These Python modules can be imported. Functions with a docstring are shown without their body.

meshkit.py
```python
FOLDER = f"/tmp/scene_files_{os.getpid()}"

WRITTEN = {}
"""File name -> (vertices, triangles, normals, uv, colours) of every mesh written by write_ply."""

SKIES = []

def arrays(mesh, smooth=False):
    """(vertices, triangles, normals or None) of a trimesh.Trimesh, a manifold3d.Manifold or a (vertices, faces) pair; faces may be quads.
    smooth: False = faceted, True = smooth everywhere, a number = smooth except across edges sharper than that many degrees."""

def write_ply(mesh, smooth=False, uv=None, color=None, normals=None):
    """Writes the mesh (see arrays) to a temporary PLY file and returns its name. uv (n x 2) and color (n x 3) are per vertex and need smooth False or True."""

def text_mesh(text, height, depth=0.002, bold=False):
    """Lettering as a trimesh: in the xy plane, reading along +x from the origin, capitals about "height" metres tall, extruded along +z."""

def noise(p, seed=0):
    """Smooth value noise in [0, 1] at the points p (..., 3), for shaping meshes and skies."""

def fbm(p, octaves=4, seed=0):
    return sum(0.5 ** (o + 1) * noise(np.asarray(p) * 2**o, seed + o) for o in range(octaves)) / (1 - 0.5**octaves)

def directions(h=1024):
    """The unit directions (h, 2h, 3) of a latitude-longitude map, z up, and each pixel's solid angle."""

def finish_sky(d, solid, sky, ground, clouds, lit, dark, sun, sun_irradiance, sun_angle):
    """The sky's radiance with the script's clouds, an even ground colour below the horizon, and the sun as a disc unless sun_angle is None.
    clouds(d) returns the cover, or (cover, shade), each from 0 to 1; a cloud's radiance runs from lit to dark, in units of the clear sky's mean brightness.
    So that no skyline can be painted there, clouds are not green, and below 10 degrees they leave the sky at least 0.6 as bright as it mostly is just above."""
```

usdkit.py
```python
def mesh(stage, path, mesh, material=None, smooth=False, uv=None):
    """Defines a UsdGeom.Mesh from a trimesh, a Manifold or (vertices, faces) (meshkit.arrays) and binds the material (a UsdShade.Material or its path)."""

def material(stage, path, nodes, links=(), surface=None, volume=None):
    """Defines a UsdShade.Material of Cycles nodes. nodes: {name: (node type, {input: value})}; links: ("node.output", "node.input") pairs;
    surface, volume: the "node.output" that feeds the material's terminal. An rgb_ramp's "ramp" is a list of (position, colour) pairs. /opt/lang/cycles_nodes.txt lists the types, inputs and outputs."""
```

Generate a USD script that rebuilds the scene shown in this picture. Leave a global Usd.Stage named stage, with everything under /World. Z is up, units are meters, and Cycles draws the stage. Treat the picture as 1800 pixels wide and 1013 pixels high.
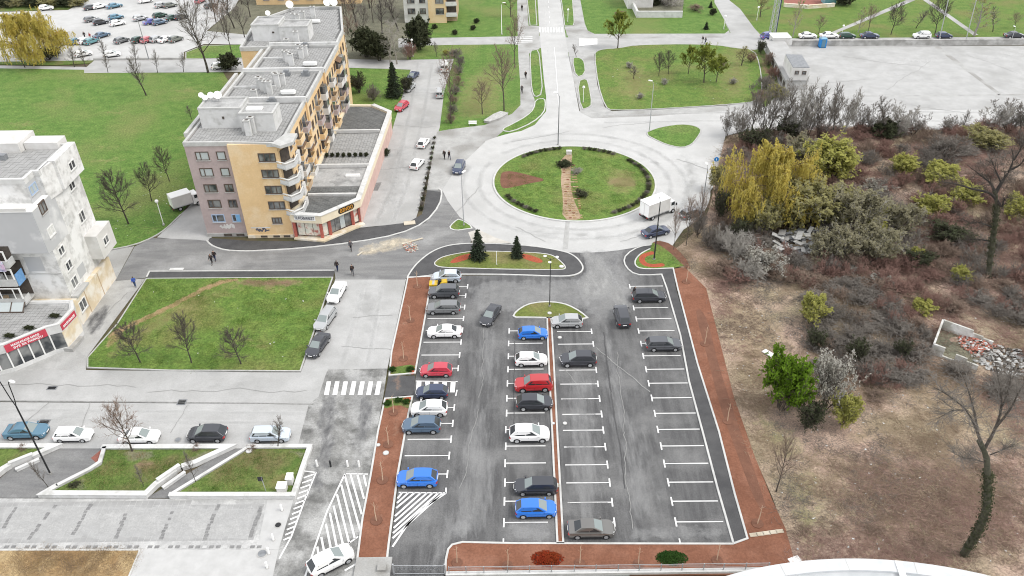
import math, random
import numpy as np
import trimesh, shapely
import shapely.geometry as sg
import manifold3d as m3
import meshkit, usdkit
from pxr import Usd, UsdGeom, UsdLux, UsdShade, Gf, Sdf, Vt

# ------------------------------------------------------------------ camera, sky, sun, exposure
stage = Usd.Stage.CreateInMemory()
UsdGeom.SetStageUpAxis(stage, UsdGeom.Tokens.z)
UsdGeom.SetStageMetersPerUnit(stage, 1.0)
UsdGeom.Xform.Define(stage, '/World')
UsdGeom.Scope.Define(stage, '/World/Looks')
EXPOSURE = 0.9
SKY, SUN, SUN_ANGLE = 0.10, 0.30, 25.0
SUN_ELEV, SUN_AZ = math.radians(52), math.radians(100)      # azimuth = atan2(x, y) of the direction towards the sun

FPX, PITCH, ROLL, CAM_H = 1385.777, 0.6114, -0.012837, 62.825   # a drone 63 m up looking down at 35 degrees
_fw = np.array([0, math.cos(PITCH), -math.sin(PITCH)])
_r0 = np.array([1.0, 0, 0]); _u0 = np.cross(_r0, _fw)
_rt = _r0 * math.cos(ROLL) + _u0 * math.sin(ROLL)
_up = -_r0 * math.sin(ROLL) + _u0 * math.cos(ROLL)
cam = UsdGeom.Camera.Define(stage, '/World/camera')
cam.CreateHorizontalApertureAttr(36.0); cam.CreateVerticalApertureAttr(20.25)
cam.CreateFocalLengthAttr(FPX * 36.0 / 1800.0)
cam.CreateClippingRangeAttr(Gf.Vec2f(0.5, 6000)); cam.CreateExposureAttr(EXPOSURE)
_m = np.eye(4); _m[0, :3], _m[1, :3], _m[2, :3], _m[3, :3] = _rt, _up, -_fw, (0, 0, CAM_H)
cam.AddTransformOp().Set(Gf.Matrix4d(*_m.ravel().tolist()))

dome = UsdLux.DomeLight.Define(stage, '/World/sky')
dome.GetPrim().SetCustomDataByKey('kind', 'structure')
_skymat = usdkit.material(stage, '/World/Looks/sky', {
    's': ('sky_texture', {'sky_type': 'single_scattering', 'sun_disc': False, 'sun_elevation': SUN_ELEV, 'sun_rotation': SUN_AZ,
                          'aerosol_density': 3.0, 'air_density': 1.0}),
    'tc': ('texture_coordinate', {}), 'mp': ('mapping', {'scale': (1, 1, 2.5)}),
    'n': ('noise_texture', {'scale': 2.2, 'detail': 6, 'roughness': 0.55}),
    'cr': ('rgb_ramp', {'ramp': [(0.25, (0.62, 0.63, 0.65)), (0.7, (1.0, 1.0, 1.0))]}),
    'k': ('mix', {'mix_type': 'multiply', 'fac': 1.0, 'color2': (9.0, 9.0, 9.1)}),
    'mx': ('mix', {'fac': 0.86}),
    'b': ('background_shader', {'strength': SKY})},
    [('tc.generated', 'mp.vector'), ('mp.vector', 'n.vector'), ('n.fac', 'cr.fac'), ('cr.color', 'k.color1'),
     ('s.color', 'mx.color1'), ('k.color', 'mx.color2'), ('mx.color', 'b.color')], surface='b.background')
UsdShade.MaterialBindingAPI.Apply(dome.GetPrim()).Bind(_skymat)
sun = UsdLux.DistantLight.Define(stage, '/World/sun')
sun.CreateNormalizeAttr(True); sun.CreateIntensityAttr(SUN); sun.CreateAngleAttr(SUN_ANGLE); sun.CreateColorAttr(Gf.Vec3f(1.0, 0.965, 0.91))
sun.AddRotateZOp().Set(-math.degrees(SUN_AZ)); sun.AddRotateXOp().Set(-(90 - math.degrees(SUN_ELEV)))

# ------------------------------------------------------------------ placing: from the photograph's pixels to points of the place
def G(u, v, z=0.0):
    d = _fw + ((u - 900) / FPX) * _rt - ((v - 506.5) / FPX) * _up
    t = (z - CAM_H) / d[2]
    return np.array([d[0] * t, d[1] * t, z])
def PX(p):
    d = np.asarray(p, float) - [0, 0, CAM_H]; z = d @ _fw
    return 900 + FPX * (d @ _rt) / z, 506.5 - FPX * (d @ _up) / z
def onY(u, v, Y):
    d = _fw + ((u - 900) / FPX) * _rt - ((v - 506.5) / FPX) * _up
    t = Y / d[1]; return d[0] * t, CAM_H + d[2] * t
def onX(u, v, X):
    d = _fw + ((u - 900) / FPX) * _rt - ((v - 506.5) / FPX) * _up
    t = X / d[0]; return d[1] * t, CAM_H + d[2] * t
def hgt(u, v, vtop):
    g = G(u, v); lo, hi = 0.0, 60.0
    for _ in range(40):
        m = (lo + hi) / 2
        if PX(g + [0, 0, m])[1] > vtop: lo = m
        else: hi = m
    return lo
def ppm(u, v):
    p = G(u, v); return PX(p + [0.5, 0, 0])[0] - PX(p - [0.5, 0, 0])[0]
def P2(pts, z=0.0):
    return [tuple(G(u, v, z)[:2]) for u, v in pts]
def chaikin(pts, n=2, closed=True):
    p = np.array(pts, float)
    for _ in range(n):
        if closed:
            q = np.roll(p, -1, 0); p = np.stack([p * .75 + q * .25, p * .25 + q * .75], 1).reshape(-1, 2)
        else:
            a, b = p[:-1], p[1:]
            mid = np.stack([a * .75 + b * .25, a * .25 + b * .75], 1).reshape(-1, 2)
            p = np.vstack([p[:1], mid[1:-1], p[-1:]])
    return [tuple(x) for x in p]

# ------------------------------------------------------------------ naming
_count = {}
def uniq(parent, base):
    k = (parent, base); n = _count.get(k, 0); _count[k] = n + 1
    return f'{parent}/{base}' if n == 0 else f'{parent}/{base}_{n:03d}'
def tag(prim, label=None, cat=None, group=None, kind=None):
    for k, v in (('label', label), ('category', cat), ('group', group), ('kind', kind)):
        if v: prim.SetCustomDataByKey(k, v)
    return prim
def thing(name, label=None, cat=None, loc=(0, 0, 0), rot=0.0, scale=None, group=None, kind=None):
    x = UsdGeom.Xform.Define(stage, uniq('/World', name))
    x.AddTranslateOp().Set(Gf.Vec3d(*map(float, loc)))
    if rot: x.AddRotateZOp().Set(math.degrees(rot))
    if scale is not None: x.AddScaleOp().Set(Gf.Vec3f(*map(float, scale if np.ndim(scale) else (scale,) * 3)))
    return tag(x.GetPrim(), label, cat, group, kind)
def part(parent, name, mesh, mat, smooth=False, label=None, kind=None):
    path = str(parent.GetPath()) if not isinstance(parent, str) else parent
    m = usdkit.mesh(stage, uniq(path, name), mesh, LOOK[mat], smooth=smooth)
    return tag(m.GetPrim(), label, None, None, kind)
def solo(name, mesh, mat, label=None, cat=None, group=None, kind=None, smooth=False):
    return tag(part('/World', name, mesh, mat, smooth), label, cat, group, kind)
_class = {}
def proto(name, build):
    """A class prim whose children are a thing's parts; copies refer to it."""
    if name not in _class:
        c = stage.CreateClassPrim('/World/kind_' + name)
        _class[name] = c.GetPath()
        build(c)
    return _class[name]
def copy(name, path, loc, rot=0.0, scale=None, label=None, cat=None, group=None):
    t = thing(name, label, cat, loc, rot, scale, group)
    t.GetReferences().AddInternalReference(path); t.SetInstanceable(True)
    return t

# ------------------------------------------------------------------ shapes as (vertices, triangles)
def cat(parts):
    vs, fs, n = [], [], 0
    for v, f in parts:
        v = np.asarray(v, float); vs.append(v); fs.append(np.asarray(f, int) + n); n += len(v)
    return (np.vstack(vs), np.vstack(fs)) if vs else (np.zeros((0, 3)), np.zeros((0, 3), int))
_BF = np.array([[0, 2, 1], [0, 3, 2], [4, 5, 6], [4, 6, 7], [0, 1, 5], [0, 5, 4], [1, 2, 6], [1, 6, 5], [2, 3, 7], [2, 7, 6], [3, 0, 4], [3, 4, 7]])
def box(x0, x1, y0, y1, z0, z1):
    return np.array([[x0, y0, z0], [x1, y0, z0], [x1, y1, z0], [x0, y1, z0], [x0, y0, z1], [x1, y0, z1], [x1, y1, z1], [x0, y1, z1]], float), _BF
def obox(c, ax, l, w, z0, z1):
    """a box of length l along the direction ax (2-vector), width w, centred at c."""
    a = np.array(ax, float); a /= np.linalg.norm(a); b = np.array([-a[1], a[0]]); c = np.array(c[:2], float)
    q = [c - a * l / 2 - b * w / 2, c + a * l / 2 - b * w / 2, c + a * l / 2 + b * w / 2, c - a * l / 2 + b * w / 2]
    return np.array([[*p, z0] for p in q] + [[*p, z1] for p in q]), _BF
def tri(poly):
    v, f = trimesh.creation.triangulate_polygon(poly, engine='earcut')
    return v, f
def polys(g):
    if g.is_empty: return []
    return [p for p in (getattr(g, 'geoms', None) or [g]) if isinstance(p, sg.Polygon) and p.area > 1e-4]
def flat(poly, z):
    out = []
    for p in polys(poly):
        v, f = tri(p)
        a, b, c = v[f[:, 0]], v[f[:, 1]], v[f[:, 2]]
        s = (b - a)[:, 0] * (c - a)[:, 1] - (b - a)[:, 1] * (c - a)[:, 0]
        f = np.where((s < 0)[:, None], f[:, ::-1], f)
        out.append((np.column_stack([v, np.full(len(v), z)]), f))
    return cat(out)
def prism(poly, z0, z1):
    out = []
    for p in polys(poly):
        m = trimesh.creation.extrude_polygon(sg.polygon.orient(p), z1 - z0, engine='earcut'); out.append((m.vertices + [0, 0, z0], m.faces))
    return cat(out)
def Pg(pts): 
    p = sg.Polygon(pts)
    return p if p.is_valid else p.buffer(0)
def tube(pts, rad, k=6, cap=True):
    pts = np.asarray(pts, float); n = len(pts); rad = np.broadcast_to(rad, n)
    d = np.gradient(pts, axis=0); d /= np.maximum(np.linalg.norm(d, axis=1, keepdims=True), 1e-9)
    ref = np.where(np.abs(d[:, 2:3]) > 0.9, [[1.0, 0, 0]], [[0, 0, 1.0]])
    a = np.cross(d, ref); a /= np.maximum(np.linalg.norm(a, axis=1, keepdims=True), 1e-9); b = np.cross(d, a)
    th = np.arange(k) * 2 * np.pi / k
    v = pts[:, None] + rad[:, None, None] * (np.cos(th)[None, :, None] * a[:, None] + np.sin(th)[None, :, None] * b[:, None])
    v = v.reshape(-1, 3); f = []
    for i in range(n - 1):
        for j in range(k):
            p, q = i * k + j, i * k + (j + 1) % k
            f += [[p, q, q + k], [p, q + k, p + k]]
    if cap:
        for base, o in ((0, 1), ((n - 1) * k, -1)):
            for j in range(1, k - 1): f.append([base, base + j, base + j + 1][::o])
    return v, np.array(f)
def disc(c, r, z0, z1, k=20):
    return prism(sg.Point(*c[:2]).buffer(r, quad_segs=max(2, k // 4)), z0, z1)
def ball(c, r, n=2, s=(1, 1, 1)):
    m = trimesh.creation.icosphere(n, 1.0); return m.vertices * np.array(s) * r + np.array(c), m.faces
def hull(pts):
    m = trimesh.convex.convex_hull(np.asarray(pts, float)); return m.vertices, m.faces
def man(m):
    a = m.to_mesh(); return np.array(a.vert_properties[:, :3]), np.array(a.tri_verts)
def xf(vf, rot=0.0, loc=(0, 0, 0), s=1.0):
    v, f = vf; c, q = math.cos(rot), math.sin(rot)
    v = np.asarray(v, float) * s
    return np.column_stack([v[:, 0] * c - v[:, 1] * q, v[:, 0] * q + v[:, 1] * c, v[:, 2]]) + np.array(loc, float), f
def noisy(vf, amp, sc, seed=0):
    v, f = vf; v = np.asarray(v, float)
    d = np.stack([meshkit.fbm(v * sc + 17.3 * k, 3, seed + k) - .5 for k in range(3)], -1)
    return v + d * 2 * amp, f
def slab(pts, th):
    """a quad in space given a thickness along its normal (outwards)."""
    p = np.asarray(pts, float); n = np.cross(p[1] - p[0], p[3] - p[0]); n /= np.linalg.norm(n)
    return np.vstack([p, p + n * th]), _BF

# ------------------------------------------------------------------ materials
LOOK = {}
def srgb(r, g, b):
    return tuple(((c / 255) / 12.92 if c / 255 <= 0.04045 else ((c / 255 + 0.055) / 1.055) ** 2.4) for c in (r, g, b))
def M(name, c, c2=None, scale=1.0, rough=0.8, metal=0.0, coat=0.0, spec=0.3, fine=None, bump=0.0, bscale=20.0, stretch=None, lo=0.35, hi=0.65, obj=False,
      c3=None, scale3=0.1, lo3=.45, hi3=.6, detail=5, rnd=0.0):
    """A principled surface whose colour wanders from c to c2 in noise (and to c3 in larger patches); fine: strength of a fine grain."""
    n = {'g': ('geometry', {}) if not obj else ('texture_coordinate', {}), 'p': ('principled_bsdf', {'roughness': rough, 'metallic': metal, 'coat_weight': coat, 'specular_ior_level': spec, 'base_color': c})}
    src = 'g.position' if not obj else 'g.object'; l = []
    col = None
    if c2 is not None:
        n['mp'] = ('mapping', {'scale': stretch or (1, 1, 1)}); l.append((src, 'mp.vector'))
        n['n'] = ('noise_texture', {'scale': scale, 'detail': detail, 'roughness': 0.6}); l.append(('mp.vector', 'n.vector'))
        n['r'] = ('rgb_ramp', {'ramp': [(lo, c), (hi, c2)]}); l.append(('n.fac', 'r.fac')); col = 'r.color'
    if c3 is not None:
        n['n3'] = ('noise_texture', {'scale': scale3, 'detail': 5, 'roughness': 0.55}); l.append((src, 'n3.vector'))
        n['r3'] = ('rgb_ramp', {'ramp': [(lo3, (0, 0, 0)), (hi3, (1, 1, 1))]}); l.append(('n3.fac', 'r3.fac'))
        n['m3'] = ('mix', {'color1': c, 'color2': c3}); l.append(('r3.color', 'm3.fac'))
        if col: l.append((col, 'm3.color1'))
        col = 'm3.color'
    if fine:
        n['nf'] = ('noise_texture', {'scale': bscale, 'detail': 3, 'roughness': 0.7}); l.append((src, 'nf.vector'))
        n['rf'] = ('rgb_ramp', {'ramp': [(0.3, (1 - fine,) * 3), (0.7, (1 + fine,) * 3)]}); l.append(('nf.fac', 'rf.fac'))
        n['mf'] = ('mix', {'mix_type': 'multiply', 'fac': 1.0, 'color1': c}); l.append(('rf.color', 'mf.color2'))
        if col: l.append((col, 'mf.color1'))
        col = 'mf.color'
    if rnd:
        n['oi'] = ('object_info', {}); n['rr'] = ('rgb_ramp', {'ramp': [(0, (1 - rnd,) * 3), (1, (1 + rnd,) * 3)]}); l.append(('oi.random', 'rr.fac'))
        n['mr'] = ('mix', {'mix_type': 'multiply', 'fac': 1.0, 'color1': c}); l.append(('rr.color', 'mr.color2'))
        if col: l.append((col, 'mr.color1'))
        col = 'mr.color'
    if col: l.append((col, 'p.base_color'))
    if bump:
        n['nb'] = ('noise_texture', {'scale': bscale, 'detail': 4, 'roughness': 0.6}); l.append((src, 'nb.vector'))
        n['bp'] = ('bump', {'strength': bump, 'distance': 0.05}); l += [('nb.fac', 'bp.height'), ('bp.normal', 'p.normal')]
    LOOK[name] = usdkit.material(stage, '/World/Looks/' + name, n, l, surface='p.BSDF')
def LEAF(name, c, c2, var=.3, tr=0.0):
    """Leaves and twigs: two tones in the air of the place, every leaf a little lighter or darker; tr: the share of light that passes through a leaf."""
    n = {'g': ('geometry', {}), 'n': ('noise_texture', {'scale': 0.9, 'detail': 3}), 'r': ('rgb_ramp', {'ramp': [(.3, c), (.7, c2)]}),
         'i': ('rgb_ramp', {'ramp': [(0, (1 - var,) * 3), (1, (1 + var,) * 3)]}), 'm': ('mix', {'mix_type': 'multiply', 'fac': 1.0}), 'd': ('diffuse_bsdf', {})}
    l = [('g.position', 'n.vector'), ('n.fac', 'r.fac'), ('g.random_per_island', 'i.fac'), ('r.color', 'm.color1'), ('i.color', 'm.color2'), ('m.color', 'd.color')]
    if tr:
        n['t'] = ('translucent_bsdf', {}); n['x'] = ('mix_closure', {'fac': tr}); l += [('m.color', 't.color'), ('d.BSDF', 'x.closure1'), ('t.BSDF', 'x.closure2')]
    LOOK[name] = usdkit.material(stage, '/World/Looks/' + name, n, l, surface='x.closure' if tr else 'd.BSDF')

# ground surfaces
M('earth', (.11, .085, .055), (.075, .075, .035), .5, .95, fine=.3)
M('concrete', (.355, .355, .347), (.425, .425, .417), .35, .85, c3=(.315, .315, .305), scale3=.09, lo3=.52, hi3=.7, fine=.08, bscale=6)
M('concrete_pale', (.43, .43, .42), (.495, .495, .485), .3, .85, c3=(.40, .40, .39), scale3=.06, lo3=.5, hi3=.68, fine=.06, bscale=5)
M('concrete_old', (.33, .33, .32), (.42, .42, .408), .6, .9, c3=(.27, .265, .25), scale3=.15, lo3=.5, hi3=.62, fine=.12, bscale=7)
M('slab_joint', (.2, .2, .19), (.3, .3, .29), 2, .9)
M('asphalt', (.082, .082, .083), (.125, .125, .125), .5, .85, c3=(.20, .20, .197), scale3=.16, lo3=.47, hi3=.72, fine=.25, bscale=9, stretch=(2.6, .3, 1), lo=.38, hi=.62)
M('asphalt_new', (.066, .066, .068), (.09, .09, .091), .6, .85, fine=.22, bscale=10)
M('asphalt_dusty', (.085, .085, .085), (.17, .17, .165), .45, .85, c3=(.25, .25, .243), scale3=.22, lo3=.47, hi3=.66, fine=.2, bscale=7, stretch=(1.6, .5, 1))
M('asphalt_worn', (.12, .12, .115), (.26, .26, .25), .5, .88, c3=(.36, .36, .35), scale3=.35, lo3=.46, hi3=.62, fine=.22, bscale=6)
M('road_grey', (.16, .16, .16), (.22, .22, .215), .4, .85, c3=(.30, .30, .295), scale3=.15, lo3=.5, hi3=.7, fine=.15, bscale=7, stretch=(.4, 2.2, 1))
M('road_swept', (.26, .26, .255), (.17, .17, .168), .4, .85, c3=(.34, .34, .33), scale3=.25, lo3=.45, hi3=.65, fine=.18, bscale=7, stretch=(2.0, .4, 1))
M('dust', (.40, .38, .34), (.52, .50, .46), .6, .95, fine=.12)
M('paint', (.74, .74, .73), (.66, .66, .65), 1.5, .7, fine=.06)
M('paint_yellow', (.75, .60, .05), (.6, .48, .05), 2, .7)
M('kerb', (.46, .46, .445), (.56, .56, .54), 1.2, .85, fine=.1)
M('kerb_old', (.36, .36, .34), (.46, .46, .44), 1.0, .9, fine=.12)
M('grass', (.072, .148, .026), (.125, .205, .044), .55, .95, c3=(.15, .185, .055), scale3=.07, lo3=.48, hi3=.68, fine=.42, bscale=3.0, detail=9)
M('grass_fresh', (.082, .150, .027), (.130, .192, .040), .6, .95, c3=(.15, .165, .05), scale3=.10, lo3=.5, hi3=.66, fine=.42, bscale=3.5, detail=9)
M('grass_olive', (.100, .130, .028), (.145, .170, .042), .3, .95, c3=(.18, .165, .065), scale3=.16, lo3=.5, hi3=.66, fine=.32, bscale=4)
M('grass_deep', (.080, .130, .028), (.120, .168, .040), .5, .95, c3=(.13, .125, .05), scale3=.25, lo3=.48, hi3=.66, fine=.36, bscale=4)
M('scrub_soil', (.30, .215, .17), (.40, .30, .235), .45, .98, c3=(.27, .225, .15), scale3=.09, lo3=.45, hi3=.62, fine=.45, bscale=5, bump=.8)
M('straw', (.42, .335, .225), (.28, .215, .14), .6, .98, fine=.4, bscale=5, bump=.8)
M('wood_floor', (.12, .12, .085), (.175, .17, .12), .4, .98, fine=.35, bscale=4)
M('soil', (.215, .095, .058), (.175, .076, .046), .5, .98, c3=(.25, .12, .078), scale3=.3, lo3=.5, hi3=.68, fine=.2, bscale=5, bump=.4)
M('soil_dark', (.14, .068, .045), (.19, .092, .060), .8, .98, fine=.25, bump=.4)
M('flower_red', (.40, .085, .040), (.27, .075, .04), 3, .9, fine=.3, bscale=8, bump=.8)
M('trodden', (.36, .24, .14), (.22, .17, .07), .7, .98, fine=.3)
M('brown_grass', (.32, .215, .105), (.245, .160, .078), .8, .98, c3=(.37, .275, .15), scale3=.35, fine=.35, bscale=5, bump=.6)
M('brick_path', (.30, .205, .13), (.40, .30, .21), 1.6, .95, fine=.25)
M('plaza_stone', (.33, .33, .325), (.42, .42, .413), .9, .85, c3=(.48, .48, .47), scale3=.5, lo3=.48, hi3=.62, fine=.14, bscale=5)
M('plaza_plain', (.42, .42, .412), (.48, .48, .472), .8, .85, fine=.07)
M('plaza_dark', (.17, .17, .17), (.24, .24, .235), 2, .85, fine=.15)
M('clay_red', (.30, .115, .085), (.24, .10, .08), 2, .9, fine=.2)

def SOFT(name, c, c2, scale=.6, nscale=.5, amount=1.0, sharp=.25, stretch=(1, 1, 1), fine=.2):
    """dust, worn or thin cover: lies on another surface, thins out towards its own ragged edge (the mesh says how far inside a point is)."""
    LOOK[name] = usdkit.material(stage, '/World/Looks/' + name, {
        'g': ('geometry', {}), 'mp': ('mapping', {'scale': stretch}), 'n': ('noise_texture', {'scale': scale, 'detail': 5, 'roughness': .65}), 'r': ('rgb_ramp', {'ramp': [(.35, c), (.65, c2)]}),
        'f': ('noise_texture', {'scale': 7, 'detail': 3, 'roughness': .7}), 'rf': ('rgb_ramp', {'ramp': [(.3, (1 - fine,) * 3), (.7, (1 + fine,) * 3)]}), 'mf': ('mix', {'mix_type': 'multiply', 'fac': 1.0}),
        'a': ('attribute', {'attribute': 'edge'}), 'n2': ('noise_texture', {'scale': nscale, 'detail': 7, 'roughness': .68}), 'ad': ('math', {'math_type': 'multiply_add', 'value2': .5}), 'mr': ('map_range', {'from_min': .93 - sharp, 'from_max': .93 + sharp, 'to_min': 0.0, 'to_max': amount, 'clamp': True}),
        't': ('transparent_bsdf', {'color': (1, 1, 1)}), 'p': ('principled_bsdf', {'roughness': .9, 'specular_ior_level': .2}), 'm': ('mix_closure', {})},
        [('g.position', 'mp.vector'), ('mp.vector', 'n.vector'), ('mp.vector', 'n2.vector'), ('g.position', 'f.vector'), ('n.fac', 'r.fac'), ('f.fac', 'rf.fac'), ('r.color', 'mf.color1'), ('rf.color', 'mf.color2'), ('mf.color', 'p.base_color'),
         ('a.fac', 'ad.value1'), ('n2.fac', 'ad.value3'), ('ad.value', 'mr.value'), ('mr.result', 'm.fac'), ('t.BSDF', 'm.closure1'), ('p.BSDF', 'm.closure2')], surface='m.closure')
def soft(name, pts, z, mat, edge=2.0, smooth=2, step=.6, world=False, hgt_fn=None, cut=None):
    """a patch of SOFT material over a pixel outline; edge: the metres over which it thins out."""
    from scipy.spatial import Delaunay
    w = pts if world else P2(pts)
    p = Pg(chaikin(w, smooth) if smooth else w)
    if cut is not None: p = p.intersection(cut)
    for p in polys(p):
        b = p.bounds; X, Y = np.meshgrid(np.arange(b[0], b[2] + step, step), np.arange(b[1], b[3] + step, step)); q = np.column_stack([X.ravel(), Y.ravel()])
        q = q[shapely.contains_xy(p.buffer(-.05), q[:, 0], q[:, 1])]
        q = np.vstack([np.array([p.exterior.interpolate(t).coords[0] for t in np.arange(0, p.exterior.length, step)]), q])
        d = Delaunay(q); c = q[d.simplices].mean(1); f = d.simplices[shapely.contains_xy(p, c[:, 0], c[:, 1])]
        e = np.clip(shapely.distance(p.exterior, shapely.points(q)) / edge, 0, 1)
        zz = np.full(len(q), z) if hgt_fn is None else hgt_fn(q) + z
        a, b_, c_ = q[f[:, 0]], q[f[:, 1]], q[f[:, 2]]; s = (b_ - a)[:, 0] * (c_ - a)[:, 1] - (b_ - a)[:, 1] * (c_ - a)[:, 0]; f = np.where((s < 0)[:, None], f[:, ::-1], f)
        m = usdkit.mesh(stage, uniq('/World', name), (np.column_stack([q, zz]), f), LOOK[mat]); tag(m.GetPrim(), kind='structure')
        UsdGeom.PrimvarsAPI(m).CreatePrimvar('edge', Sdf.ValueTypeNames.FloatArray, 'vertex').Set(Vt.FloatArray.FromNumpy(e.astype(np.float32)))
SOFT('dust_pale', (.25, .25, .245), (.33, .33, .323), .5, .7, .65, .28)
SOFT('dust_streak', (.20, .20, .196), (.28, .28, .274), .6, .6, .6, .3, (2.4, .4, 1))
SOFT('swept', (.33, .33, .322), (.26, .26, .255), .5, .4, .95, .2, (1.6, .6, 1))
SOFT('tar_dark', (.085, .085, .087), (.12, .12, .121), .6, .9, .8, .18, (1.5, .6, 1))
SOFT('track', (.36, .36, .35), (.40, .40, .39), .6, .35, .6, .35)
SOFT('stain', (.31, .31, .30), (.36, .36, .35), .6, .5, .6, .25)
SOFT('sand_soft', (.55, .49, .38), (.43, .38, .30), .9, .8, 1.0, .18)
SOFT('trodden_soft', (.40, .28, .165), (.27, .20, .09), .8, 1.2, 1.0, .2)
SOFT('thin_grass', (.22, .19, .085), (.17, .17, .06), .8, .9, .8, .3)
SOFT('bare_soil', (.20, .125, .085), (.26, .17, .12), .8, .9, .9, .25)
SOFT('straw_soft', (.44, .35, .24), (.30, .235, .155), .9, .9, 1.0, .25, fine=.35)
SOFT('moss', (.26, .26, .12), (.33, .30, .16), .9, .8, .9, .3, fine=.35)
SOFT('bramble_red', (.37, .25, .21), (.29, .195, .16), .8, .7, 1.0, .3, fine=.4)
SOFT('earth_dark', (.20, .175, .135), (.26, .23, .175), .8, .7, .9, .3, fine=.3)
M('bark', (.10, .085, .07), (.06, .05, .042), 3, .95)
M('bark_dark', (.045, .040, .034), (.075, .066, .055), 3, .95)
M('bark_pale', (.32, .30, .27), (.20, .18, .16), 3, .9)
M('bark_ivy', (.045, .045, .032), (.085, .082, .055), 3, .95)
M('bark_black', (.030, .027, .024), (.05, .045, .04), 3, .95)
LEAF('twig_grey', (.30, .275, .245), (.22, .195, .17))
LEAF('twig_dark', (.115, .10, .088), (.155, .135, .115))
LEAF('twig_brown', (.36, .275, .215), (.27, .20, .16))
LEAF('twig_red', (.37, .235, .195), (.29, .18, .15))
LEAF('twig_pale', (.50, .475, .43), (.38, .36, .32))
LEAF('leaf_olive', (.60, .565, .26), (.50, .47, .22), .4, 0.45)
LEAF('leaf_lime', (.42, .47, .10), (.30, .36, .08), .35, 0.45)
LEAF('leaf_bright', (.25, .42, .045), (.18, .32, .035), .4, 0.4)
LEAF('leaf_dark', (.085, .10, .058), (.12, .13, .075), .4, 0.2)
LEAF('leaf_willow', (.80, .65, .16), (.70, .62, .18), .3, 0.45)
LEAF('leaf_blossom', (.70, .68, .62), (.56, .54, .46), .3, 0.4)
LEAF('leaf_greyolive', (.54, .505, .33), (.43, .40, .26), .4, 0.45)
LEAF('leaf_spruce', (.060, .085, .055), (.085, .105, .066), .4)
LEAF('leaf_red', (.45, .06, .03), (.36, .08, .03), .35, 0.3)
LEAF('leaf_green', (.04, .10, .025), (.07, .14, .035), .35, 0.3)
LEAF('leaf_yellowgreen', (.56, .57, .17), (.66, .64, .20), .35, 0.45)
LEAF('dry_stalk', (.48, .37, .26), (.37, .275, .20), .35)
LEAF('dry_red', (.40, .265, .22), (.47, .32, .265), .3)
LEAF('dry_straw', (.60, .49, .35), (.48, .38, .265), .3)
LEAF('grass_blade', (.10, .21, .035), (.15, .27, .05), .35)
M('wall_cream', (.68, .49, .27), (.64, .45, .24), .4, .85, c3=(.70, .54, .34), scale3=.25, fine=.05, bscale=4)
M('wall_purple', (.43, .355, .345), (.38, .31, .30), .5, .85, fine=.06, bscale=3)
M('wall_white', (.64, .63, .61), (.56, .55, .525), .6, .85, c3=(.48, .47, .44), scale3=.35, lo3=.55, hi3=.7, fine=.05)
M('wall_patchy', (.66, .655, .64), (.47, .465, .45), .9, .88, lo=.44, hi=.60, c3=(.72, .72, .71), scale3=.5, lo3=.5, hi3=.62, fine=.08)
M('wall_grey', (.46, .465, .47), (.43, .435, .44), .3, .88, c3=(.62, .62, .615), scale3=.2, lo3=.58, hi3=.68, fine=.03)
M('wall_beige', (.66, .56, .40), (.55, .46, .32), .7, .9, c3=(.70, .66, .58), scale3=.6, fine=.1)
M('wall_tan', (.48, .36, .24), (.42, .31, .20), .8, .9)
M('fascia', (.72, .64, .48), (.66, .58, .44), .6, .8)
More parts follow.
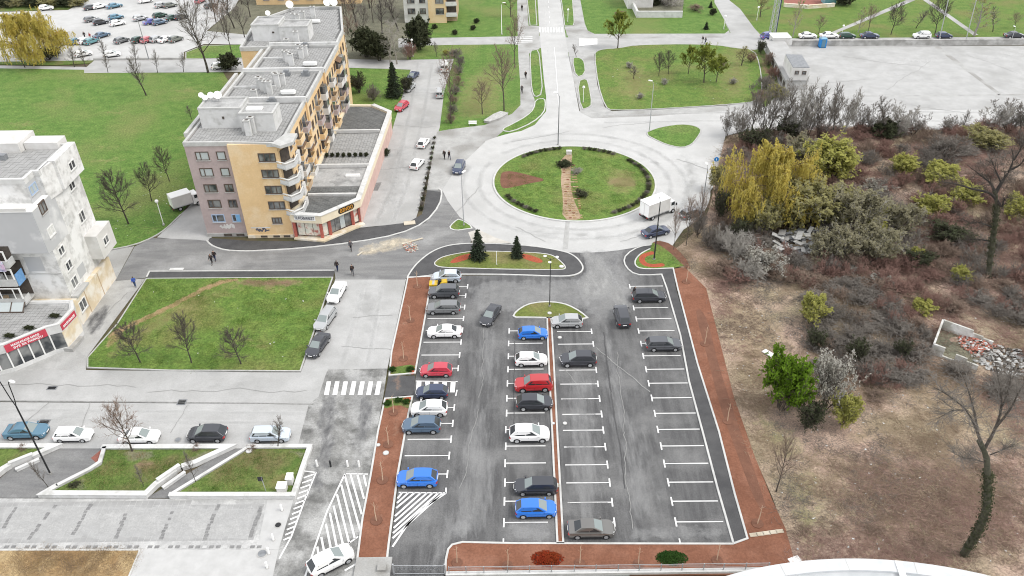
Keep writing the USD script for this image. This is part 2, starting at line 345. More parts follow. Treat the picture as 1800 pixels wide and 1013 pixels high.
M('wall_concrete', (.36, .355, .34), (.46, .455, .44), .7, .9, c3=(.28, .275, .26), scale3=.4, fine=.12)
M('wall_light', (.52, .52, .505), (.62, .62, .61), .8, .88, c3=(.43, .43, .41), scale3=.7, lo3=.55, hi3=.7, fine=.08)
M('parapet', (.50, .50, .485), (.40, .40, .385), 1.0, .9, fine=.12)
M('roof_felt', (.33, .33, .325), (.42, .42, .412), .8, .92, c3=(.25, .25, .245), scale3=.45, lo3=.52, hi3=.66, fine=.14, bscale=4)
M('roof_tile', (.40, .40, .39), (.26, .26, .25), .9, .92, lo=.38, hi=.62, fine=.2, bscale=2.5)
M('roof_pebble', (.34, .345, .335), (.19, .195, .19), 1.3, .92, lo=.38, hi=.62, fine=.25, bscale=3)
M('roof_joint', (.13, .13, .13), (.19, .19, .185), 2, .95)
M('frame_dark', (.10, .075, .06), rough=.5)
M('frame_white', (.72, .72, .70), rough=.5)
M('frame_blue', (.35, .45, .60), rough=.5)
M('shade_brown', (.17, .10, .05), (.12, .07, .04), 2, .6)
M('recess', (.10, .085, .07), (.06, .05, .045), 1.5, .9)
M('curtain', (.55, .55, .53), (.66, .66, .64), 3, .9)
M('blue_shutter', (.16, .36, .62), (.20, .42, .66), 2, .6)
M('railing', (.62, .63, .63), rough=.4, metal=.3)
M('metal_grey', (.30, .31, .32), (.22, .23, .24), 2, .5, metal=.5)
M('metal_galv', (.48, .49, .50), (.38, .39, .40), 2, .45, metal=.5)
M('metal_dark', (.035, .036, .038), rough=.5, metal=.4)
M('lamp_white', (.82, .82, .80), rough=.35)
M('sign_red', (.50, .055, .085), (.44, .05, .075), 2, .5)
M('sign_white', (.80, .80, .79), rough=.5)
M('sign_ink', (.10, .10, .12), rough=.6)
M('sign_orange', (.55, .26, .04), rough=.5)
M('sign_black', (.045, .035, .025), rough=.5)
M('poster', (.68, .64, .56), (.42, .16, .13), 1.1, .6, lo=.5, hi=.62, c3=(.58, .60, .52), scale3=1.8)
M('column_red', (.42, .12, .09), (.36, .10, .08), 2, .6)
M('cloth_blue', (.12, .28, .52), (.18, .34, .58), 3, .9)
M('cloth_mixed', (.62, .70, .78), (.20, .18, .28), 2.5, .9, c3=(.55, .40, .52), scale3=2.2)
M('brick_rubble', (.42, .17, .12), (.34, .13, .10), 3, .95, fine=.3)
M('rubble_grey', (.36, .36, .35), (.50, .50, .48), 2, .95, fine=.2)
M('timber_stake', (.60, .45, .32), (.50, .36, .25), 3, .9)
M('plastic_blue', (.02, .22, .55), (.02, .18, .48), 1, .4)
M('sand', (.52, .46, .36), (.40, .35, .27), .9, .95, c3=(.58, .53, .44), scale3=.3, fine=.12)
M('roof_round', (.50, .52, .53), (.58, .59, .595), .9, .6, fine=.05)
M('roof_round_inner', (.42, .44, .45), (.50, .51, .52), .6, .7, fine=.06)
M('tyre', (.018, .018, .019), rough=.85)
M('rim', (.52, .53, .54), rough=.35, metal=.7)
M('trim_black', (.02, .02, .022), rough=.5)
M('lens', (.75, .76, .77), rough=.12, coat=1)
M('lens_red', (.38, .015, .015), rough=.2, coat=1)
M('plate', (.75, .75, .73), rough=.5)
M('machine_yellow', (.62, .42, .03), (.55, .36, .03), 2, .45)
LOOK['glass'] = usdkit.material(stage, '/World/Looks/glass', {'p': ('principled_bsdf', {'base_color': (.03, .035, .038), 'roughness': .07, 'specular_ior_level': .6, 'ior': 1.5})}, [], surface='p.BSDF')
LOOK['glass_green'] = usdkit.material(stage, '/World/Looks/glass_green', {'p': ('principled_bsdf', {'base_color': (.22, .255, .25), 'roughness': .12, 'specular_ior_level': .6})}, [], surface='p.BSDF')
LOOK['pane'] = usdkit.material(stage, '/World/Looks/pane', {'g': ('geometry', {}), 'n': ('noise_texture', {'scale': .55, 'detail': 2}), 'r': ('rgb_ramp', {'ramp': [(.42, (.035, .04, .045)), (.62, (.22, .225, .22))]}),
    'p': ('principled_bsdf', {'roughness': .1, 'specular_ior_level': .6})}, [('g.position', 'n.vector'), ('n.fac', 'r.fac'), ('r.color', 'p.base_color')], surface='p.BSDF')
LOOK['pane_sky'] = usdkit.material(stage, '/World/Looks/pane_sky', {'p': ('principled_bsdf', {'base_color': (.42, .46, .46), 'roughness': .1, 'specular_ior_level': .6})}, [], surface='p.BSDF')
PAINTS = {'white': (.80, .80, .79), 'silver': (.46, .47, .47), 'light_blue': (.40, .53, .66), 'steel_blue': (.10, .155, .225), 'blue': (.015, .155, .58), 'dark_blue': (.045, .060, .11),
          'red': (.46, .035, .06), 'crimson': (.40, .02, .025), 'black': (.050, .053, .062), 'dark_grey': (.10, .105, .115), 'grey': (.21, .215, .22), 'warm_grey': (.17, .165, .155),
          'violet_blue': (.09, .10, .32), 'teal': (.10, .24, .26), 'dark_green': (.025, .065, .05), 'olive_grey': (.14, .15, .13), 'sky_blue': (.10, .215, .30), 'pale_blue': (.60, .67, .74), 'rose': (.45, .13, .15)}
for _k, _c in PAINTS.items():
    _dk = _k in ('black', 'dark_grey', 'dark_blue', 'warm_grey', 'steel_blue', 'grey', 'sky_blue', 'silver', 'dark_green', 'pale_blue', 'light_blue')
    M('paint_' + _k, _c, rough=.30, metal=.55 if _dk else .0, coat=.8, spec=.5)

# ------------------------------------------------------------------ the ground and what is laid on it
L0, L1, L2, L3, L4, L5 = 0.012, 0.024, 0.036, 0.048, 0.060, 0.072
def ST(name, mesh, mat, smooth=False):
    return solo(name, mesh, mat, kind='structure', smooth=smooth)
def sheet(name, pts, z, mat, smooth=0, cut=None):
    w = P2(pts)
    if smooth: w = chaikin(w, smooth)
    p = Pg(w)
    for c in cut or []: p = p.difference(c)
    _lev[round(z, 3)] = _lev.get(round(z, 3), -1) + 1
    ST(name, flat(p, z + .0005 * _lev[round(z, 3)]), mat); return p
_lev = {}
def bed(name, pts, mat, h=.10, smooth=0, kerb=None, kw=.22, kh=.13, cut=None, dome=0.0):
    """a planted bed standing h above the paving, with a kerb round it."""
    w = P2(pts)
    if smooth: w = chaikin(w, smooth)
    p = Pg(w)
    q = p
    for c in cut or []: q = q.difference(c)
    if kerb:
        ST('kerb', prism(q.difference(q.buffer(-kw, join_style=2)), 0.0, kh), kerb); q = q.buffer(-kw + .003, join_style=2)
    v, f = prism(q, 0.0, h)
    ST(name, (v, f), mat); return p
def kerbline(pts, mat='kerb', w=.24, h=.13, closed=False, smooth=0, z0=0.0):
    q = P2(pts)
    if smooth: q = chaikin(q, smooth, closed)
    l = (sg.LinearRing(q) if closed else sg.LineString(q)).buffer(w / 2, cap_style=2, join_style=2)
    ST('kerb', prism(l, z0, h), mat)

_b = 2600
_gv = np.array([[-_b, -_b, -.05], [_b, -_b, -.05], [_b, _b, -.05], [-_b, _b, -.05]], float)
ST('ground', (_gv, np.array([[0, 1, 2], [0, 2, 3]])), 'earth')

RC = np.array([10.9, 121.35]); R_IN, R_OUT = 14.0, 22.9
ring = sg.Point(*RC).buffer(R_OUT, quad_segs=40)
# lawns and waste ground lie lowest
sheet('lawn', [(-420, 112), (0, 119), (148, 122), (148, 128), (392, 127), (430, 190), (350, 330), (318, 378), (293, 402), (271, 417), (236, 432), (183, 442), (80, 462), (-420, 540)], L0, 'grass')
sheet('lawn', [(600, 82), (1000, 60), (1000, 250), (780, 262), (740, 300), (700, 240), (600, 250)], L0, 'grass')
sheet('lawn', [(700, -60), (1000, -60), (1000, 72), (700, 78)], L0, 'grass')
sheet('lawn', [(1000, -60), (1300, -60), (1300, 72), (1000, 72)], L0 , 'grass')
sheet('lawn', [(1250, -70), (2100, -70), (2100, 62), (1345, 70), (1300, 40)], L0 + .002, 'grass_fresh')
sheet('rough_grass', [(1318, 87), (1346, 85), (1384, 168), (1372, 196), (1336, 190), (1342, 150)], L0 + .004, 'grass_deep')
soft('earth_patch', [(1326, 92), (1344, 92), (1378, 165), (1360, 185), (1345, 150)], L0 + .010, 'bare_soil', 2.0, 1)
sheet('woodland_floor', [(363, 58), (425, 0), (470, -60), (720, -60), (715, 112), (600, 118), (440, 70)], L0 + .004, 'wood_floor')
sheet('rough_grass', [(-400, -60), (160, -60), (152, 0), (120, 17), (20, 20), (-400, 30)], L0, 'grass_deep')

# the waste ground: a gently bumpy sheet
scrub_edge = [(1190, 470), (1178, 445), (1200, 428), (1228, 402), (1245, 372), (1254, 335), (1252, 292), (1262, 258), (1285, 238), (1330, 229), (1450, 222), (1800, 222), (2150, 222), (2350, 420), (2350, 1100), (1380, 1100), (1395, 985), (1360, 880), (1325, 800), (1290, 700), (1262, 590), (1240, 508), (1205, 470)]
SCRUB = Pg(P2(scrub_edge))
def scrub_ground():
    bx = SCRUB.bounds; xs = np.arange(bx[0], min(bx[2], 95), .75); ys = np.arange(max(bx[1], 36), bx[3], .75)
    X, Y = np.meshgrid(xs, ys); pts = np.column_stack([X.ravel(), Y.ravel()])
    ok = shapely.contains_xy(SCRUB.buffer(-.4), pts[:, 0], pts[:, 1]); pts = pts[ok]
    bd = np.array([SCRUB.exterior.interpolate(t).coords[0] for t in np.arange(0, SCRUB.exterior.length, 1.0)])
    pts = np.vstack([bd, pts])
    from scipy.spatial import Delaunay
    d = Delaunay(pts); c = pts[d.simplices].mean(1)
    f = d.simplices[shapely.contains_xy(SCRUB, c[:, 0], c[:, 1])]
    e = shapely.distance(SCRUB.exterior, shapely.points(pts)); e = np.clip(e / 4, 0, 1)
    p3 = np.column_stack([pts, np.zeros(len(pts))])
    z = (meshkit.fbm(p3 * .13, 4, 5) - .42) * 1.6 + (meshkit.fbm(p3 * .7, 3, 9) - .5) * .5
    return np.column_stack([pts, L0 + np.clip(z * e, -.02, 2)]), f
_sv, _sf = scrub_ground()
ST('waste_ground', (_sv, _sf), 'scrub_soil', smooth=True)
from scipy.spatial import cKDTree
_st = cKDTree(_sv[:, :2])
def gz(x, y):
    return float(_sv[_st.query([x, y])[1], 2]) if SCRUB.contains(sg.Point(x, y)) else 0.0
def gzs(xy): return _sv[_st.query(xy)[1], 2]
def gzq(q):
    ds, ix = _st.query(q, k=4); w = 1 / (ds + .05); return (_sv[ix, 2] * w).sum(1) / w.sum(1)
def scrub_soft(name, pts, mat, edge, z=.03): soft(name, pts, z, mat, edge, 2, .5, hgt_fn=gzq, cut=SCRUB.buffer(-.1))
scrub_soft('dry_grass', [(1235, 500), (1300, 510), (1380, 550), (1410, 620), (1340, 665), (1300, 700), (1265, 600)], 'straw_soft', 3.0)
scrub_soft('dry_grass', [(1590, 630), (1700, 650), (1810, 700), (1810, 780), (1680, 800), (1570, 740), (1550, 670)], 'straw_soft', 4.0)
scrub_soft('dry_grass', [(1470, 740), (1560, 720), (1600, 760), (1540, 800), (1470, 790)], 'straw_soft', 3.0, .04)
scrub_soft('moss', [(1370, 830), (1430, 800), (1460, 900), (1450, 1000), (1390, 990)], 'moss', 3.0)
scrub_soft('moss', [(1300, 690), (1380, 740), (1440, 780), (1400, 840), (1330, 790)], 'moss', 3.0, .035)
scrub_soft('bramble_ground', [(1440, 800), (1560, 780), (1700, 790), (1820, 800), (1840, 1010), (1560, 1000), (1440, 960)], 'bramble_red', 4.0)
scrub_soft('bramble_ground', [(1270, 245), (1330, 240), (1400, 280), (1400, 320), (1290, 340), (1262, 300)], 'bramble_red', 4.0)
scrub_soft('bramble_ground', [(1540, 245), (1800, 240), (1810, 330), (1660, 330), (1560, 310)], 'bramble_red', 5.0)
scrub_soft('bramble_ground', [(1600, 490), (1810, 470), (1810, 560), (1660, 560)], 'bramble_red', 5.0)
scrub_soft('bare_ground', [(1400, 520), (1600, 520), (1640, 620), (1560, 700), (1430, 640)], 'earth_dark', 5.0)
scrub_soft('bare_ground', [(1300, 420), (1460, 410), (1480, 500), (1330, 520)], 'earth_dark', 4.0)
# roads: one pale concrete net, then the newer asphalt over it
sheet('street', [(945, -60), (945, 0), (947.6, 47), (951, 85), (956, 140), (960, 170), (960, 196), (940, 220), (905, 236), (850, 262), (800, 300), (790, 360), (820, 420), (1180, 435), (1253, 330), (1275, 240), (1310, 230), (2150, 226), (2150, 170), (1340, 188), (1271, 196), (1150, 204), (1040, 208), (1020, 197), (1018, 195), (1008, 140), (999, 96), (991.5, 47), (985, 0), (984, -60)], L2, 'concrete_pale')
ST('roundabout_carriageway', flat(ring, L2 + .002), 'concrete_pale')
sheet('street', [(700, 68), (951, 63.5), (990, 66), (1050, 68), (1271, 66), (1284, 58), (1276, 40), (1256, 5), (1252, -60), (1278, -60), (1281, 0), (1301, 16), (1326, 50), (1341, 66), (1400, 68), (2150, 62), (2150, 76), (1345, 84), (1326, 88), (1291, 85), (1263, 80), (1200, 78), (1113, 80), (1085, 85), (1060, 87), (1000, 92), (951, 85), (900, 78), (751, 80), (700, 84)], L1, 'concrete')
sheet('pavement', [(1003, -60), (1003, 0), (1010, 41), (1008, 46), (992, 47), (1000, 70), (1050, 68.5), (1271, 66.5), (1283, 59), (1276, 40), (1273, 37), (1281, 54), (1273.5, 59.5), (1045, 60), (1033, 54), (1028, 42), (1020, 0), (1018, -60)], L1 + .012, 'concrete_old')
sheet('pavement', [(999, 92), (1060, 87), (1048, 90), (1044, 96.5), (1050, 150), (1063, 189), (1075.5, 196), (1150, 193.5), (1276, 186), (1340, 178), (1340, 188), (1271, 196), (1150, 204.5), (1040, 208.5), (1020, 198), (1008, 140)], L2 + .008, 'concrete_old')
for _s in ([(1005, 104), (1013, 101.5), (1023, 104), (1028, 110), (1030, 131), (1011.6, 138)], [(1014, 144), (1031.6, 138), (1036.6, 153), (1041.6, 184), (1035, 190.5), (1020, 194)]):
    bed('verge', _s, 'grass', .12, 1, 'kerb_old')
bed('lawn', [(1044, 97), (1048, 90.5), (1060, 87), (1085.5, 85.5), (1113, 80.5), (1150.7, 79), (1201, 78), (1263.5, 80), (1291, 85), (1326, 88), (1336, 113), (1341, 155), (1336, 179), (1276, 185.5), (1150.7, 193), (1075.5, 195.5), (1063, 189), (1050.4, 150)], 'grass_fresh', .10, 1, 'kerb_old')
bed('verge', [(1003, -50), (1010, 40), (1008, 45.5), (992, 46), (986, 0), (985, -50)], 'grass', .12, 0, 'kerb_old')
sheet('path', [(909, -60), (909, 0), (910, 61), (911, 100), (914, 140), (915, 185), (900, 200.5), (851, 220.6), (775, 231), (768, 250), (800, 300), (850, 262), (884, 231), (883, 227), (900, 219), (925, 204), (938, 190), (940, 176), (934, 160), (932, 120), (930, 95), (936, 88), (948, 87), (948, 46), (931, 46), (929, 45), (926, 0), (926, -60)], L1, 'concrete_old')
bed('verge', [(926, -50), (926, 0), (931, 45.5), (944.5, 45), (941.5, 0), (941, -50)], 'grass', .12, 0, 'kerb_old')
bed('verge', [(931, 93), (936, 89), (947.6, 88), (951, 120), (955, 165), (940, 173), (934, 160), (932, 130)], 'grass', .12, 1, 'kerb_old')
bed('verge', [(940, 176), (958, 173), (960, 185), (957, 199), (938, 216), (900, 233), (884, 231.5), (883, 227), (900, 219), (925, 205), (938, 192)], 'grass', .12, 1, 'kerb')
bed('verge', [(1131, 236), (1150, 227), (1172, 222), (1196, 219), (1216, 220.5), (1229, 225), (1234, 231), (1226, 244), (1217, 255), (1201, 261), (1180, 258), (1160, 251)], 'grass', .12, 1, 'kerb_old')

# far car park and the street in front of it
sheet('far_car_park', [(-420, 26), (20, 21), (120, 18), (152, 0), (200, -60), (455, -60), (411, 15), (363, 55), (440, 62), (440, 78), (358, 78), (323, 92), (323, 105), (-420, 114)], L2, 'concrete_pale')
sheet('street', [(165, 106.5), (323, 105), (440, 103), (470, 112), (440, 127), (148, 129), (148, 122.5)], L3, 'concrete')
sheet('path', [(-420, 116), (0, 115.5), (150, 118), (165, 119), (148, 123), (0, 120.5), (-420, 121)], L1, 'concrete')
bed('verge', [(326, 93), (358, 81), (424, 79), (436, 90), (436, 103), (326, 104.5)], 'grass', .12, 0, 'kerb_old')
bed('verge', [(-420, 110), (0, 109.5), (165, 107), (160, 112), (100, 115.5), (0, 114), (-420, 115)], 'grass_deep', .12, 0, None)
kerbline([(165, 106.3), (323, 105.2)], 'wall_concrete', .35, .5)

# street beside the apartment block
sheet('street', [(590, 104), (700, 106), (798, 104), (781, 160), (773, 225), (763, 254), (742, 350), (730, 388), (716, 393), (660, 398), (622, 402), (622, 300), (686, 241), (698, 200), (716, 140), (722, 123), (700, 122), (590, 119)], L2, 'concrete')
sheet('path', [(768, 232), (790, 228), (850, 220.5), (853, 250), (800, 300), (777, 335), (750, 335), (757, 290)], L2 + .006, 'concrete_old')
# left: lane round the white block, van yard, old road
sheet('lane', [(276, 418), (293, 402), (316, 378), (330, 366), (352, 340), (372, 360), (372, 424), (345, 424)], L2, 'concrete')
sheet('pavement', [(236, 433), (203, 494), (256, 490), (153, 628), (151, 655), (-200, 655), (-200, 460), (183, 443)], L1, 'concrete_old')
sheet('pavement', [(-300, 651), (0, 652), (152, 651), (450, 655), (529, 655), (590, 490), (714, 491), (681, 649), (577, 650), (573, 658), (560, 699), (552, 711), (450, 709), (-300, 704)], L2 + .004, 'concrete')
sheet('street', [(-300, 705.5), (450, 710.5), (552, 712), (543, 711), (530, 760), (524, 784), (546, 788), (540, 800), (-300, 795)], L2, 'concrete')
kerbline([(-300, 704.6), (0, 705.4), (105, 706.5), (130, 706.5), (450, 709.6), (551, 711.3)], 'slab_joint', .16, .075)
sheet('road', [(577, 650), (681, 648.5), (675, 690), (663, 760), (650, 835), (635, 915), (622, 1040), (470, 1040), (480, 1000), (519, 870), (546, 790), (524, 785), (530, 760), (543, 711), (560, 698), (573, 658)], L3, 'asphalt_worn')

# new asphalt street between the blocks
sheet('road', [(203, 495), (237, 434), (268, 419), (345, 422), (372, 425), (600, 425), (623, 403), (716, 392), (742, 378), (751, 334), (777, 334), (787, 354), (808, 382), (836, 402), (826, 430), (788, 432), (756, 445), (731, 465), (716, 487), (712, 492), (590, 492), (588, 478), (450, 478), (263, 479), (256, 489)], L3, 'road_grey')
sheet('footway', [(366, 425), (376, 434.5), (396, 441), (426, 442.3), (450, 441.7), (525, 437.8), (625, 427), (701, 413), (748, 392), (773, 362), (776, 338), (751, 335), (743, 377), (716, 392), (625, 403), (573, 425), (436, 424), (369, 419)], L4, 'asphalt_new')
kerbline([(364, 424), (368, 429), (376, 434.5), (396, 441), (426, 442.4), (450, 442), (525, 438), (625, 427), (701, 413), (748, 392), (773, 362), (777.5, 337), (772, 333)], 'kerb', .26, .14, smooth=1)
sheet('footway', [(263, 478.5), (450, 477.5), (588, 476.5), (586, 487.5), (450, 488), (256, 489)], L4, 'asphalt_new')
kerbline([(258, 488), (263, 478), (450, 477), (588, 476.2)], 'kerb', .2, .13)
soft('sand_patch', [(615, 436), (660, 422), (701, 412), (730, 416), (748, 424), (705, 444), (630, 458)], L4, 'sand_soft', 1.4, 1, .3)
soft('sand_patch', [(625, 436), (650, 428), (690, 420), (690, 434), (640, 448)], L4 + .004, 'dust_pale', 1.4, 1, .3)
LAWN_L = bed('lawn', [(257, 490), (450, 488.5), (586, 488), (529, 654), (300, 653), (153, 648), (153, 630), (205, 571)], 'grass_fresh', .11, 0, 'kerb_old', .18)
_tp = sg.LineString(P2([(183, 596), (215, 580), (250, 564), (300, 540), (355, 511), (385, 499), (425, 488)]))
soft('trodden_path', list(_tp.buffer(.95, cap_style=2).exterior.coords)[:-1], .115, 'trodden_soft', .8, 0, .3, True, cut=LAWN_L)
soft('trodden_path', list(_tp.buffer(.8, cap_style=2).exterior.coords)[:-1], .1162, 'trodden_soft', .5, 0, .3, True, cut=LAWN_L)
soft('trodden_path', [(170, 606), (215, 566), (240, 572), (215, 605), (185, 625)], .1175, 'trodden_soft', 1.5, 2, .3, cut=LAWN_L)
soft('bare_patch', [(395, 489), (475, 488), (545, 489), (535, 506), (470, 512), (420, 508)], .1185, 'bare_soil', 1.3, 2, .3, cut=LAWN_L)
kerbline([(183, 442), (236, 432), (271, 417.5), (293, 402.5), (318, 378)], 'kerb_old', .22, .14, smooth=1)
# islands by the roundabout
def island(outer, inner, grass, sm=2):
    po = Pg(chaikin(P2(outer), sm)); ST('kerb', prism(po.difference(po.buffer(-.22)), 0, .14), 'kerb')
    pi = Pg(chaikin(P2(inner), sm)) if inner else None
    ST('footway', prism(po.buffer(-.217).difference(pi) if pi else po.buffer(-.217), 0, .10), 'asphalt_new' if inner else grass)
    if pi:
        ST('kerb', prism(pi.difference(pi.buffer(-.16)), 0, .15), 'kerb'); ST('verge', prism(pi.buffer(-.157), 0, .13), grass)
    return po, pi
ISL1 = island([(714, 491), (716, 486), (723, 475), (731, 465), (743, 454), (756, 444.5), (771, 437), (788, 432), (806, 429.5), (826, 428.3), (862, 428.5), (900, 430), (950, 434.5), (995, 443), (1010, 450), (1020, 459), (1026.5, 470), (1025, 477), (1019, 482), (1008, 486), (990, 487.5), (960, 487), (900, 484.5), (830, 484), (770, 484), (758, 486), (740, 488)],
              [(763, 462), (773, 454.5), (785, 450.5), (801, 447), (831, 442.5), (865, 442.5), (900, 443.5), (940, 445), (968, 448), (980, 455), (990, 464), (995, 470), (994, 474.5), (985, 476), (900, 475.5), (850, 474), (801, 472.8), (772, 471.5), (763, 467)], 'grass_olive')
_o2 = [(1143, 432), (1130, 433.5), (1118, 437.5), (1107, 444), (1099, 452), (1097, 459), (1098.5, 466), (1104, 474), (1112, 480.5), (1123, 484), (1140, 484.5), (1163, 483.3), (1172, 508), (1196, 591), (1211, 671), (1234.7, 759), (1261, 859), (1288.6, 955)]
ST('footway', prism(Pg(P2(_o2 + [(1313.5, 947), (1291, 869), (1262, 760), (1226, 641), (1188, 508), (1183, 475), (1175, 445), (1155, 432)])), 0, .10), 'asphalt_new')
kerbline(_o2, 'kerb', .2, .14)
sheet('verge_base', [(1181, 473), (1151, 474.6), (1121, 473), (1115, 465), (1117, 458), (1123, 449.5), (1133, 443), (1143, 437), (1147, 428), (1160, 424), (1180, 440), (1203, 468)], .115, 'grass_fresh')
kerbline([(1183, 472.5), (1151, 474), (1125, 473.5), (1116.5, 468), (1116, 459), (1123, 449.5), (1133, 443), (1143, 438.5)], 'kerb', .2, .15, smooth=2)
kerbline([(1183, 472), (1191, 507), (1226, 641), (1263.5, 760), (1291, 869), (1313.6, 948), (1289, 957)], 'kerb', .2, .16)
bed('verge', [(788, 402), (796, 392), (808, 384), (835, 402), (818, 404.5), (801, 407)], 'grass_fresh', .12, 1, 'kerb', .2)
sheet('gravel_strip', [(823, 409), (841, 404), (870, 418), (900, 428), (851, 428), (830, 427)], L4, 'dust')

# the car park
lot = [(759, 486), (900, 485), (1008, 487), (1018, 478), (1008, 460), (985, 443), (1000, 437), (1138, 431), (1098, 452), (1098, 468), (1118, 484), (1163, 484), (1172, 508), (1196, 591), (1211, 671), (1235, 759), (1261, 859), (1289, 956), (813, 955), (800, 957), (788, 967), (783, 985), (779, 1040), (672, 1040), (686, 960), (713, 759), (719.5, 729), (733, 651), (749.6, 553)]
sheet('car_park', lot, L2 - .004, 'asphalt')
LOT = Pg(P2(lot)).buffer(.02)
soft('dust', [(1000, 436), (1138, 430), (1098, 452), (1098, 468), (1125, 500), (1120, 560), (1060, 575), (1000, 540), (900, 560), (815, 550), (815, 487), (1008, 488), (1027, 475)], L3, 'dust_pale', 2.5, 1)
soft('dust', [(1000, 436), (1056, 436), (1078, 470), (1108, 510), (1118, 556), (1085, 545), (1060, 525), (1035, 555), (1010, 530), (1003, 487), (1027, 472)], L3 + .006, 'swept', 1.6, 1)
soft('dust', [(715, 1030), (735, 975), (770, 900), (800, 800), (820, 700), (865, 700), (885, 800), (890, 950), (800, 955), (780, 1030)], L3, 'dust_streak', 3.5)
soft('dust', [(720, 1036), (745, 985), (785, 915), (835, 860), (850, 900), (845, 953), (795, 960), (780, 1036)], L3 + .006, 'dust_pale', 3.0)
soft('dust', [(1075, 956), (1085, 920), (1180, 915), (1290, 925), (1290, 956)], L3 + .006, 'dust_pale', 1.8, 1)
soft('dust', [(880, 957), (890, 905), (975, 910), (978, 957)], L3 + .006, 'dust_pale', 1.6, 1)
soft('dust', [(1040, 560), (1075, 560), (1100, 640), (1135, 760), (1175, 900), (1140, 930), (1090, 930), (1075, 800), (1050, 660)], L3, 'dust_streak', 3.5)
soft('dust', [(985, 640), (1045, 640), (1060, 800), (1080, 930), (990, 940)], L3 + .004, 'dust_streak', 3.0)
soft('dust', [(825, 560), (885, 560), (885, 700), (830, 720)], L3 + .004, 'dust_streak', 3.0)
soft('tar_mark', [(1058, 580), (1075, 640), (1078, 700), (1066, 690), (1058, 630)], L3 + .011, 'tar_dark', 1.2, 1)
soft('tar_mark', [(1050, 440), (1100, 440), (1090, 500), (1108, 530), (1080, 510)], L3 + .011, 'tar_dark', 2.0, 1)
def strip(name, pts, mat, kerb='kerb', **k):
    return bed(name, pts, mat, .13, 0, kerb, **k)
strip('soil_bed', [(716, 488), (760, 487), (749.6, 553), (731, 658), (683, 662), (687, 621), (712, 508)], 'soil', kw=.2, kh=.16)
strip('soil_bed', [(727, 697), (719.5, 729), (701, 834), (685, 960), (676, 1040), (618, 1040), (623, 1011), (635.5, 914), (650.6, 834), (663, 760), (675.6, 701)], 'soil', kw=.2, kh=.16)
sheet('footway', [(683, 663), (730, 661.5), (727, 695), (675.6, 700)], .1, 'asphalt_new')
for _p, _m in (([(686, 648), (732, 641), (731, 659), (684, 661)], 'grass_deep'), ([(677, 702), (727, 698), (722, 722), (700, 712), (673, 722)], 'grass_deep'), ([(716, 648), (731, 646), (730, 659), (722, 660)], 'flower_red'), ([(708, 701), (726, 699), (724, 709), (712, 708)], 'flower_red')):
    sheet('planting', _p, .137 + .004 * (_m == 'flower_red'), _m, 1)
strip('soil_bed', [(960.5, 559), (970, 559), (975, 640), (981, 759), (992, 957), (978, 957), (969, 759), (962, 610)], 'soil', kw=.2, kh=.16)
MOON = bed('verge', [(899, 560), (906, 548), (925, 536), (945, 532), (963, 531), (982, 532.5), (1000, 537), (1022, 549), (1039, 564), (970, 561), (930, 560)], 'grass_olive', .13, 1, 'kerb', .22, .16)
ST('soil_bed', prism(Pg(P2([(784, 1000), (789, 967), (796, 959), (813, 955), (900, 957), (1289, 957.5), (1314, 948.5), (1345, 950), (1392, 986), (1392, 1012), (784, 1012)])), 0, .125), 'soil')
kerbline([(782.5, 1010), (784, 985), (788, 967), (795, 959), (813, 954.5), (900, 956.5), (1289, 957.5)], 'kerb', .2, .16)
_ss = Pg(P2([(1184, 474), (1204, 471), (1241, 508), (1262, 590), (1290, 700), (1325, 800), (1357, 880), (1380, 930), (1396, 987), (1345, 962), (1315, 950), (1292, 869), (1264.5, 760), (1227, 641), (1192, 508)]))
ST('soil_bed', prism(_ss, 0, .12), 'soil')
sheet('soil_heap', [(1145, 428), (1158, 424), (1180, 430), (1206, 455), (1215, 475), (1204, 471), (1180, 447), (1160, 432)], .126, 'soil_dark', 1)
ST('soil_track', flat(Pg(chaikin(P2([(1222, 540), (1240, 560), (1258, 640), (1290, 740), (1322, 830), (1345, 900), (1330, 880), (1300, 800), (1270, 720), (1250, 640)]), 2)).buffer(.25), .126), 'soil_dark')
for _q in ([(795, 458), (805, 452), (825, 447), (831, 446), (832, 453), (818, 459), (800, 464), (790, 464)], [(911, 447), (930, 449), (952, 457), (955, 463), (945, 464), (925, 458), (915, 453)]):
    sheet('flower_bed', _q, .135, 'flower_red', 2)
ST('flower_bed', flat(sg.LineString(chaikin(P2([(1146, 446), (1131, 450), (1127, 458), (1133, 466), (1148, 469), (1163, 467)]), 2, False)).buffer(.42), .121), 'flower_red')

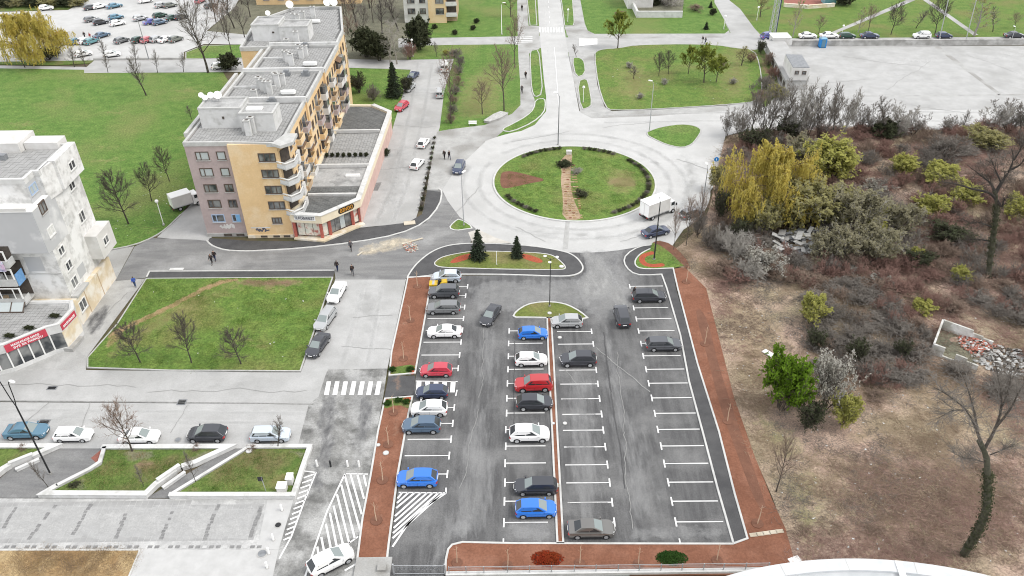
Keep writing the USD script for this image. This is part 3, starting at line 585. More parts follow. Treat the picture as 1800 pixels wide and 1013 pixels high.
# painted markings: children of the surface they are painted on
marks = thing('car_park_marking', kind='structure')
def mark(name, geom, z=L5 - .02, par=None, mat='paint'):
    part(par or marks, name, flat(geom, z), mat)
def bar(a, b, w): return sg.LineString([tuple(a[:2]), tuple(b[:2])]).buffer(w / 2, cap_style=2)
def stall_rows():
    def row(caps, direction, length, skip=()):
        pts = [G(*c) for c in caps]
        ax = np.array(pts[-1][:2]) - np.array(pts[0][:2]); ax /= np.linalg.norm(ax)
        for i, p in enumerate(pts):
            p = np.array(p[:2]); e = p + np.array(direction) * length
            if i in skip: mark('stall_line', bar(p - ax * .05, p + ax * .6, .14)); continue
            mark('stall_line', bar(p, e, .13).union(bar(p - ax * .55, p + ax * .55, .16)))
    row([(822, 504), (818.5, 520.5), (816.8, 540.6), (814.8, 560.6), (813, 581), (810.5, 602), (808, 624.6), (805.5, 648), (798.5, 717), (796, 745), (793, 772.8), (789.7, 801.6), (786.4, 834)], (-1, .012), 4.75)
    row([(895, 582.5), (894, 604.5), (893.7, 627), (893, 650), (892, 674.7), (891, 701), (890.5, 727), (889, 756), (889, 785), (888, 815), (887.7, 849), (886.7, 882), (885.7, 919.4), (885, 948)], (1, -.006), 4.3, (13,))
    row([(1039.9, 583.2), (1042.9, 605.3), (1045.9, 628.3), (1048, 651), (1051, 675.5), (1054, 701.5), (1057.5, 728.6), (1060.5, 756.7), (1064, 786), (1067.7, 817.4), (1071.7, 849), (1076, 883.6), (1080, 918.4)], (-1, .006), 4.45)
    row([(1107, 504), (1113.8, 542), (1118.4, 561.4), (1122.4, 582.5), (1126.9, 604.8), (1130.6, 626.3), (1135.6, 650), (1140.2, 674.5), (1145.7, 700.3), (1151, 727.4), (1156.2, 755.7), (1162, 784.8), (1167.7, 815.7), (1174.5, 848.5), (1180.8, 882), (1187.8, 918.2), (1194, 948)], (1, -.006), 4.6, (16,))
stall_rows()
def quadpx(pts): return Pg(P2(pts))
# zebra in the left bay row
for i in range(5):
    x0 = 732.5 + i * 15.0
    mark('zebra_stripe', quadpx([(x0, 671.5), (x0 + 8.5, 671.5), (x0 + 6.8, 690.5), (x0 - 1.7, 690.5)]))
mark('zebra_stripe', bar(G(731, 670.5), G(804.5, 671.5), .15)); mark('zebra_stripe', bar(G(803.5, 686), G(801, 697), .15))
# hatched triangle beside the blue hatchback
hat = quadpx([(701, 866), (784, 866), (728, 912), (705, 937), (690, 958)])
def hatch(poly, a, b, n, w, par, z):
    """n stripes from the line a (list of starts) to b, kept inside poly."""
    for s, e in zip(a, b):
        s, e = G(*s)[:2], G(*e)[:2]; d = (e - s) / np.linalg.norm(e - s)
        for g in polys(bar(s - d * .0, e + d * .0, w).intersection(poly)): mark('hatch_stripe', g, z, par)
mark('hatch_stripe', bar(G(701, 866.5), G(784, 867), .16)); mark('hatch_stripe', bar(G(784, 858), G(784, 868), .16))
mark('hatch_stripe', sg.LineString(P2([(784, 867.5), (745, 893), (715, 925), (690, 962)])).buffer(.10, cap_style=2))
_a = [(707, 867), (718, 867), (729, 867), (740, 867), (751, 867), (761, 867), (771, 867), (779, 867)]
_e = [(699, 877), (698, 885), (696.5, 894), (694.5, 908), (693, 918), (692, 929), (691, 938), (690, 947)]
hatch(hat.buffer(.3), _a, _e, 8, .22, marks, L5 - .02)
road_marks = thing('road_marking', kind='structure')
def rmark(n, g, z=L5): mark(n, g, z, road_marks)
for i in range(7):
    x = 574.5 + i * 14.8
    rmark('zebra_stripe', quadpx([(x, 671.5), (x + 7.6, 671.5), (x + 3.4, 695.5), (x - 5, 695.5)]))
_h2 = quadpx([(607, 833), (648, 834), (637, 905), (629, 945), (560, 1010), (536, 1013), (575, 905)])
rmark('hatch_stripe', bar(G(606, 833.5), G(647, 834.5), .15)); rmark('hatch_stripe', sg.LineString(P2([(607, 833), (575, 900), (558, 950), (536, 1016)])).buffer(.09, cap_style=2)); rmark('hatch_stripe', bar(G(630, 944), G(605, 962), .16))
for s, e in (((616, 834), (636, 905)), ((628, 834), (640, 878)), ((639, 834), (644, 856)), ((606, 836), (634, 936)), ((600, 853), (624, 948)), ((592.5, 870), (614, 956)), ((586.5, 890), (604, 962)), ((580, 903), (592, 961)), ((573, 922), (582, 966)), ((565, 945), (571, 976)), ((558, 962), (561, 983)), ((606, 1004), (630, 990))):
    rmark('hatch_stripe', bar(G(*s), G(*e), .2))
rmark('hatch_stripe', bar(G(535, 829), G(556, 831.5), .14)); rmark('hatch_stripe', sg.LineString(P2([(556, 831), (536, 880), (512, 945), (491, 983)])).buffer(.08, cap_style=2))
for i in range(13):
    t = i / 12.5; a = np.array([534, 841]) * (1 - t) + np.array([497, 955]) * t; b = np.array([554, 834]) * (1 - t) + np.array([508, 950]) * t
    rmark('hatch_stripe', bar(G(*a), G(*b), .19))
for i in range(9):
    x = 947.5 + i * 4.9; rmark('zebra_stripe', quadpx([(x, 49), (x + 2.6, 49), (x + 3, 57.5), (x + .3, 57.5)]))
for i in range(4):
    y = 65.5 + i * 3; rmark('zebra_stripe', quadpx([(907, y), (936, y - .6), (936, y + .6), (907, y + 1.3)]))
rmark('lane_line', sg.LineString(P2([(974.5, 84), (978, 130), (982, 190)])).buffer(.07, cap_style=2)); rmark('zebra_stripe', quadpx([(1018, 68.5), (1050, 68.5), (1050, 79), (1018, 82)]))
for i in range(5): rmark('lane_line', bar(G(964 + i * .5, 2 + i * 9), G(964.2 + i * .5, 6 + i * 9), .12))
mark('road_seam', quadpx([(994, 391), (1001.5, 391), (998, 438), (989, 439)]), L4, road_marks, 'concrete_old')

# plaza, retaining walls and planters, bottom left
sheet('plaza', [(-200, 876), (517, 878), (481, 1000), (470, 1060), (-200, 1060)], L2, 'plaza_stone')
sheet('plaza_plain', [(248, 967), (490, 967), (476, 1030), (470, 1060), (210, 1060)], L3, 'plaza_plain')
sheet('plaza_plain', [(470, 880), (515.5, 880), (490, 966), (452, 966)], L3, 'plaza_plain')
bed('dry_bed', [(-200, 967), (248, 967), (222, 1030), (200, 1060), (-200, 1060)], 'brown_grass', .1, 0, 'kerb', .15, .12)
sheet('ramp', [(60, 789), (190, 789), (180, 822), (102, 860), (78, 876), (-60, 876), (0, 842), (30, 815)], L3, 'road_grey')
sheet('ramp', [(404, 789), (440, 789), (301, 876), (258, 876)], L3, 'road_grey')

# stains, cracks and thin places
for _p, _e in (([(600, 500), (700, 500), (670, 640), (640, 640), (610, 560)], 3), ([(280, 660), (520, 662), (500, 700), (250, 695)], 2.5), ([(0, 720), (200, 716), (400, 735), (200, 760), (-40, 755)], 3), ([(640, 250), (760, 240), (735, 380), (640, 395)], 5), ([(800, 400), (900, 415), (1000, 430), (1150, 425), (1100, 405), (900, 395)], 2.5), ([(1180, 260), (1245, 280), (1245, 360), (1180, 390), (1190, 320)], 3)):
    soft('stain', _p, L4 - .002, 'stain', _e)
for _k in range(14):
    _q = random.Random(50 + _k); _u, _v = _q.uniform(1420, 1790), _q.uniform(88, 160); soft('stain', [(_u - 60, _v - 4), (_u + 50, _v - 6), (_u + 70, _v + 4), (_u - 40, _v + 8)], L4 + .004 + .001 * _k, 'stain', 5)
for _k in range(12):
    _q = random.Random(90 + _k); _u, _v = _q.uniform(120, 400), _q.uniform(8, 100); soft('stain', [(_u - 60, _v - 2), (_u + 50, _v - 3), (_u + 70, _v + 3), (_u - 40, _v + 4)], L4 + .004 + .001 * _k, 'stain', 6)
soft('worn_surface', [(575, 648), (683, 646), (664, 760), (640, 900), (622, 1010), (560, 1013), (600, 850), (605, 740)], L3 + .006, 'dust_pale', 2.6, 1)
soft('tar_mark', [(545, 712), (600, 655), (608, 740), (590, 840), (548, 900), (520, 880), (548, 790)], L3 + .009, 'tar_dark', 1.6, 1)
soft('tar_mark', [(620, 690), (672, 690), (660, 770), (640, 830), (615, 790)], L3 + .012, 'tar_dark', 1.4, 1)
soft('tar_mark', [(140, 570), (165, 545), (190, 525), (205, 540), (180, 585), (155, 600)], L2 + .010, 'tar_dark', 1.0, 1)
soft('thin_grass', [(770, 215), (800, 130), (860, 120), (905, 110), (905, 190), (860, 218)], L0 + .008, 'thin_grass', 6)
soft('thin_grass', [(1060, 110), (1120, 100), (1180, 140), (1150, 185), (1075, 185)], .108, 'thin_grass', 6)
soft('thin_grass', [(1270, 90), (1330, 95), (1336, 170), (1280, 182), (1240, 150)], .108, 'thin_grass', 5)
soft('thin_grass', [(140, 460), (280, 395), (300, 375), (270, 420), (180, 440)], L0 + .01, 'thin_grass', 3)
soft('thin_grass', [(160, 640), (250, 560), (350, 515), (420, 500), (330, 560), (240, 610), (190, 645)], .122, 'thin_grass', 2)
soft('thin_grass', [(1060, 300), (1110, 290), (1140, 320), (1110, 350), (1060, 345)], .14, 'thin_grass', 2.5)
for _k in range(16):
    _q = random.Random(150 + _k); _u, _v = _q.uniform(10, 330), _q.uniform(140, 400); soft('thin_grass', [(_u - 40, _v - 5), (_u + 30, _v - 9), (_u + 45, _v + 6), (_u - 30, _v + 10)], L0 + .010 + .0008 * _k, 'thin_grass', 4)
for _k in range(10):
    _q = random.Random(190 + _k); _u, _v = _q.uniform(210, 540), _q.uniform(500, 640); soft('thin_grass', [(_u - 30, _v - 8), (_u + 25, _v - 12), (_u + 35, _v + 8), (_u - 20, _v + 12)], .126 + .0008 * _k, 'thin_grass', 1.6, cut=LAWN_L)
for _k in range(12):
    _q = random.Random(230 + _k); _u, _v = _q.uniform(660, 715), _q.uniform(540, 980); soft('loose_soil', [(_u - 16, _v - 20), (_u + 12, _v - 22), (_u + 16, _v + 20), (_u - 14, _v + 24)], .136 + .0008 * _k, 'bare_soil', 1.5, cut=Pg(P2([(716, 488), (760, 487), (749.6, 553), (731, 658), (719.5, 729), (701, 834), (685, 960), (676, 1040), (618, 1040), (635, 914), (650, 834), (663, 760), (687, 621), (712, 508)])).buffer(-.3))

def arc(r0, r1, a0, a1): 
    t = np.radians(np.linspace(a0, a1, 40)); return [tuple(RC + r1 * np.array([math.cos(x), math.sin(x)])) for x in t] + [tuple(RC + r0 * np.array([math.cos(x), math.sin(x)])) for x in t[::-1]]
for _i, (_a, _b, _c, _d) in enumerate(((15.4, 17.2, 150, 400), (18.2, 20.0, 160, 395), (15.6, 17.4, 20, 140), (18.6, 20.4, 30, 130))): soft('tyre_track', arc(_a, _b, _c, _d), L4 - .004 + .0006 * _i, 'track', .8, 0, .5, True)
for _i, (_u0, _u1) in enumerate(((958, 964), (967, 972), (982, 987), (993, 998))): soft('tyre_track', [(_u0 - 4, 2), (_u1 - 4, 2), (_u1 + 8, 190), (_u0 + 8, 190)], L4 - .004 + .0006 * _i, 'track', .7, 0, .6)
for _i, (_p, _w) in enumerate((([(1060, 204), (1200, 200), (1400, 195), (1900, 200)], 1.2), ([(1060, 216), (1300, 212), (1900, 214)], 1.2), ([(735, 110), (720, 200), (690, 330), (660, 395)], 1.3), ([(760, 110), (745, 200), (715, 330), (690, 392)], 1.3), ([(0, 738), (260, 742), (540, 745)], 1.0), ([(0, 722), (260, 724), (540, 728)], 1.0), ([(640, 500), (600, 648)], 1.1), ([(672, 500), (645, 648)], 1.1))):
    _g = sg.LineString(P2(_p)).buffer(_w / 2, cap_style=2); soft('tyre_track', list(_g.exterior.coords)[:-1], L4 + .008 + .0006 * _i, 'track', .5, 0, .4, True)
# cracks and seams
M('pale_scratch', (.22, .22, .216), (.28, .28, .272), 2, .9)
cr = thing('surface_cracks', kind='structure'); _rc = random.Random(77)
def crack(a, b, w, mat, z, wob=.5, n=14):
    a, b = np.array(G(*a)[:2]), np.array(G(*b)[:2]); d = b - a; L = np.linalg.norm(d); nn = np.array([-d[1], d[0]]) / L; o = 0; p = []
    for i in range(n + 1):
        o += _rc.uniform(-wob, wob) * L / n * .6; o *= .85; p.append(tuple(a + d * i / n + nn * o))
    part(cr, 'crack', flat(sg.LineString(p).buffer(w / 2, cap_style=2), z), mat)
for a, b, w in (((900, 250), (1000, 232), .07), ((840, 330), (790, 395), .08), ((1060, 225), (1150, 215), .06), ((1190, 280), (1245, 300), .09), ((1090, 425), (1180, 400), .07), ((905, 400), (960, 425), .07), ((640, 300), (740, 292), .06), ((650, 220), (768, 222), .06), ((690, 160), (775, 166), .06), ((620, 560), (690, 556), .06), ((600, 610), (688, 615), .05), ((0, 676), (240, 680), .05), ((260, 690), (540, 684), .05), ((40, 750), (90, 706), .07), ((140, 760), (160, 708), .06), ((300, 762), (330, 712), .05), ((1480, 100), (1620, 118), .09), ((1560, 160), (1640, 110), .08), ((1700, 96), (1790, 130), .08), ((1400, 150), (1520, 140), .09), ((1600, 185), (1700, 200), .09), ((1640, 205), (1560, 195), .09), ((230, 470), (205, 490), .05), ((180, 560), (225, 515), .06)):
    crack(a, b, w, 'slab_joint', L4 + .016)
for a, b, w in (((1048, 612), (1100, 655), .11), ((1100, 655), (1142, 690), .14), ((992, 650), (1014, 675), .09), ((840, 720), (812, 860), .07), ((850, 570), (844, 700), .06), ((1085, 620), (1096, 760), .07), ((1096, 760), (1110, 930), .08)): crack(a, b, w, 'pale_scratch', L5 - .006, .5, 26)
for a, b, w in (((1062, 585), (1075, 690), .16), ((1075, 690), (1098, 860), .10), ((905, 600), (900, 760), .08)): crack(a, b, w, 'asphalt_new', L5 - .004, .2)
M('wall_pink', (.58, .42, .37), (.50, .34, .30), .8, .85)
LEAF('roof_slab', (.45, .45, .442), (.36, .36, .352), .2)
LEAF('pebble_slab', (.36, .365, .355), (.25, .255, .25), .5)

# ------------------------------------------------------------------ buildings
def window(par, c, w, h, ax, out, frame='frame_dark', pane='pane', sashes=2, deep=.06, name='window', label=None):
    """a window centred at c in a wall running along ax and facing out (2-vectors): frame, mullions and its panes behind them."""
    c = np.array(c, float); ax = np.array(ax, float); out = np.array(out, float); t = .13
    def pc(x0, x1, z0, z1, d0, d1):
        q = [c[:2] + ax * x0 + out * d0, c[:2] + ax * x1 + out * d0, c[:2] + ax * x1 + out * d1, c[:2] + ax * x0 + out * d1]
        return np.array([[*p, c[2] + z0] for p in q] + [[*p, c[2] + z1] for p in q]), (_BF if ax[0] * out[1] - ax[1] * out[0] > 0 else _BF[:, ::-1])
    fr = [pc(-w / 2, w / 2, h / 2 - t, h / 2, -.1, deep), pc(-w / 2, w / 2, -h / 2, -h / 2 + t, -.1, deep), pc(-w / 2, -w / 2 + t, -h / 2 + t, h / 2 - t, -.1, deep), pc(w / 2 - t, w / 2, -h / 2 + t, h / 2 - t, -.1, deep)]
    xs = [-w / 2 + w * k / sashes for k in range(1, sashes)] if not isinstance(sashes, tuple) else [-w / 2 + w * sashes[0]]
    for x in xs: fr.append(pc(x - .065, x + .065, -h / 2 + t, h / 2 - t, -.1, deep - .01))
    wd = part(par, name, cat(fr), frame, label=label)
    part(wd, 'sill', pc(-w / 2 - .08, w / 2 + .08, -h / 2 - .07, -h / 2 - .003, -.05, deep + .09), 'parapet')
    ed = [-w / 2] + xs + [w / 2]
    for a, b in zip(ed[:-1], ed[1:]): part(wd, 'pane', pc(a + .05, b - .05, -h / 2 + .05, h / 2 - .05, -.08, .008), pane)
    return wd
def slabs(par, name, poly, z, size, mat, gap=.05, th=.05, rot=0.0):
    """roof slabs laid in a grid over a flat roof, each with its own edges, joined as one part."""
    b = poly.bounds; out = []
    for i, x in enumerate(np.arange(b[0], b[2], size)):
        for j, y in enumerate(np.arange(b[1], b[3], size)):
            q = sg.box(x + gap / 2, y + gap / 2, x + size - gap / 2, y + size - gap / 2)
            if poly.contains(q):
                r = (i * 7919 + j * 104729) % 97 / 97.0
                v, f = box(x + gap / 2, x + size - gap / 2, y + gap / 2, y + size - gap / 2, z - .01, z + th * (.5 + .7 * r)); out.append((v, f[2:]))
    part(par, name, cat(out), mat, kind='stuff')
def shell(fp, z0, z1): return prism(sg.Polygon(fp), z0, z1)
def rim(par, fp, z0, z1, w, mat='parapet', name='parapet'):
    p = sg.Polygon(fp); part(par, name, prism(p.buffer(.06, join_style=2).difference(p.buffer(-w, join_style=2)), z0, z1), mat)

RZ = 15.4
blk = thing('apartment_building', 'long stepped cream and mauve apartment block with flat grey roofs and white chimneys', 'apartment building')
FA_P = [(-46.8, 104.6), (-40.45, 104.6), (-40.45, 120), (-46.8, 120)]
FA_C = [(-40.447, 104.05), (-33.4, 104.05), (-33.4, 105.4), (-32.6, 107.0), (-32.6, 120), (-40.447, 120)]
part(blk, 'wall', shell(FA_P, 0, RZ), 'wall_purple', label='mauve end wall')
part(blk, 'wall', shell(FA_C, 0, RZ), 'wall_cream', label='cream end wall')
FB = [(-46.0, 120.003), (-32.35, 120.003), (-32.35, 133.4), (-46.0, 133.4)]
FC = [(-44.7, 133.403), (-32.0, 133.403), (-32.0, 147), (-44.7, 147)]
FD = [(-50.1, 146.2), (-44.9, 146.2), (-44.9, 147.003), (-32.3, 147.003), (-32.5, 156), (-35.7, 172.5), (-45.8, 172.5), (-51.6, 163)]
FD2 = [(-44.9, 147.003), (-32.3, 147.003), (-32.4, 151), (-37.5, 151), (-37.5, 147.4)]
for fp, m in ((FB, 'wall_cream'), (FC, 'wall_cream'), (FD, 'wall_cream')): part(blk, 'wall', shell(fp, 0, RZ), m)
for fp in (FA_P[:1] + [(-33.4, 104.05), (-32.6, 107), (-32.6, 120), (-46.8, 120)], FB, FC, FD):
    pl = sg.Polygon(fp).buffer(-.35, join_style=2)
    part(blk, 'roof', flat(pl, RZ + .02), 'roof_joint')
slabs(blk, 'roof_slab', sg.box(-46.3, 105.1, -33.1, 119.5), RZ + .045, .5, 'roof_slab')
slabs(blk, 'roof_slab', sg.box(-45.3, 120.9, -32.9, 132.9), RZ + .045, .5, 'roof_slab')
slabs(blk, 'roof_slab', sg.box(-43.9, 134.2, -32.5, 146.5), RZ + .045, .5, 'roof_slab')
slabs(blk, 'roof_slab', sg.Polygon(FD).buffer(-.6), RZ + .045, .5, 'roof_slab')
rim(blk, [(-46.8, 104.6), (-40.45, 104.55), (-33.4, 104.0), (-32.6, 107), (-32.6, 119.9), (-46.8, 119.9)], RZ - .35, RZ + .28, .3)
rim(blk, [(-46.0, 120.35), (-32.3, 120.35), (-32.3, 133.1), (-46.0, 133.1)], RZ - .3, RZ + .5, .35)
rim(blk, [(-44.7, 133.8), (-31.95, 133.8), (-31.95, 146.9), (-44.7, 146.9)], RZ - .3, RZ + .5, .35)
rim(blk, FD, RZ - .3, RZ + .45, .35)
for x0, x1, y in ((-46.3, -32.3, 119.8), (-45.9, -32.0, 133.25), (-44.7, -31.9, 147.0)):
    part(blk, 'fire_wall', box(x0, x1, y - .22, y + .22, RZ + .05, RZ + .95), 'wall_light')
for x0, x1, y in ((-45.8, -38.6, 126.2), (-44.4, -39.6, 140.4)): part(blk, 'roof_kerb', box(x0, x1, y - .13, y + .13, RZ + .03, RZ + .42), 'wall_light')
for x, y0, y1 in ((-47.15, 120.3, 133.2), (-45.9, 133.7, 146.0), (-47.6, 108.0, 119.8)):
    part(blk, 'cornice', box(x - .28, x + .25, y0, y1, RZ - .5, RZ + .18), 'parapet')
# windows of the two end walls
for i, z in enumerate((13.5, 10.9, 8.27, 5.66, 3.16)):
    lb = None
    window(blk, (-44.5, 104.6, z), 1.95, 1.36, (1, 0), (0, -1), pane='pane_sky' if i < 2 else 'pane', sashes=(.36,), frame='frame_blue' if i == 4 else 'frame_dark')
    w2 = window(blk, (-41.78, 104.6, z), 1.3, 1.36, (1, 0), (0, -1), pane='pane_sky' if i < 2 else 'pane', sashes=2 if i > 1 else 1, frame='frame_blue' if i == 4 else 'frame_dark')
    if i == 4: part(w2, 'shutter', box(-41.75, -41.2, 104.50, 104.59, 2.6, 3.7), 'blue_shutter')
    if i < 4:
        window(blk, (-35.05, 104.05, z - .1), 2.5, 1.36, (1, 0), (0, -1), pane='pane', sashes=3)
    else:
        window(blk, (-35.5, 104.05, 2.95), 1.5, 1.1, (1, 0), (0, -1), pane='pane', sashes=3)
    if i < 4:   # corner balcony
        fz = z - 1.75
        bal = part(blk, 'balcony', prism(sg.Polygon([(-33.9, 104.0), (-32.35, 103.1), (-31.2, 104.3), (-31.2, 106.6), (-32.55, 106.9), (-33.38, 105.38)]), fz, fz + .18), 'parapet')
        l = sg.LineString([(-33.75, 103.95), (-32.35, 103.2), (-31.3, 104.35), (-31.3, 106.5)]).buffer(.06, cap_style=2, join_style=2)
        part(bal, 'rail', prism(l, fz + .18, fz + .72), 'railing'); part(bal, 'handrail', prism(l.buffer(.03), fz + 1.0, fz + 1.09), 'frame_white')
        part(blk, 'balcony_fin', prism(sg.box(-31.5, 106.3, -31.15, 107.4), fz - .6, fz + 1.3), 'wall_white')
        part(blk, 'loggia', prism(sg.Polygon([(-33.36, 104.9), (-33.30, 105.3), (-32.58, 106.75), (-32.5, 106.6)]), fz + .2, fz + 2.2), 'recess')
part(blk, 'canopy', prism(sg.Polygon([(-34.0, 103.9), (-32.5, 102.95), (-31.0, 104.2), (-31.0, 107.2), (-32.5, 107.2)]), RZ - .15, RZ + .3), 'parapet')
def scrawl(par, x0, x1, z0, z1, y, mat, seed, n=26, w=.09, name='graffiti'):
    q = random.Random(seed); p = [(x0 + (x1 - x0) * (i / n) + q.uniform(-.25, .25), q.uniform(z0, z1)) for i in range(n + 1)]; l = sg.LineString(chaikin(p, 2, False)).buffer(w)
    v, f = prism(l, 0, .01); part(par, name, (np.column_stack([v[:, 0], y - v[:, 2], v[:, 1]]), f[:, ::-1]), mat)
scrawl(blk, -44.4, -42.6, 1.3, 2.1, 104.6, 'wall_white', 3, 30, .13); scrawl(blk, -39.0, -37.2, 1.0, 1.6, 104.05, 'sign_ink', 5, 26, .10); scrawl(blk, -39.6, -36.6, 1.7, 1.75, 104.05, 'wall_light', 9, 12, .1)
part(blk, 'plinth', box(-46.85, -40.4, 104.4, 104.6, 0, .55), 'wall_concrete'); part(blk, 'plinth', box(-40.4, -33.4, 103.85, 104.05, 0, .5), 'wall_beige')
for x in (-43.6, -41.7): part(blk, 'cellar_opening', box(x - .6, x + .6, 104.36, 104.4, .12, .5), 'recess')
for x in (-37.9, -36.0, -34.4): part(blk, 'cellar_opening', box(x - .5, x + .5, 103.81, 103.85, .1, .45), 'recess')
# the long street side: window columns, bays and white balconies
def side(x, ys, kinds, z_from=1):
    for y, k in zip(ys, kinds):
        for i, z in enumerate((13.4, 10.8, 8.2, 5.6)):
            if k == 'w': window(blk, (x, y, z), 1.25, 1.5, (0, -1), (1, 0), pane='pane', frame='shade_brown')
            elif k == 'n': window(blk, (x, y, z), .8, 1.5, (0, -1), (1, 0), pane='pane', frame='frame_dark', sashes=1)
            elif k == 'b':
                fz = z - 1.65; r = ((i * 37 + int(y * 10)) % 5)
                bal = part(blk, 'balcony', box(x - .05, x + .8, y - 1.35, y + 1.35, fz, fz + .18), 'parapet')
                pl = sg.box(x + .68, y - 1.35, x + .8, y + 1.35).union(sg.box(x, y - 1.35, x + .8, y - 1.2)).union(sg.box(x, y + 1.2, x + .8, y + 1.35))
                part(bal, 'parapet', prism(pl, fz + .18, fz + .95 + .1 * (r == 1)), ('wall_white', 'wall_cream', 'wall_tan', 'wall_cream', 'wall_purple')[r])
                part(blk, 'balcony_door', box(x - .1, x + .012, y - 1.0, y + 1.0, fz + .2, fz + 2.35), 'recess' if r % 2 else 'pane')
                if r == 3: part(bal, 'awning', slab([(x + .02, y - 1.3, z + .95), (x + .95, y - 1.3, z + .45), (x + .95, y + 1.3, z + .45), (x + .02, y + 1.3, z + .95)], .05), 'shade_brown')
            elif k == 'g':
                fz = z - 1.65; part(blk, 'bay', box(x - .05, x + .95, y - .9, y + .9, fz, fz + 1.15), 'wall_white' if (i + int(y)) % 3 else 'wall_purple'); part(blk, 'glazed_bay', box(x - .05, x + .9, y - .85, y + .85, fz + 1.153, fz + 2.4), 'pane')
side(-32.6, (108.3, 110.2, 112.6, 115.4, 117.4, 119.0), 'wnbwbn')
side(-32.35, (121.6, 123.8, 126.2, 128.4, 130.6, 132.4), 'wnbwgn')
side(-32.0, (134.8, 137.0, 139.4, 141.6, 143.8, 145.8), 'wbnwbg')
for i, (y0, y1, x) in enumerate(((147.3, 149, -32.32), (149.8, 151.6, -32.36), (152.6, 154.2, -32.42))):
    for z in (13.4, 10.8, 8.2, 5.6): window(blk, (x, (y0 + y1) / 2, z), 1.1, 1.5, (0, -1), (1, 0), pane='pane', frame='shade_brown', sashes=1)
for t in (.2, .5, .8):
    p0, p1 = np.array([-32.5, 156.]), np.array([-35.7, 172.5]); c = p0 + (p1 - p0) * t; a = (p0 - p1) / np.linalg.norm(p0 - p1); o = np.array([-a[1], a[0]])
    for z in (13.4, 10.8, 8.2): window(blk, (*c, z), 1.6, 1.5, a, o, pane='pane', frame='shade_brown')
# roof houses, chimneys, hoods, dishes
def roofhouse(x0, x1, y0, y1, h, hatch=None):
    w = part(blk, 'roof_house', box(x0, x1, y0, y1, RZ + .03, RZ + h), 'wall_light')
    part(w, 'parapet', prism(sg.box(x0 - .05, y0 - .05, x1 + .05, y1 + .05).difference(sg.box(x0 + .28, y0 + .28, x1 - .28, y1 - .28)), RZ + h - .02, RZ + h + .25), 'parapet')
    part(w, 'roof', flat(sg.box(x0 + .26, y0 + .26, x1 - .26, y1 - .26), RZ + h + .03), 'roof_felt'); return w
h1 = roofhouse(-45.7, -39.42, 109.9, 114.2, 3.0); part(h1, 'vent', box(-42.4, -42.1, 109.84, 109.9, RZ + 1.5, RZ + 1.9), 'recess')
h2 = roofhouse(-39.4, -34.4, 108.5, 112.4, 2.7); part(h2, 'hatch', box(-39.0, -38.3, 108.42, 108.5, RZ + 1.1, RZ + 1.75), 'recess'); part(h2, 'door', box(-38.9, -38.2, 108.45, 108.5, RZ + .05, RZ + 1.0), 'frame_white')
h3 = roofhouse(-48.7, -43.5, 150.7, 156.2, 3.0); part(h3, 'vent', box(-44.9, -44.5, 150.62, 150.7, RZ + 1.6, RZ + 1.9), 'recess')
h4 = roofhouse(-43.48, -38.0, 150.4, 154.6, 2.7)
def chimney(x, y, w=.85, d=.6, h=1.7):
    c = part(blk, 'chimney', box(x - w / 2, x + w / 2, y - d / 2, y + d / 2, RZ + .03, RZ + h), 'wall_light')
    part(c, 'cap', box(x - w / 2 - .08, x + w / 2 + .08, y - d / 2 - .08, y + d / 2 + .08, RZ + h, RZ + h + .14), 'parapet'); part(c, 'flue', box(x - w / 4, x + w / 4, y - d / 4, y + d / 4, RZ + h + .1, RZ + h + .2), 'recess')
for x, y, h in ((-41.2, 126.0, 1.9), (-40.5, 125.2, 1.8), (-39.6, 124.0, 1.9), (-38.9, 127.6, 2.0), (-38.4, 126.6, 2.2), (-37.7, 127.4, 1.9), (-41.0, 121.9, 1.3), (-38.9, 123.4, 2.1),
                (-40.0, 139.6, 1.8), (-39.4, 138.6, 1.9), (-38.2, 142.3, 1.9), (-37.4, 140.6, 1.8), (-36.9, 141.8, 1.9), (-38.4, 137.0, 2.0), (-38.0, 107.2, 2.3), (-37.6, 107.9, 2.5),
                (-41.7, 147.9, 1.2), (-39.9, 148.6, 2.4), (-43.2, 161.0, 2.2), (-42.2, 160.3, 2.2), (-40.2, 165.5, 2.3), (-41.9, 163.5, 1.9)): chimney(x, y, h=h)
def hood(x, y, l=2.3):
    s = sg.LineString([(x - l / 2 + .35, y), (x + l / 2 - .35, y)]).buffer(.42, quad_segs=6)
    c = part(blk, 'vent_hood', prism(s, RZ + .35, RZ + .8), 'lamp_white', smooth=40); part(c, 'base', prism(s.buffer(-.15), RZ + .03, RZ + .36), 'wall_concrete')
for x, y in ((-35.8, 122.9), (-35.0, 136.4), (-39.3, 161.8), (-42.4, 158.3), (-38.2, 110.5)): hood(x, y) if y != 110.5 else part(blk, 'skylight', box(-38.7, -36.4, 109.9, 111.0, RZ + 2.75, RZ + 3.0), 'lamp_white')
for x, y in ((-38.2, 131.8), (-34.8, 131.6), (-37.6, 119.2), (-38.0, 146.4)): part(blk, 'roof_plant', cat([box(x - .7, x + .7, y - .4, y + .4, RZ + .05, RZ + .7), box(x - .3, x + .5, y - .3, y + .3, RZ + .7, RZ + 1.1)]), 'metal_grey')
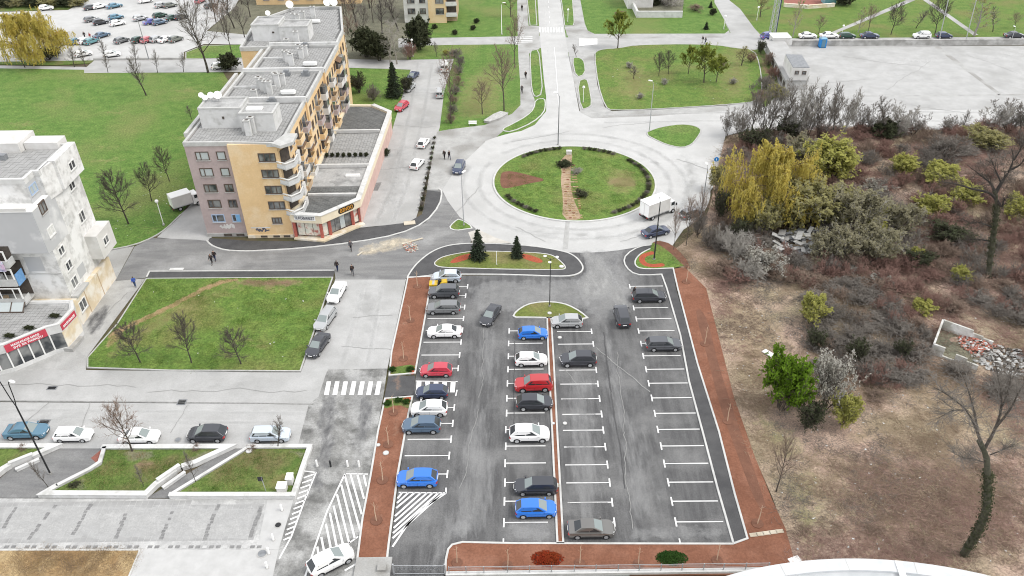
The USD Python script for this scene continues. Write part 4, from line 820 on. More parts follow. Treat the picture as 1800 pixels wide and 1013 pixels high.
def dish(par, x, y, z, r=.65, az=.4):
    n = 14; ring = [(0, 0, 0)] + [(math.cos(a) * r, -.22 * r, math.sin(a) * r) for a in np.linspace(0, 2 * np.pi, n, endpoint=False)]
    v = np.array(ring); f = [[0, 1 + i, 1 + (i + 1) % n] for i in range(n)]; v2 = v + [0, .03, 0]; f2 = [[a + n + 1, c + n + 1, b + n + 1] for a, b, c in f]
    v, f = np.vstack([v, v2]), np.array(f + f2); ca, sa = math.cos(-.6), math.sin(-.6); v = np.column_stack([v[:, 0], v[:, 1] * ca - v[:, 2] * sa, v[:, 1] * sa + v[:, 2] * ca])
    d = part(par, 'satellite_dish', xf((v, f), az, (x, y, z)), 'lamp_white', smooth=50); part(d, 'mast', tube([(x, y + .05, z - 1.1), (x, y + .05, z)], .05), 'metal_galv')
for x, y, z, r in ((-46.2, 170.9, 16.8, .8), (-38.4, 171.7, 16.9, .8), (-37.0, 171.7, 16.9, .8), (-44.6, 113.2, 19.3, .5), (-43.5, 113.0, 19.4, .6), (-46.2, 113.6, 19.2, .4), (-46.6, 155.8, 19.3, .5), (-45.3, 112.6, 19.2, .4)): dish(blk, x, y, z, r)
# shop wing along the street
AP = [(-35.9, 146.6), (-26.6, 146.1), (-22.7, 142.4), (-23.2, 119), (-23.45, 107.9), (-28.45, 102.85), (-33.0, 103.45), (-33.4, 104.0), (-33.4, 105.4), (-32.6, 107.0), (-32.6, 120), (-32.35, 120.2), (-32.35, 133.4), (-32.0, 133.6), (-32.0, 146.4)]
shopw = thing('shop_wing', 'single storey shop wing with slabbed flat roofs along the side of the apartment block', 'shop building')
body = sg.Polygon(AP).buffer(-.02, join_style=2)
front = sg.Polygon([(-33.2, 102.0), (-28.45, 102.0), (-23, 107.5), (-24.2, 108.3), (-28.75, 103.9), (-33.2, 104.35)])
part(shopw, 'wall', prism(body.difference(front), 0, 3.0), 'wall_pink'); part(shopw, 'upper_wall', prism(body.buffer(-.03), 3.003, 4.0), 'fascia')
part(shopw, 'fascia', prism(sg.Polygon(AP).buffer(.12, join_style=2).difference(sg.Polygon(AP).buffer(-.5, join_style=2)), 3.02, 4.36), 'fascia')
part(shopw, 'roof', flat(body.buffer(-.45), 4.03), 'roof_joint')
part(shopw, 'coping', prism(sg.LineString([(-26.6, 146.1), (-22.85, 142.4), (-23.35, 119), (-23.6, 107.95), (-28.5, 103.05), (-33.0, 103.6)]).buffer(.42, cap_style=2, join_style=2), 4.363, 4.46), 'wall_light')
ap = body.buffer(-.5)
for y0, y1, mt, sz in ((102, 109.6, 'pebble_slab', .42), (110.2, 119.2, 'roof_slab', .55), (119.9, 133.2, 'roof_slab', .55), (134.2, 147, 'pebble_slab', .5)):
    if y0 == 110.2: slabs(shopw, 'roof_slab', ap.intersection(sg.box(-40, y0, -20, 112.8)), 4.04, .45, 'pebble_slab'); part(shopw, 'roof', flat(ap.intersection(sg.box(-40, 112.8, -20, y1)), 4.05), 'roof_felt'); continue
    slabs(shopw, 'roof_slab', ap.intersection(sg.box(-40, y0, -20, y1)), 4.04, sz, mt)
for x0, x1, y, h in ((-32.3, -23.6, 133.7, .55), (-32.4, -23.6, 119.6, .6), (-31.8, -24.2, 109.9, .3)): part(shopw, 'dividing_wall', box(x0, x1, y - .2, y + .2, 4.04, 4.04 + h), 'wall_light')
part(shopw, 'skylight', box(-26.9, -24.6, 115.9, 116.5, 4.06, 4.4), 'lamp_white')
def wallpiece(par, name, a, b, z0, z1, th, mat, out=0.0, **k):
    a, b = np.array(a, float), np.array(b, float); d = (b - a) / np.linalg.norm(b - a); n = np.array([d[1], -d[0]]); c = (a + b) / 2 + n * (out + th / 2)
    return part(par, name, obox(c, d, np.linalg.norm(b - a), th, z0, z1), mat, **k)
fa, fb, fc_ = np.array([-33.0, 103.5]), np.array([-28.5, 102.95]), np.array([-23.5, 107.9])
def lerp(a, b, t): return a + (b - a) * t
for t0, t1, m in ((.1, .34, 'poster'), (.36, .62, 'poster'), (.64, .88, 'poster')): wallpiece(shopw, 'shop_window', lerp(fa, fb, t0), lerp(fa, fb, t1), .55, 2.85, .05, m, -.42)
for t0, t1, m in ((.04, .16, 'poster'), (.2, .34, 'pane'), (.35, .47, 'pane'), (.48, .6, 'pane_sky'), (.61, .76, 'pane'), (.8, .95, 'poster')): wallpiece(shopw, 'shop_window', lerp(fb, fc_, t0), lerp(fb, fc_, t1), .5, 2.8, .05, m, -.45)
for p in (lerp(fa, fb, .04), lerp(fa, fb, .95), lerp(fb, fc_, .18), lerp(fb, fc_, .78), lerp(fb, fc_, .98)): part(shopw, 'column', obox(p + [-.1, .3], (1, 0), .4, .4, 0, 3.0), 'column_red')
part(shopw, 'step', prism(sg.Polygon([(-33.2, 103.2), (-28.4, 102.2), (-22.9, 107.3), (-23.6, 108.1), (-28.6, 103.7), (-33, 104.0)]), .005, .3), 'wall_beige')
def letters(par, text, a, b, z, h, mat, name='lettering', out=.16, th=.03, bold=True, tilt=0.0):
    """raised letters on the wall from a to b, reading that way."""
    m = meshkit.text_mesh(text, h, th, bold=bold); v = np.array(m.vertices); w = v[:, 0].max() - v[:, 0].min(); L = np.linalg.norm(np.subtract(b, a)); v[:, 0] = (v[:, 0] - v[:, 0].min()) * (L / w)
    d = (np.array(b, float) - np.array(a, float)) / L; n = np.array([d[1], -d[0]]); a = np.array(a, float)
    q = np.column_stack([a[0] + d[0] * v[:, 0] + n[0] * (out + v[:, 2]), a[1] + d[1] * v[:, 0] + n[1] * (out + v[:, 2]), z + v[:, 1]])
    return part(par, name, (q, m.faces), mat)
def board(name, a, b, z0, z1, mat, out, label, group=None, th=.08, rnd=False):
    t = thing(name, label, 'sign', group=group); a, b = np.array(a, float), np.array(b, float); d = (b - a) / np.linalg.norm(b - a); n = np.array([d[1], -d[0]])
    if rnd:
        L = np.linalg.norm(b - a); s = sg.LineString([((z1 - z0) / 2, (z0 + z1) / 2), (L - (z1 - z0) / 2, (z0 + z1) / 2)]).buffer((z1 - z0) / 2); v, f = prism(s, 0, th)
        part(t, 'board', (np.column_stack([a[0] + d[0] * v[:, 0] + n[0] * (out + v[:, 2]), a[1] + d[1] * v[:, 0] + n[1] * (out + v[:, 2]), v[:, 1]]), f), mat)
    else: part(t, 'board', obox((a + b) / 2 + n * (out + th / 2), d, np.linalg.norm(b - a), th, z0, z1), mat)
    return t
s1 = board('shop_sign', lerp(fa, fb, .1), lerp(fa, fb, .82), 3.45, 4.3, 'sign_white', .13, 'white signboard with grey capital letters on the cream band over the shop front')
letters(s1, 'SUPERMARKET', lerp(fa, fb, .13), lerp(fa, fb, .79), 3.62, .5, 'sign_ink', out=.212)
s2 = board('shop_sign', lerp(fb, fc_, .42), lerp(fb, fc_, .84), 3.3, 4.25, 'sign_black', .13, 'dark rounded sign with orange letters on the slanting shop front', rnd=True)
letters(s2, 'BINGO', lerp(fb, fc_, .47), lerp(fb, fc_, .8), 3.5, .58, 'sign_orange', out=.212)

# the white block at the left edge
wb = thing('white_building', 'tall white building with patched plaster, jutting box bays and cluttered balconies', 'apartment building')
XR, WZ = -57.0, 20.4
part(wb, 'wall', shell([(-90, 83.3), (XR, 83.3), (XR, 94.3), (-90, 94.3)], 3.7, 11.2), 'wall_patchy')
part(wb, 'wall', shell([(-90, 82.4), (XR, 82.4), (XR, 94.3), (-90, 94.3)], 11.203, 17.0), 'wall_patchy')
part(wb, 'wall', shell([(-90, 84.3), (-57.7, 84.3), (-57.7, 86.4), (XR, 86.4), (XR, 94.3), (-90, 94.3)], 17.003, 19.9), 'wall_patchy')
part(wb, 'wall_panel', shell([(-57.697, 84.2), (-57.67, 84.2), (-57.67, 86.39), (-57.697, 86.39)], 17.1, 19.7), 'wall_grey', label='grey strip under the roof edge')
part(wb, 'ground_floor', shell([(-90, 82.2), (-56.4, 82.2), (-56.4, 93.3), (-90, 93.3)], 0, 3.697), 'wall_beige')
for y in (85.2, 89.3): part(wb, 'wall_joint', box(-56.397, -56.36, y - .06, y + .06, 0, 3.6), 'wall_tan')
part(wb, 'wall_panel', box(XR, XR + .03, 82.41, 87.6, 11.0, 16.9), 'wall_grey', label='smooth grey plaster panel on the flank')
part(wb, 'wall_panel', box(-90, XR + .03, 82.36, 82.397, 11.203, 17.0), 'wall_grey', label='smooth grey plaster on the front')
part(wb, 'terrace', shell([(-90, 82.3), (XR + .06, 82.3), (XR + .06, 86.39), (-57.69, 86.39), (-57.69, 84.297), (-90, 84.297)], 17.003, 17.12), 'lamp_white'); part(wb, 'terrace_parapet', shell([(-90, 82.3), (-57.6, 82.3), (-57.6, 82.5), (-90, 82.5)], 17.123, 17.5), 'wall_white')
part(wb, 'roof', flat(sg.box(-89.5, 84.6, XR - .75, 94.0), 19.93), 'roof_felt')
slabs(wb, 'roof_slab', sg.box(-75, 84.8, XR - .8, 93.7), 19.94, .7, 'roof_slab')
_wf = sg.Polygon([(-90, 84.25), (-57.65, 84.25), (-57.65, 86.35), (XR + .04, 86.35), (XR + .04, 94.35), (-90, 94.35)]); part(wb, 'parapet', prism(_wf.difference(_wf.buffer(-.4, join_style=2)), 19.7, WZ), 'wall_light')
part(wb, 'roof_house', box(-90, -62.2, 92.4, 96.5, 19.95, 21.3), 'wall_white'); part(wb, 'roof_house', box(-62.1, -57.8, 93.4, 95.6, 19.95, 20.9), 'wall_white')
part(wb, 'vent', box(-63.8, -63.0, 90.2, 90.9, 19.95, 20.7), 'metal_grey')
b1 = part(wb, 'box_bay', box(XR - .1, -56.15, 88.9, 94.5, 16.6, WZ + .1), 'wall_patchy', label='jutting box bay at the top corner')
b2 = part(wb, 'box_bay', box(XR - .1, -55.35, 90.4, 94.6, 5.1, 8.7), 'wall_white', label='jutting box bay low on the flank')
part(wb, 'ledge', box(XR - .05, -56.2, 83.3, 86.6, 3.72, 4.0), 'parapet')
part(wb, 'buttress', shell([(XR - .05, 86.4), (-56.5, 88.897), (XR - .05, 88.897)], 16.3, WZ), 'wall_patchy')
for y, z, x, w, h, fr, pn in ((92.1, 18.35, -56.15, 1.6, 1.2, 'frame_white', 'pane'), (91.9, 15.5, XR, 1.5, 1.1, 'frame_white', 'pane'), (91.6, 11.1, XR, 1.5, 1.6, 'frame_white', 'pane'), (92.3, 7.0, -55.35, 1.5, 1.2, 'frame_white', 'pane'),
                              (85.3, 18.6, -57.67, 1.6, 1.2, 'frame_blue', 'pane_sky'), (84.6, 16.4, XR + .03, 1.5, 1.5, 'frame_dark', 'pane'), (84.4, 13.2, XR + .03, 1.5, 1.3, 'frame_white', 'curtain'), (84.9, 10.0, XR, 1.4, 1.2, 'frame_white', 'pane'),
                              (85.2, 7.6, XR, 1.5, 1.3, 'frame_white', 'pane'), (85.0, 5.1, XR, 1.6, 1.5, 'frame_white', 'pane'), (84.0, 2.2, -56.4, 1.8, 1.6, 'frame_white', 'pane')): window(wb, (x, y, z), w, h, (0, -1), (1, 0), pane=pn, frame=fr)
part(wb, 'wall_joint', box(-61.3, XR - .1, 83.24, 83.3, 7.55, 7.65), 'parapet')
part(wb, 'plaster_patch', box(-61.0, -58.9, 83.275, 83.3, 8.0, 10.1), 'wall_grey')
part(wb, 'plaster_patch', box(XR, XR + .02, 86.4, 88.2, 4.6, 6.2), 'wall_grey'); part(wb, 'plaster_patch', box(XR, XR + .02, 87.9, 89.6, 11.8, 13.0), 'wall_light')
for k, (z0, z1) in enumerate(((4.6, 6.9), (7.5, 9.7), (10.2, 12.3))):
    bal = part(wb, 'balcony', box(-80, -61.5, 80.9, 83.29 if z1 < 11 else 82.35, z0 - .22, z0), 'parapet')
    part(bal, 'parapet', box(-80, -61.5, 80.9, 81.05, z0, z0 + .8), 'parapet')
    for i, x in enumerate(np.arange(-79.4, -61.4, 1.7)): part(bal, 'post', box(x - .05, x + .05, 80.9, 80.98, z0 + .8, z1), 'frame_white')
    part(bal, 'beam', box(-80, -61.45, 80.88, 81.0, z1, z1 + .12), 'frame_white'); part(bal, 'back_wall', box(-80, -61.6, 83.20 if z1 < 11 else 82.3, 83.295 if z1 < 11 else 82.355, z0, z1), 'recess')
    part(bal, 'side_rail', box(-61.6, -61.5, 81.06, 82.3, z0, z0 + .8), 'railing'); part(bal, 'end_post', box(-61.62, -61.48, 80.88, 81.02, z0 + .8, z1), 'frame_white')
    for i in range(7):
        x = -79 + i * 2.4 + k * .5; part(bal, 'clutter', box(x, x + .5 + .3 * (i % 3), 81.6, 82.1, z0, z0 + .6 + .35 * ((i + k) % 3)), ('wall_tan', 'frame_white', 'metal_grey')[(i + k) % 3])
gl = part(wb, 'glass_awning', cat([slab([(x, 79.9, 4.15), (x + 1.5, 79.9, 4.15), (x + 1.5, 80.85, 4.9), (x, 80.85, 4.9)], .04) for x in np.arange(-76, -62, 1.62)]), 'pane_sky')
part(gl, 'frame', cat([slab([(x - .12, 79.85, 4.16), (x, 79.85, 4.16), (x, 80.88, 4.93), (x - .12, 80.88, 4.93)], .07) for x in np.arange(-76, -60.5, 1.62)] + [box(-76, -61.4, 79.8, 79.9, 4.05, 4.18)]), 'frame_dark')
laundry = solo('laundry', box(-66.5, -62.0, 80.76, 80.86, 9.6, 11.0), 'cloth_mixed', 'pale blue and lilac laundry hanging over a balcony of the white building', 'laundry')
tarp = solo('tarpaulin', box(-61.46, -61.4, 81.1, 82.7, 7.2, 8.9), 'cloth_blue', 'blue sheet tied to the end of a balcony rail on the white building', 'sheet')
# shop wing of the white block
AW = [(-56.3, 82.2), (-55.35, 80.4), (-55.75, 77.2), (-57.1, 76.6), (-60.6, 73.3), (-63.0, 72.2), (-90, 71.5), (-90, 82.2)]
sw = thing('shop_wing', 'low white shop wing with red signs in front of the patched white building', 'shop building')
ps = sg.Polygon(AW)
part(sw, 'wall', prism(ps.buffer(-.55, join_style=2), 0, 2.9), 'recess'); part(sw, 'fascia', prism(ps.difference(ps.buffer(-.5, join_style=2)), 2.9, 4.1), 'wall_light')
part(sw, 'roof', flat(ps.buffer(-.45), 3.95), 'roof_felt'); slabs(sw, 'roof_slab', ps.buffer(-.6).intersection(sg.box(-76, 70, -50, 82)), 3.96, .55, 'roof_slab', rot=.3)
part(sw, 'plinth', prism(ps.buffer(.02).difference(ps.buffer(-.6)), .0, .55), 'wall_light')
part(sw, 'side_wall', prism(sg.Polygon([(-56.3, 82.2), (-55.35, 80.4), (-55.75, 77.2), (-56.4, 77.5), (-56.2, 80.2), (-57, 82.2)]), .553, 2.9), 'wall_beige')
for a, b, n in (((-57.1, 76.6), (-60.6, 73.3), 4), ((-55.75, 77.2), (-57.1, 76.6), 1), ((-60.6, 73.3), (-63.0, 72.2), 2), ((-63.0, 72.2), (-75, 71.8), 6)):
    a, b = np.array(b), np.array(a); d = (b - a) / np.linalg.norm(b - a); nn = np.array([d[1], -d[0]])
    for i in range(n):
        p, q = lerp(a, b, i / n), lerp(a, b, (i + 1) / n); part(sw, 'shop_window', obox((p + q) / 2 - nn * .12, d, np.linalg.norm(q - p) - .14, .04, .56, 2.88), 'pane')
        part(sw, 'mullion', obox(p - nn * .1, d, .16, .2, .553, 2.897), 'frame_white')
part(sw, 'cornice', prism(ps.buffer(.05).difference(ps.buffer(-.32)), 4.103, 4.2), 'wall_light')
part(sw, 'entrance_step', obox((-56.0, 78.2), (.1, 1), 2.6, 2.0, 0, .5), 'wall_concrete')
s3 = board('shop_sign', (-60.6, 73.3), (-57.2, 76.55), 2.95, 4.0, 'sign_red', .03, 'long red signboard with two lines of white letters on the corner shop')
letters(s3, 'MASKARADE MODE', (-60.1, 73.78), (-57.8, 75.97), 3.55, .27, 'sign_white', out=.112); letters(s3, 'SVE ZA PARADU', (-60.0, 73.88), (-57.6, 76.16), 3.12, .27, 'sign_white', out=.112)
s4 = board('shop_sign', (-55.75, 77.3), (-55.38, 80.3), 3.1, 3.95, 'sign_red', .03, 'narrow red signboard with white letters on the side of the corner shop')
letters(s4, 'MASKARADE', (-55.7, 77.6), (-55.42, 80.0), 3.32, .32, 'sign_white', out=.112)

# far buildings
fb1 = thing('apartment_building', 'cream and pale grey apartment block cut by the top edge, with dark balconies', 'apartment building')
q0 = G(712, 41); q1 = G(803, 39)
X0, X1, Yf = q0[0], q1[0], q0[1]
part(fb1, 'wall', box(X0, X0 + 6.5, Yf, Yf + 12, 0, 15), 'wall_white'); part(fb1, 'wall', box(X0 + 6.503, X1 - 2.6, Yf - .3, Yf + 12, 0, 15), 'wall_cream'); part(fb1, 'wall', box(X1 - 2.597, X1, Yf + 1.4, Yf + 12, 0, 15), 'wall_tan')
part(fb1, 'roof', box(X0 - .2, X1 + .2, Yf - .5, Yf + 12.2, 15.003, 15.4), 'parapet')
for i in range(5):
    z = 3.1 + i * 2.8
    window(fb1, (X0 + 2.0, Yf, z), 2.0, 1.5, (1, 0), (0, -1)); window(fb1, (X0 + 5.0, Yf, z), 1.6, 1.5, (1, 0), (0, -1)); window(fb1, (X1 - 4.3, Yf - .3, z), 2.2, 1.6, (1, 0), (0, -1))
    bb = part(fb1, 'balcony', box(X1 - 2.7, X1 + .2, Yf - .4, Yf + 1.39, z - 1.5, z - 1.3), 'parapet'); part(bb, 'parapet', box(X1 - 2.7, X1 + .2, Yf - .4, Yf - .28, z - 1.297, z - .4), 'wall_white'); part(fb1, 'loggia', box(X1 - 2.5, X1 - .1, Yf + 1.34, Yf + 1.39, z - 1.29, z + .9), 'recess')
fb2 = thing('house', 'pale house wing behind the far roofs at the top edge', 'house')
q = G(485, 12); part(fb2, 'wall', box(q[0] - 6, q[0] + 24, q[1] + 2, q[1] + 12, 0, 9), 'wall_cream'); part(fb2, 'roof', box(q[0] - 6.3, q[0] + 24.3, q[1] + 1.7, q[1] + 12.3, 9.003, 9.4), 'parapet')
for i in range(6):
    for z in (2.0, 5.0): window(fb2, (q[0] - 3 + i * 4.2, q[1] + 2, z), 1.8, 1.5, (1, 0), (0, -1))
fb3 = thing('villa', 'white villa behind a pale retaining wall at the top edge', 'house')
q = G(1103, 16); part(fb3, 'wall', box(q[0], q[0] + 7, q[1], q[1] + 9, 0, 6), 'wall_white'); part(fb3, 'roof', box(q[0] - .4, q[0] + 7.4, q[1] - .4, q[1] + 9.4, 6.003, 6.4), 'roof_felt')
for i in range(2): window(fb3, (q[0] + 2 + i * 3, q[1], 3.6), 1.3, 1.4, (1, 0), (0, -1))
def lowwall(name, pts, h, w, mat, label, catg='wall', cap=None):
    t = thing(name, label, catg); l = sg.LineString(P2(pts)).buffer(w / 2, cap_style=2, join_style=2); part(t, 'wall', prism(l, 0, h), mat)
    part(t, 'coping', prism(l.buffer(.04, join_style=2), h + .003, h + .09), cap or mat); return t
lowwall('retaining_wall', [(1110, 10), (1120, 31), (1199, 31)], 1.6, .5, 'wall_light', 'white retaining wall below the villa at the top edge')
ST('terrace', flat(Pg(P2([(1112, 0), (1121, 28), (1199, 28), (1202, 0)])), .3), 'wood_floor')
lowwall('brick_wall', [(1377, 12), (1420, 15.5), (1466, 12)], .9, .6, 'wall_beige', 'low pinkish wall round the brown sports ground at the top edge')
ST('sports_ground', flat(Pg(P2([(1378, 10), (1420, 14), (1466, 10), (1470, -30), (1376, -30)])), .05), 'clay_red')
solo('green_hut', cat([box(*(lambda p: (p[0] - 1.6, p[0] + 1.6, p[1], p[1] + 3))(G(1459, 8)), 0, 2.6), box(*(lambda p: (p[0] - 1.9, p[0] + 1.9, p[1] - .3, p[1] + 3.3))(G(1459, 8)), 2.603, 2.8)]), 'paint_teal', 'small green hut beside the brown sports ground', 'hut')
# loading terrace, guard hut, toilet and wall round the concrete yard
ya, yb = G(1342, 86), G(1379, 158)
terr = thing('loading_terrace', 'raised concrete terrace with dark openings along the edge of the concrete yard', 'terrace')
d = (yb - ya)[:2]; L = np.linalg.norm(d); d /= L; n = np.array([-d[1], d[0]]); 
if n[0] < 0: n = -n
part(terr, 'wall', obox((ya + yb)[:2] / 2 + n * 2.2, d, L, 4.4, 0, 2.0), 'wall_concrete'); part(terr, 'deck', obox((ya + yb)[:2] / 2 + n * 2.2, d, L + .3, 4.8, 2.003, 2.2), 'concrete')
for t in np.linspace(.35, .95, 6): part(terr, 'opening', obox(ya[:2] + d * L * t - n * .02, d, 1.9, .06, .1, 1.3), 'recess')
hut = thing('guard_hut', 'white hut with dark flat roof and two small windows at the terrace end', 'hut')
hc = ya[:2] + d * (L - 4.2) + n * 2.6
part(hut, 'wall', obox(hc, d, 8.4, 3.6, 2.205, 4.8), 'wall_white'); part(hut, 'roof', obox(hc, d, 8.2, 3.4, 4.803, 4.95), 'metal_grey')
for s in (-.75, .75): window(hut, (*(hc + d * 4.2 + n * s), 3.8), .85, .8, n, d, sashes=1)
kio = thing('container_kiosk', 'white box kiosk at the street corner above the concrete yard', 'kiosk')
kp = G(1371, 88)[:2]
part(kio, 'wall', box(kp[0] - 2.0, kp[0] + 2.0, kp[1], kp[1] + 3.2, 0.03, 2.9), 'wall_white'); part(kio, 'roof', box(kp[0] - 2.2, kp[0] + 2.2, kp[1] - .2, kp[1] + 3.4, 2.903, 3.1), 'lamp_white'); part(kio, 'plinth', box(kp[0] - 2.05, kp[0] + 2.05, kp[1] - .05, kp[1] + 3.25, 0.0, .028), 'wall_concrete'); part(kio, 'door', box(kp[0] - 2.04, kp[0] - 2.0, kp[1] + .8, kp[1] + 1.8, .1, 2.2), 'metal_grey')
toi = thing('portable_toilet', 'bright blue portable toilet cabin by the wall of the concrete yard', 'toilet cabin')
tp = G(1446, 85)[:2]
part(toi, 'cabin', box(tp[0] - .75, tp[0] + .75, tp[1], tp[1] + 1.4, .12, 2.2), 'plastic_blue'); part(toi, 'roof', hull([(tp[0] + sx * (.85 - .35 * (z > 2.3)), tp[1] + .7 + sy * (.8 - .35 * (z > 2.3)), z) for sx in (-1, 1) for sy in (-1, 1) for z in (2.203, 2.5)]), 'paint_sky_blue'); part(toi, 'door', box(tp[0] - .45, tp[0] + .45, tp[1] - .04, tp[1], .2, 2.0), 'paint_sky_blue'); part(toi, 'skid', box(tp[0] - .8, tp[0] + .8, tp[1] - .05, tp[1] + 1.45, .0, .118), 'metal_dark')
lowwall('yard_wall', [(1392, 81), (1500, 80.5), (1652, 79.5), (1800, 78.5), (2000, 78)], 1.3, .6, 'wall_concrete', 'long grey wall between the concrete yard and the street of parked cars')
ST('yard', flat(Pg(P2([(1352, 86), (1392, 83), (2000, 80), (2150, 172), (2150, 190), (1340, 196), (1372, 160)])), L3 + .006), 'concrete')
for _q in ([(1642, 83), (1651, 82), (1760, 166), (1755, 168)], [(1480, 169), (1800, 166), (1800, 168.5), (1480, 171)]): ST('yard_joint', flat(Pg(P2(_q)), L4), 'concrete_old')
# retaining walls of the planters
def pwall(pts, label, w=.5, h=.5, closed=False):
    q = P2(pts); l = (sg.LinearRing(q) if closed else sg.LineString(q)).buffer(w / 2, cap_style=2, join_style=2)
    t = thing('planter_wall', label, 'wall'); part(t, 'wall', prism(l, 0, h), 'wall_light'); part(t, 'coping', prism(l.buffer(.05, join_style=2), h + .003, h + .08), 'wall_light'); return t
MID = [(185, 792), (404, 791), (345, 818), (318, 826), (276, 856), (258, 873), (82, 872), (103, 860), (160, 831), (178, 820)]
RGT = [(438, 791), (546, 790.5), (532, 830), (517, 875), (301, 875.5)]
LFT = [(-200, 790), (100, 790), (72, 800), (18, 822), (-10, 845), (-200, 850)]
for p in (MID, RGT, LFT): ST('planted_bed', prism(Pg(P2(p)).buffer(-.2), 0, .34), 'grass_deep')
for _q, _m in (([(100, 871), (118, 856), (152, 840), (158, 852), (155, 871)], 'earth_dark'), ([(225, 820), (262, 806), (290, 814), (275, 832), (236, 836)], 'bare_soil'), ([(222, 792), (266, 791), (285, 808), (240, 820), (205, 808)], 'earth_dark'), ([(500, 791), (543, 791), (538, 812), (515, 810)], 'earth_dark'), ([(310, 873), (342, 850), (360, 860), (350, 873)], 'bare_soil'), ([(470, 835), (520, 830), (515, 872), (460, 870)], 'thin_grass'), ([(350, 795), (400, 793), (340, 822), (300, 820)], 'earth_dark')):
    soft('bare_patch', _q, .345, _m, 1.0, 1, .3); 
pwall([(182, 791), (404, 790.5), (345, 818), (322, 825)], 'white planter wall along the street in front of the white saloon, folding down beside the ramp')
pwall([(310, 832), (276, 856), (258, 873.5), (80, 872.5), (103, 859)], 'white wall along the plaza side of the middle planter')
pwall([(103, 859), (160, 830), (178, 818), (186, 792)], 'thin white wall on the shady side of the middle planter', .3, .5)
pwall([(318, 826), (280, 852)], 'short stepped wall with a drain channel beside the ramp', .35, .75)
pwall([(326, 834), (288, 861)], 'outer kerb of the drain channel beside the ramp', .28, .35)
pwall([(438, 790.5), (546, 790), (532, 830), (517, 875), (300, 875)], 'white wall round three sides of the right hand planter with the sign post', .4)
pwall([(300, 875), (436, 791.5)], 'thin white kerb wall between the ramp and the right hand planter', .25, .4)
pwall([(-200, 789.5), (98, 789.5), (72, 801), (60, 806)], 'white wall of the planter at the left edge beside the street')
pwall([(20, 822), (60, 806)], 'low double wall with a drain channel at the left planter', .3, .7); pwall([(30, 829), (70, 811)], 'outer kerb of the drain channel at the left planter', .28, .35)
pwall([(20, 822), (8, 829), (-12, 846), (-200, 852)], 'bent white wall at the corner of the left planter')
sheet('brick_strip', [(160, 806), (176, 793), (186, 793), (172, 817)], L4, 'clay_red'); sheet('brick_strip', [(108, 854), (148, 830), (152, 834), (110, 857)], L4, 'clay_red')
# plaza: dark rows of paving stones, each stone laid by itself
pz = thing('plaza_paving', kind='structure')
rng = random.Random(4)
for (u0, v0, u1, v1), n in (((98, 888, 50, 950), 9), ((160, 886, 124, 948), 10), ((222, 903, 203, 948), 7), ((309, 889, 282, 949), 11), ((384, 887, 358, 951), 11), ((460, 890, 437, 952), 10), ((30, 892, 5, 930), 7)):
    a, b = G(u0, v0)[:2], G(u1, v1)[:2]; dd = (b - a) / np.linalg.norm(b - a); m = np.linalg.norm(b - a)
    for i in range(n):
        if rng.random() < .12: continue
        c = a + dd * (i + .5) * m / n + np.array([dd[1], -dd[0]]) * rng.uniform(-.08, .08)
        part(pz, 'paving_stone', obox(c, dd, m / n * .86, .28 + rng.uniform(0, .12), L2 - .01, L3 + .012 + rng.uniform(0, .012)), 'plaza_dark')
pale = []
SOFT('dust_paving', (.44, .44, .432), (.50, .50, .49), .8, .5, .8, .2)
rr = np.random.RandomState(3)
PLZ = Pg(P2([(-5, 884), (470, 884), (448, 955), (-60, 955)])); bx = PLZ.bounds
for x in np.arange(bx[0], bx[2], .62):
    for y in np.arange(bx[1], bx[3], .62):
        if PLZ.contains(sg.Point(x, y)): pale.append(obox((x, y), (1, .04), .58, .58, L2 - .02, L2 + .004 + .012 * rr.rand()))
LEAF('plaza_slab', (.43, .43, .423), (.34, .34, .335), .16)
soft('worn_paving', [(0, 882), (462, 884), (440, 957), (-20, 957)], L3 + .012, 'dust_paving', 1.2, 0)
part(pz, 'pale_paving', cat(pale), 'plaza_slab', kind='stuff')
row = [obox(G(u, 962)[:2], (1, .02), .42, .3, L3 - .01, L3 + .02) for u in range(0, 470, 12)]
for k, vf in enumerate(row): part(pz, 'edge_stone', vf, 'plaza_dark' if k % 3 else 'plaza_plain')

# fence along the bottom
fy = G(1000, 1010)[1]
xs = [G(u, 1010)[0] for u in (790, 820, 851, 892, 931, 969, 1009, 1047, 1086, 1123, 1161, 1198, 1236, 1271, 1310, 1350)]
fn = thing('railing_fence', 'thin rail fence with slim posts on a low white wall along the bottom edge', 'fence')
part(fn, 'wall', box(xs[0] - .3, xs[-1] + .5, fy - .2, fy + .2, 0, .42), 'wall_light')
for x in xs: part(fn, 'post', box(x - .04, x + .04, fy - .04, fy + .04, .42, 1.35), 'metal_galv')
for a, b in zip(xs[:-1], xs[1:]):
    part(fn, 'rail', tube([(a + .04, fy, 1.3), (b - .04, fy, 1.3)], .03, 5), 'metal_galv'); part(fn, 'mesh_panel', cat([box(a + .05, b - .05, fy - .008, fy + .008, .5 + k * .2, .52 + k * .2) for k in range(4)]), 'metal_galv')
g0, g1 = G(693, 1010), G(783, 1010)
gt = thing('mesh_gate', 'grey mesh gate panel with a row of oval links at the bottom of the driveway', 'gate')
for p in (g0, g1): part(gt, 'post', box(p[0] - .07, p[0] + .07, p[1] - .07, p[1] + .07, 0, 1.5), 'metal_galv')
for z in (.15, 1.3): part(gt, 'rail', tube([(g0[0] + .07, g0[1], z), (g1[0] - .07, g1[1], z)], .035, 5), 'metal_galv')
tr = trimesh.creation.torus(.16, .035, 8, 5); tv = np.array(tr.vertices)[:, [0, 2, 1]] * [1, 1, 1.5]
for x in np.arange(g0[0] + .4, g1[0] - .2, .38): part(gt, 'link', (tv + [x, g0[1], .85], tr.faces[:, ::-1]), 'metal_grey')
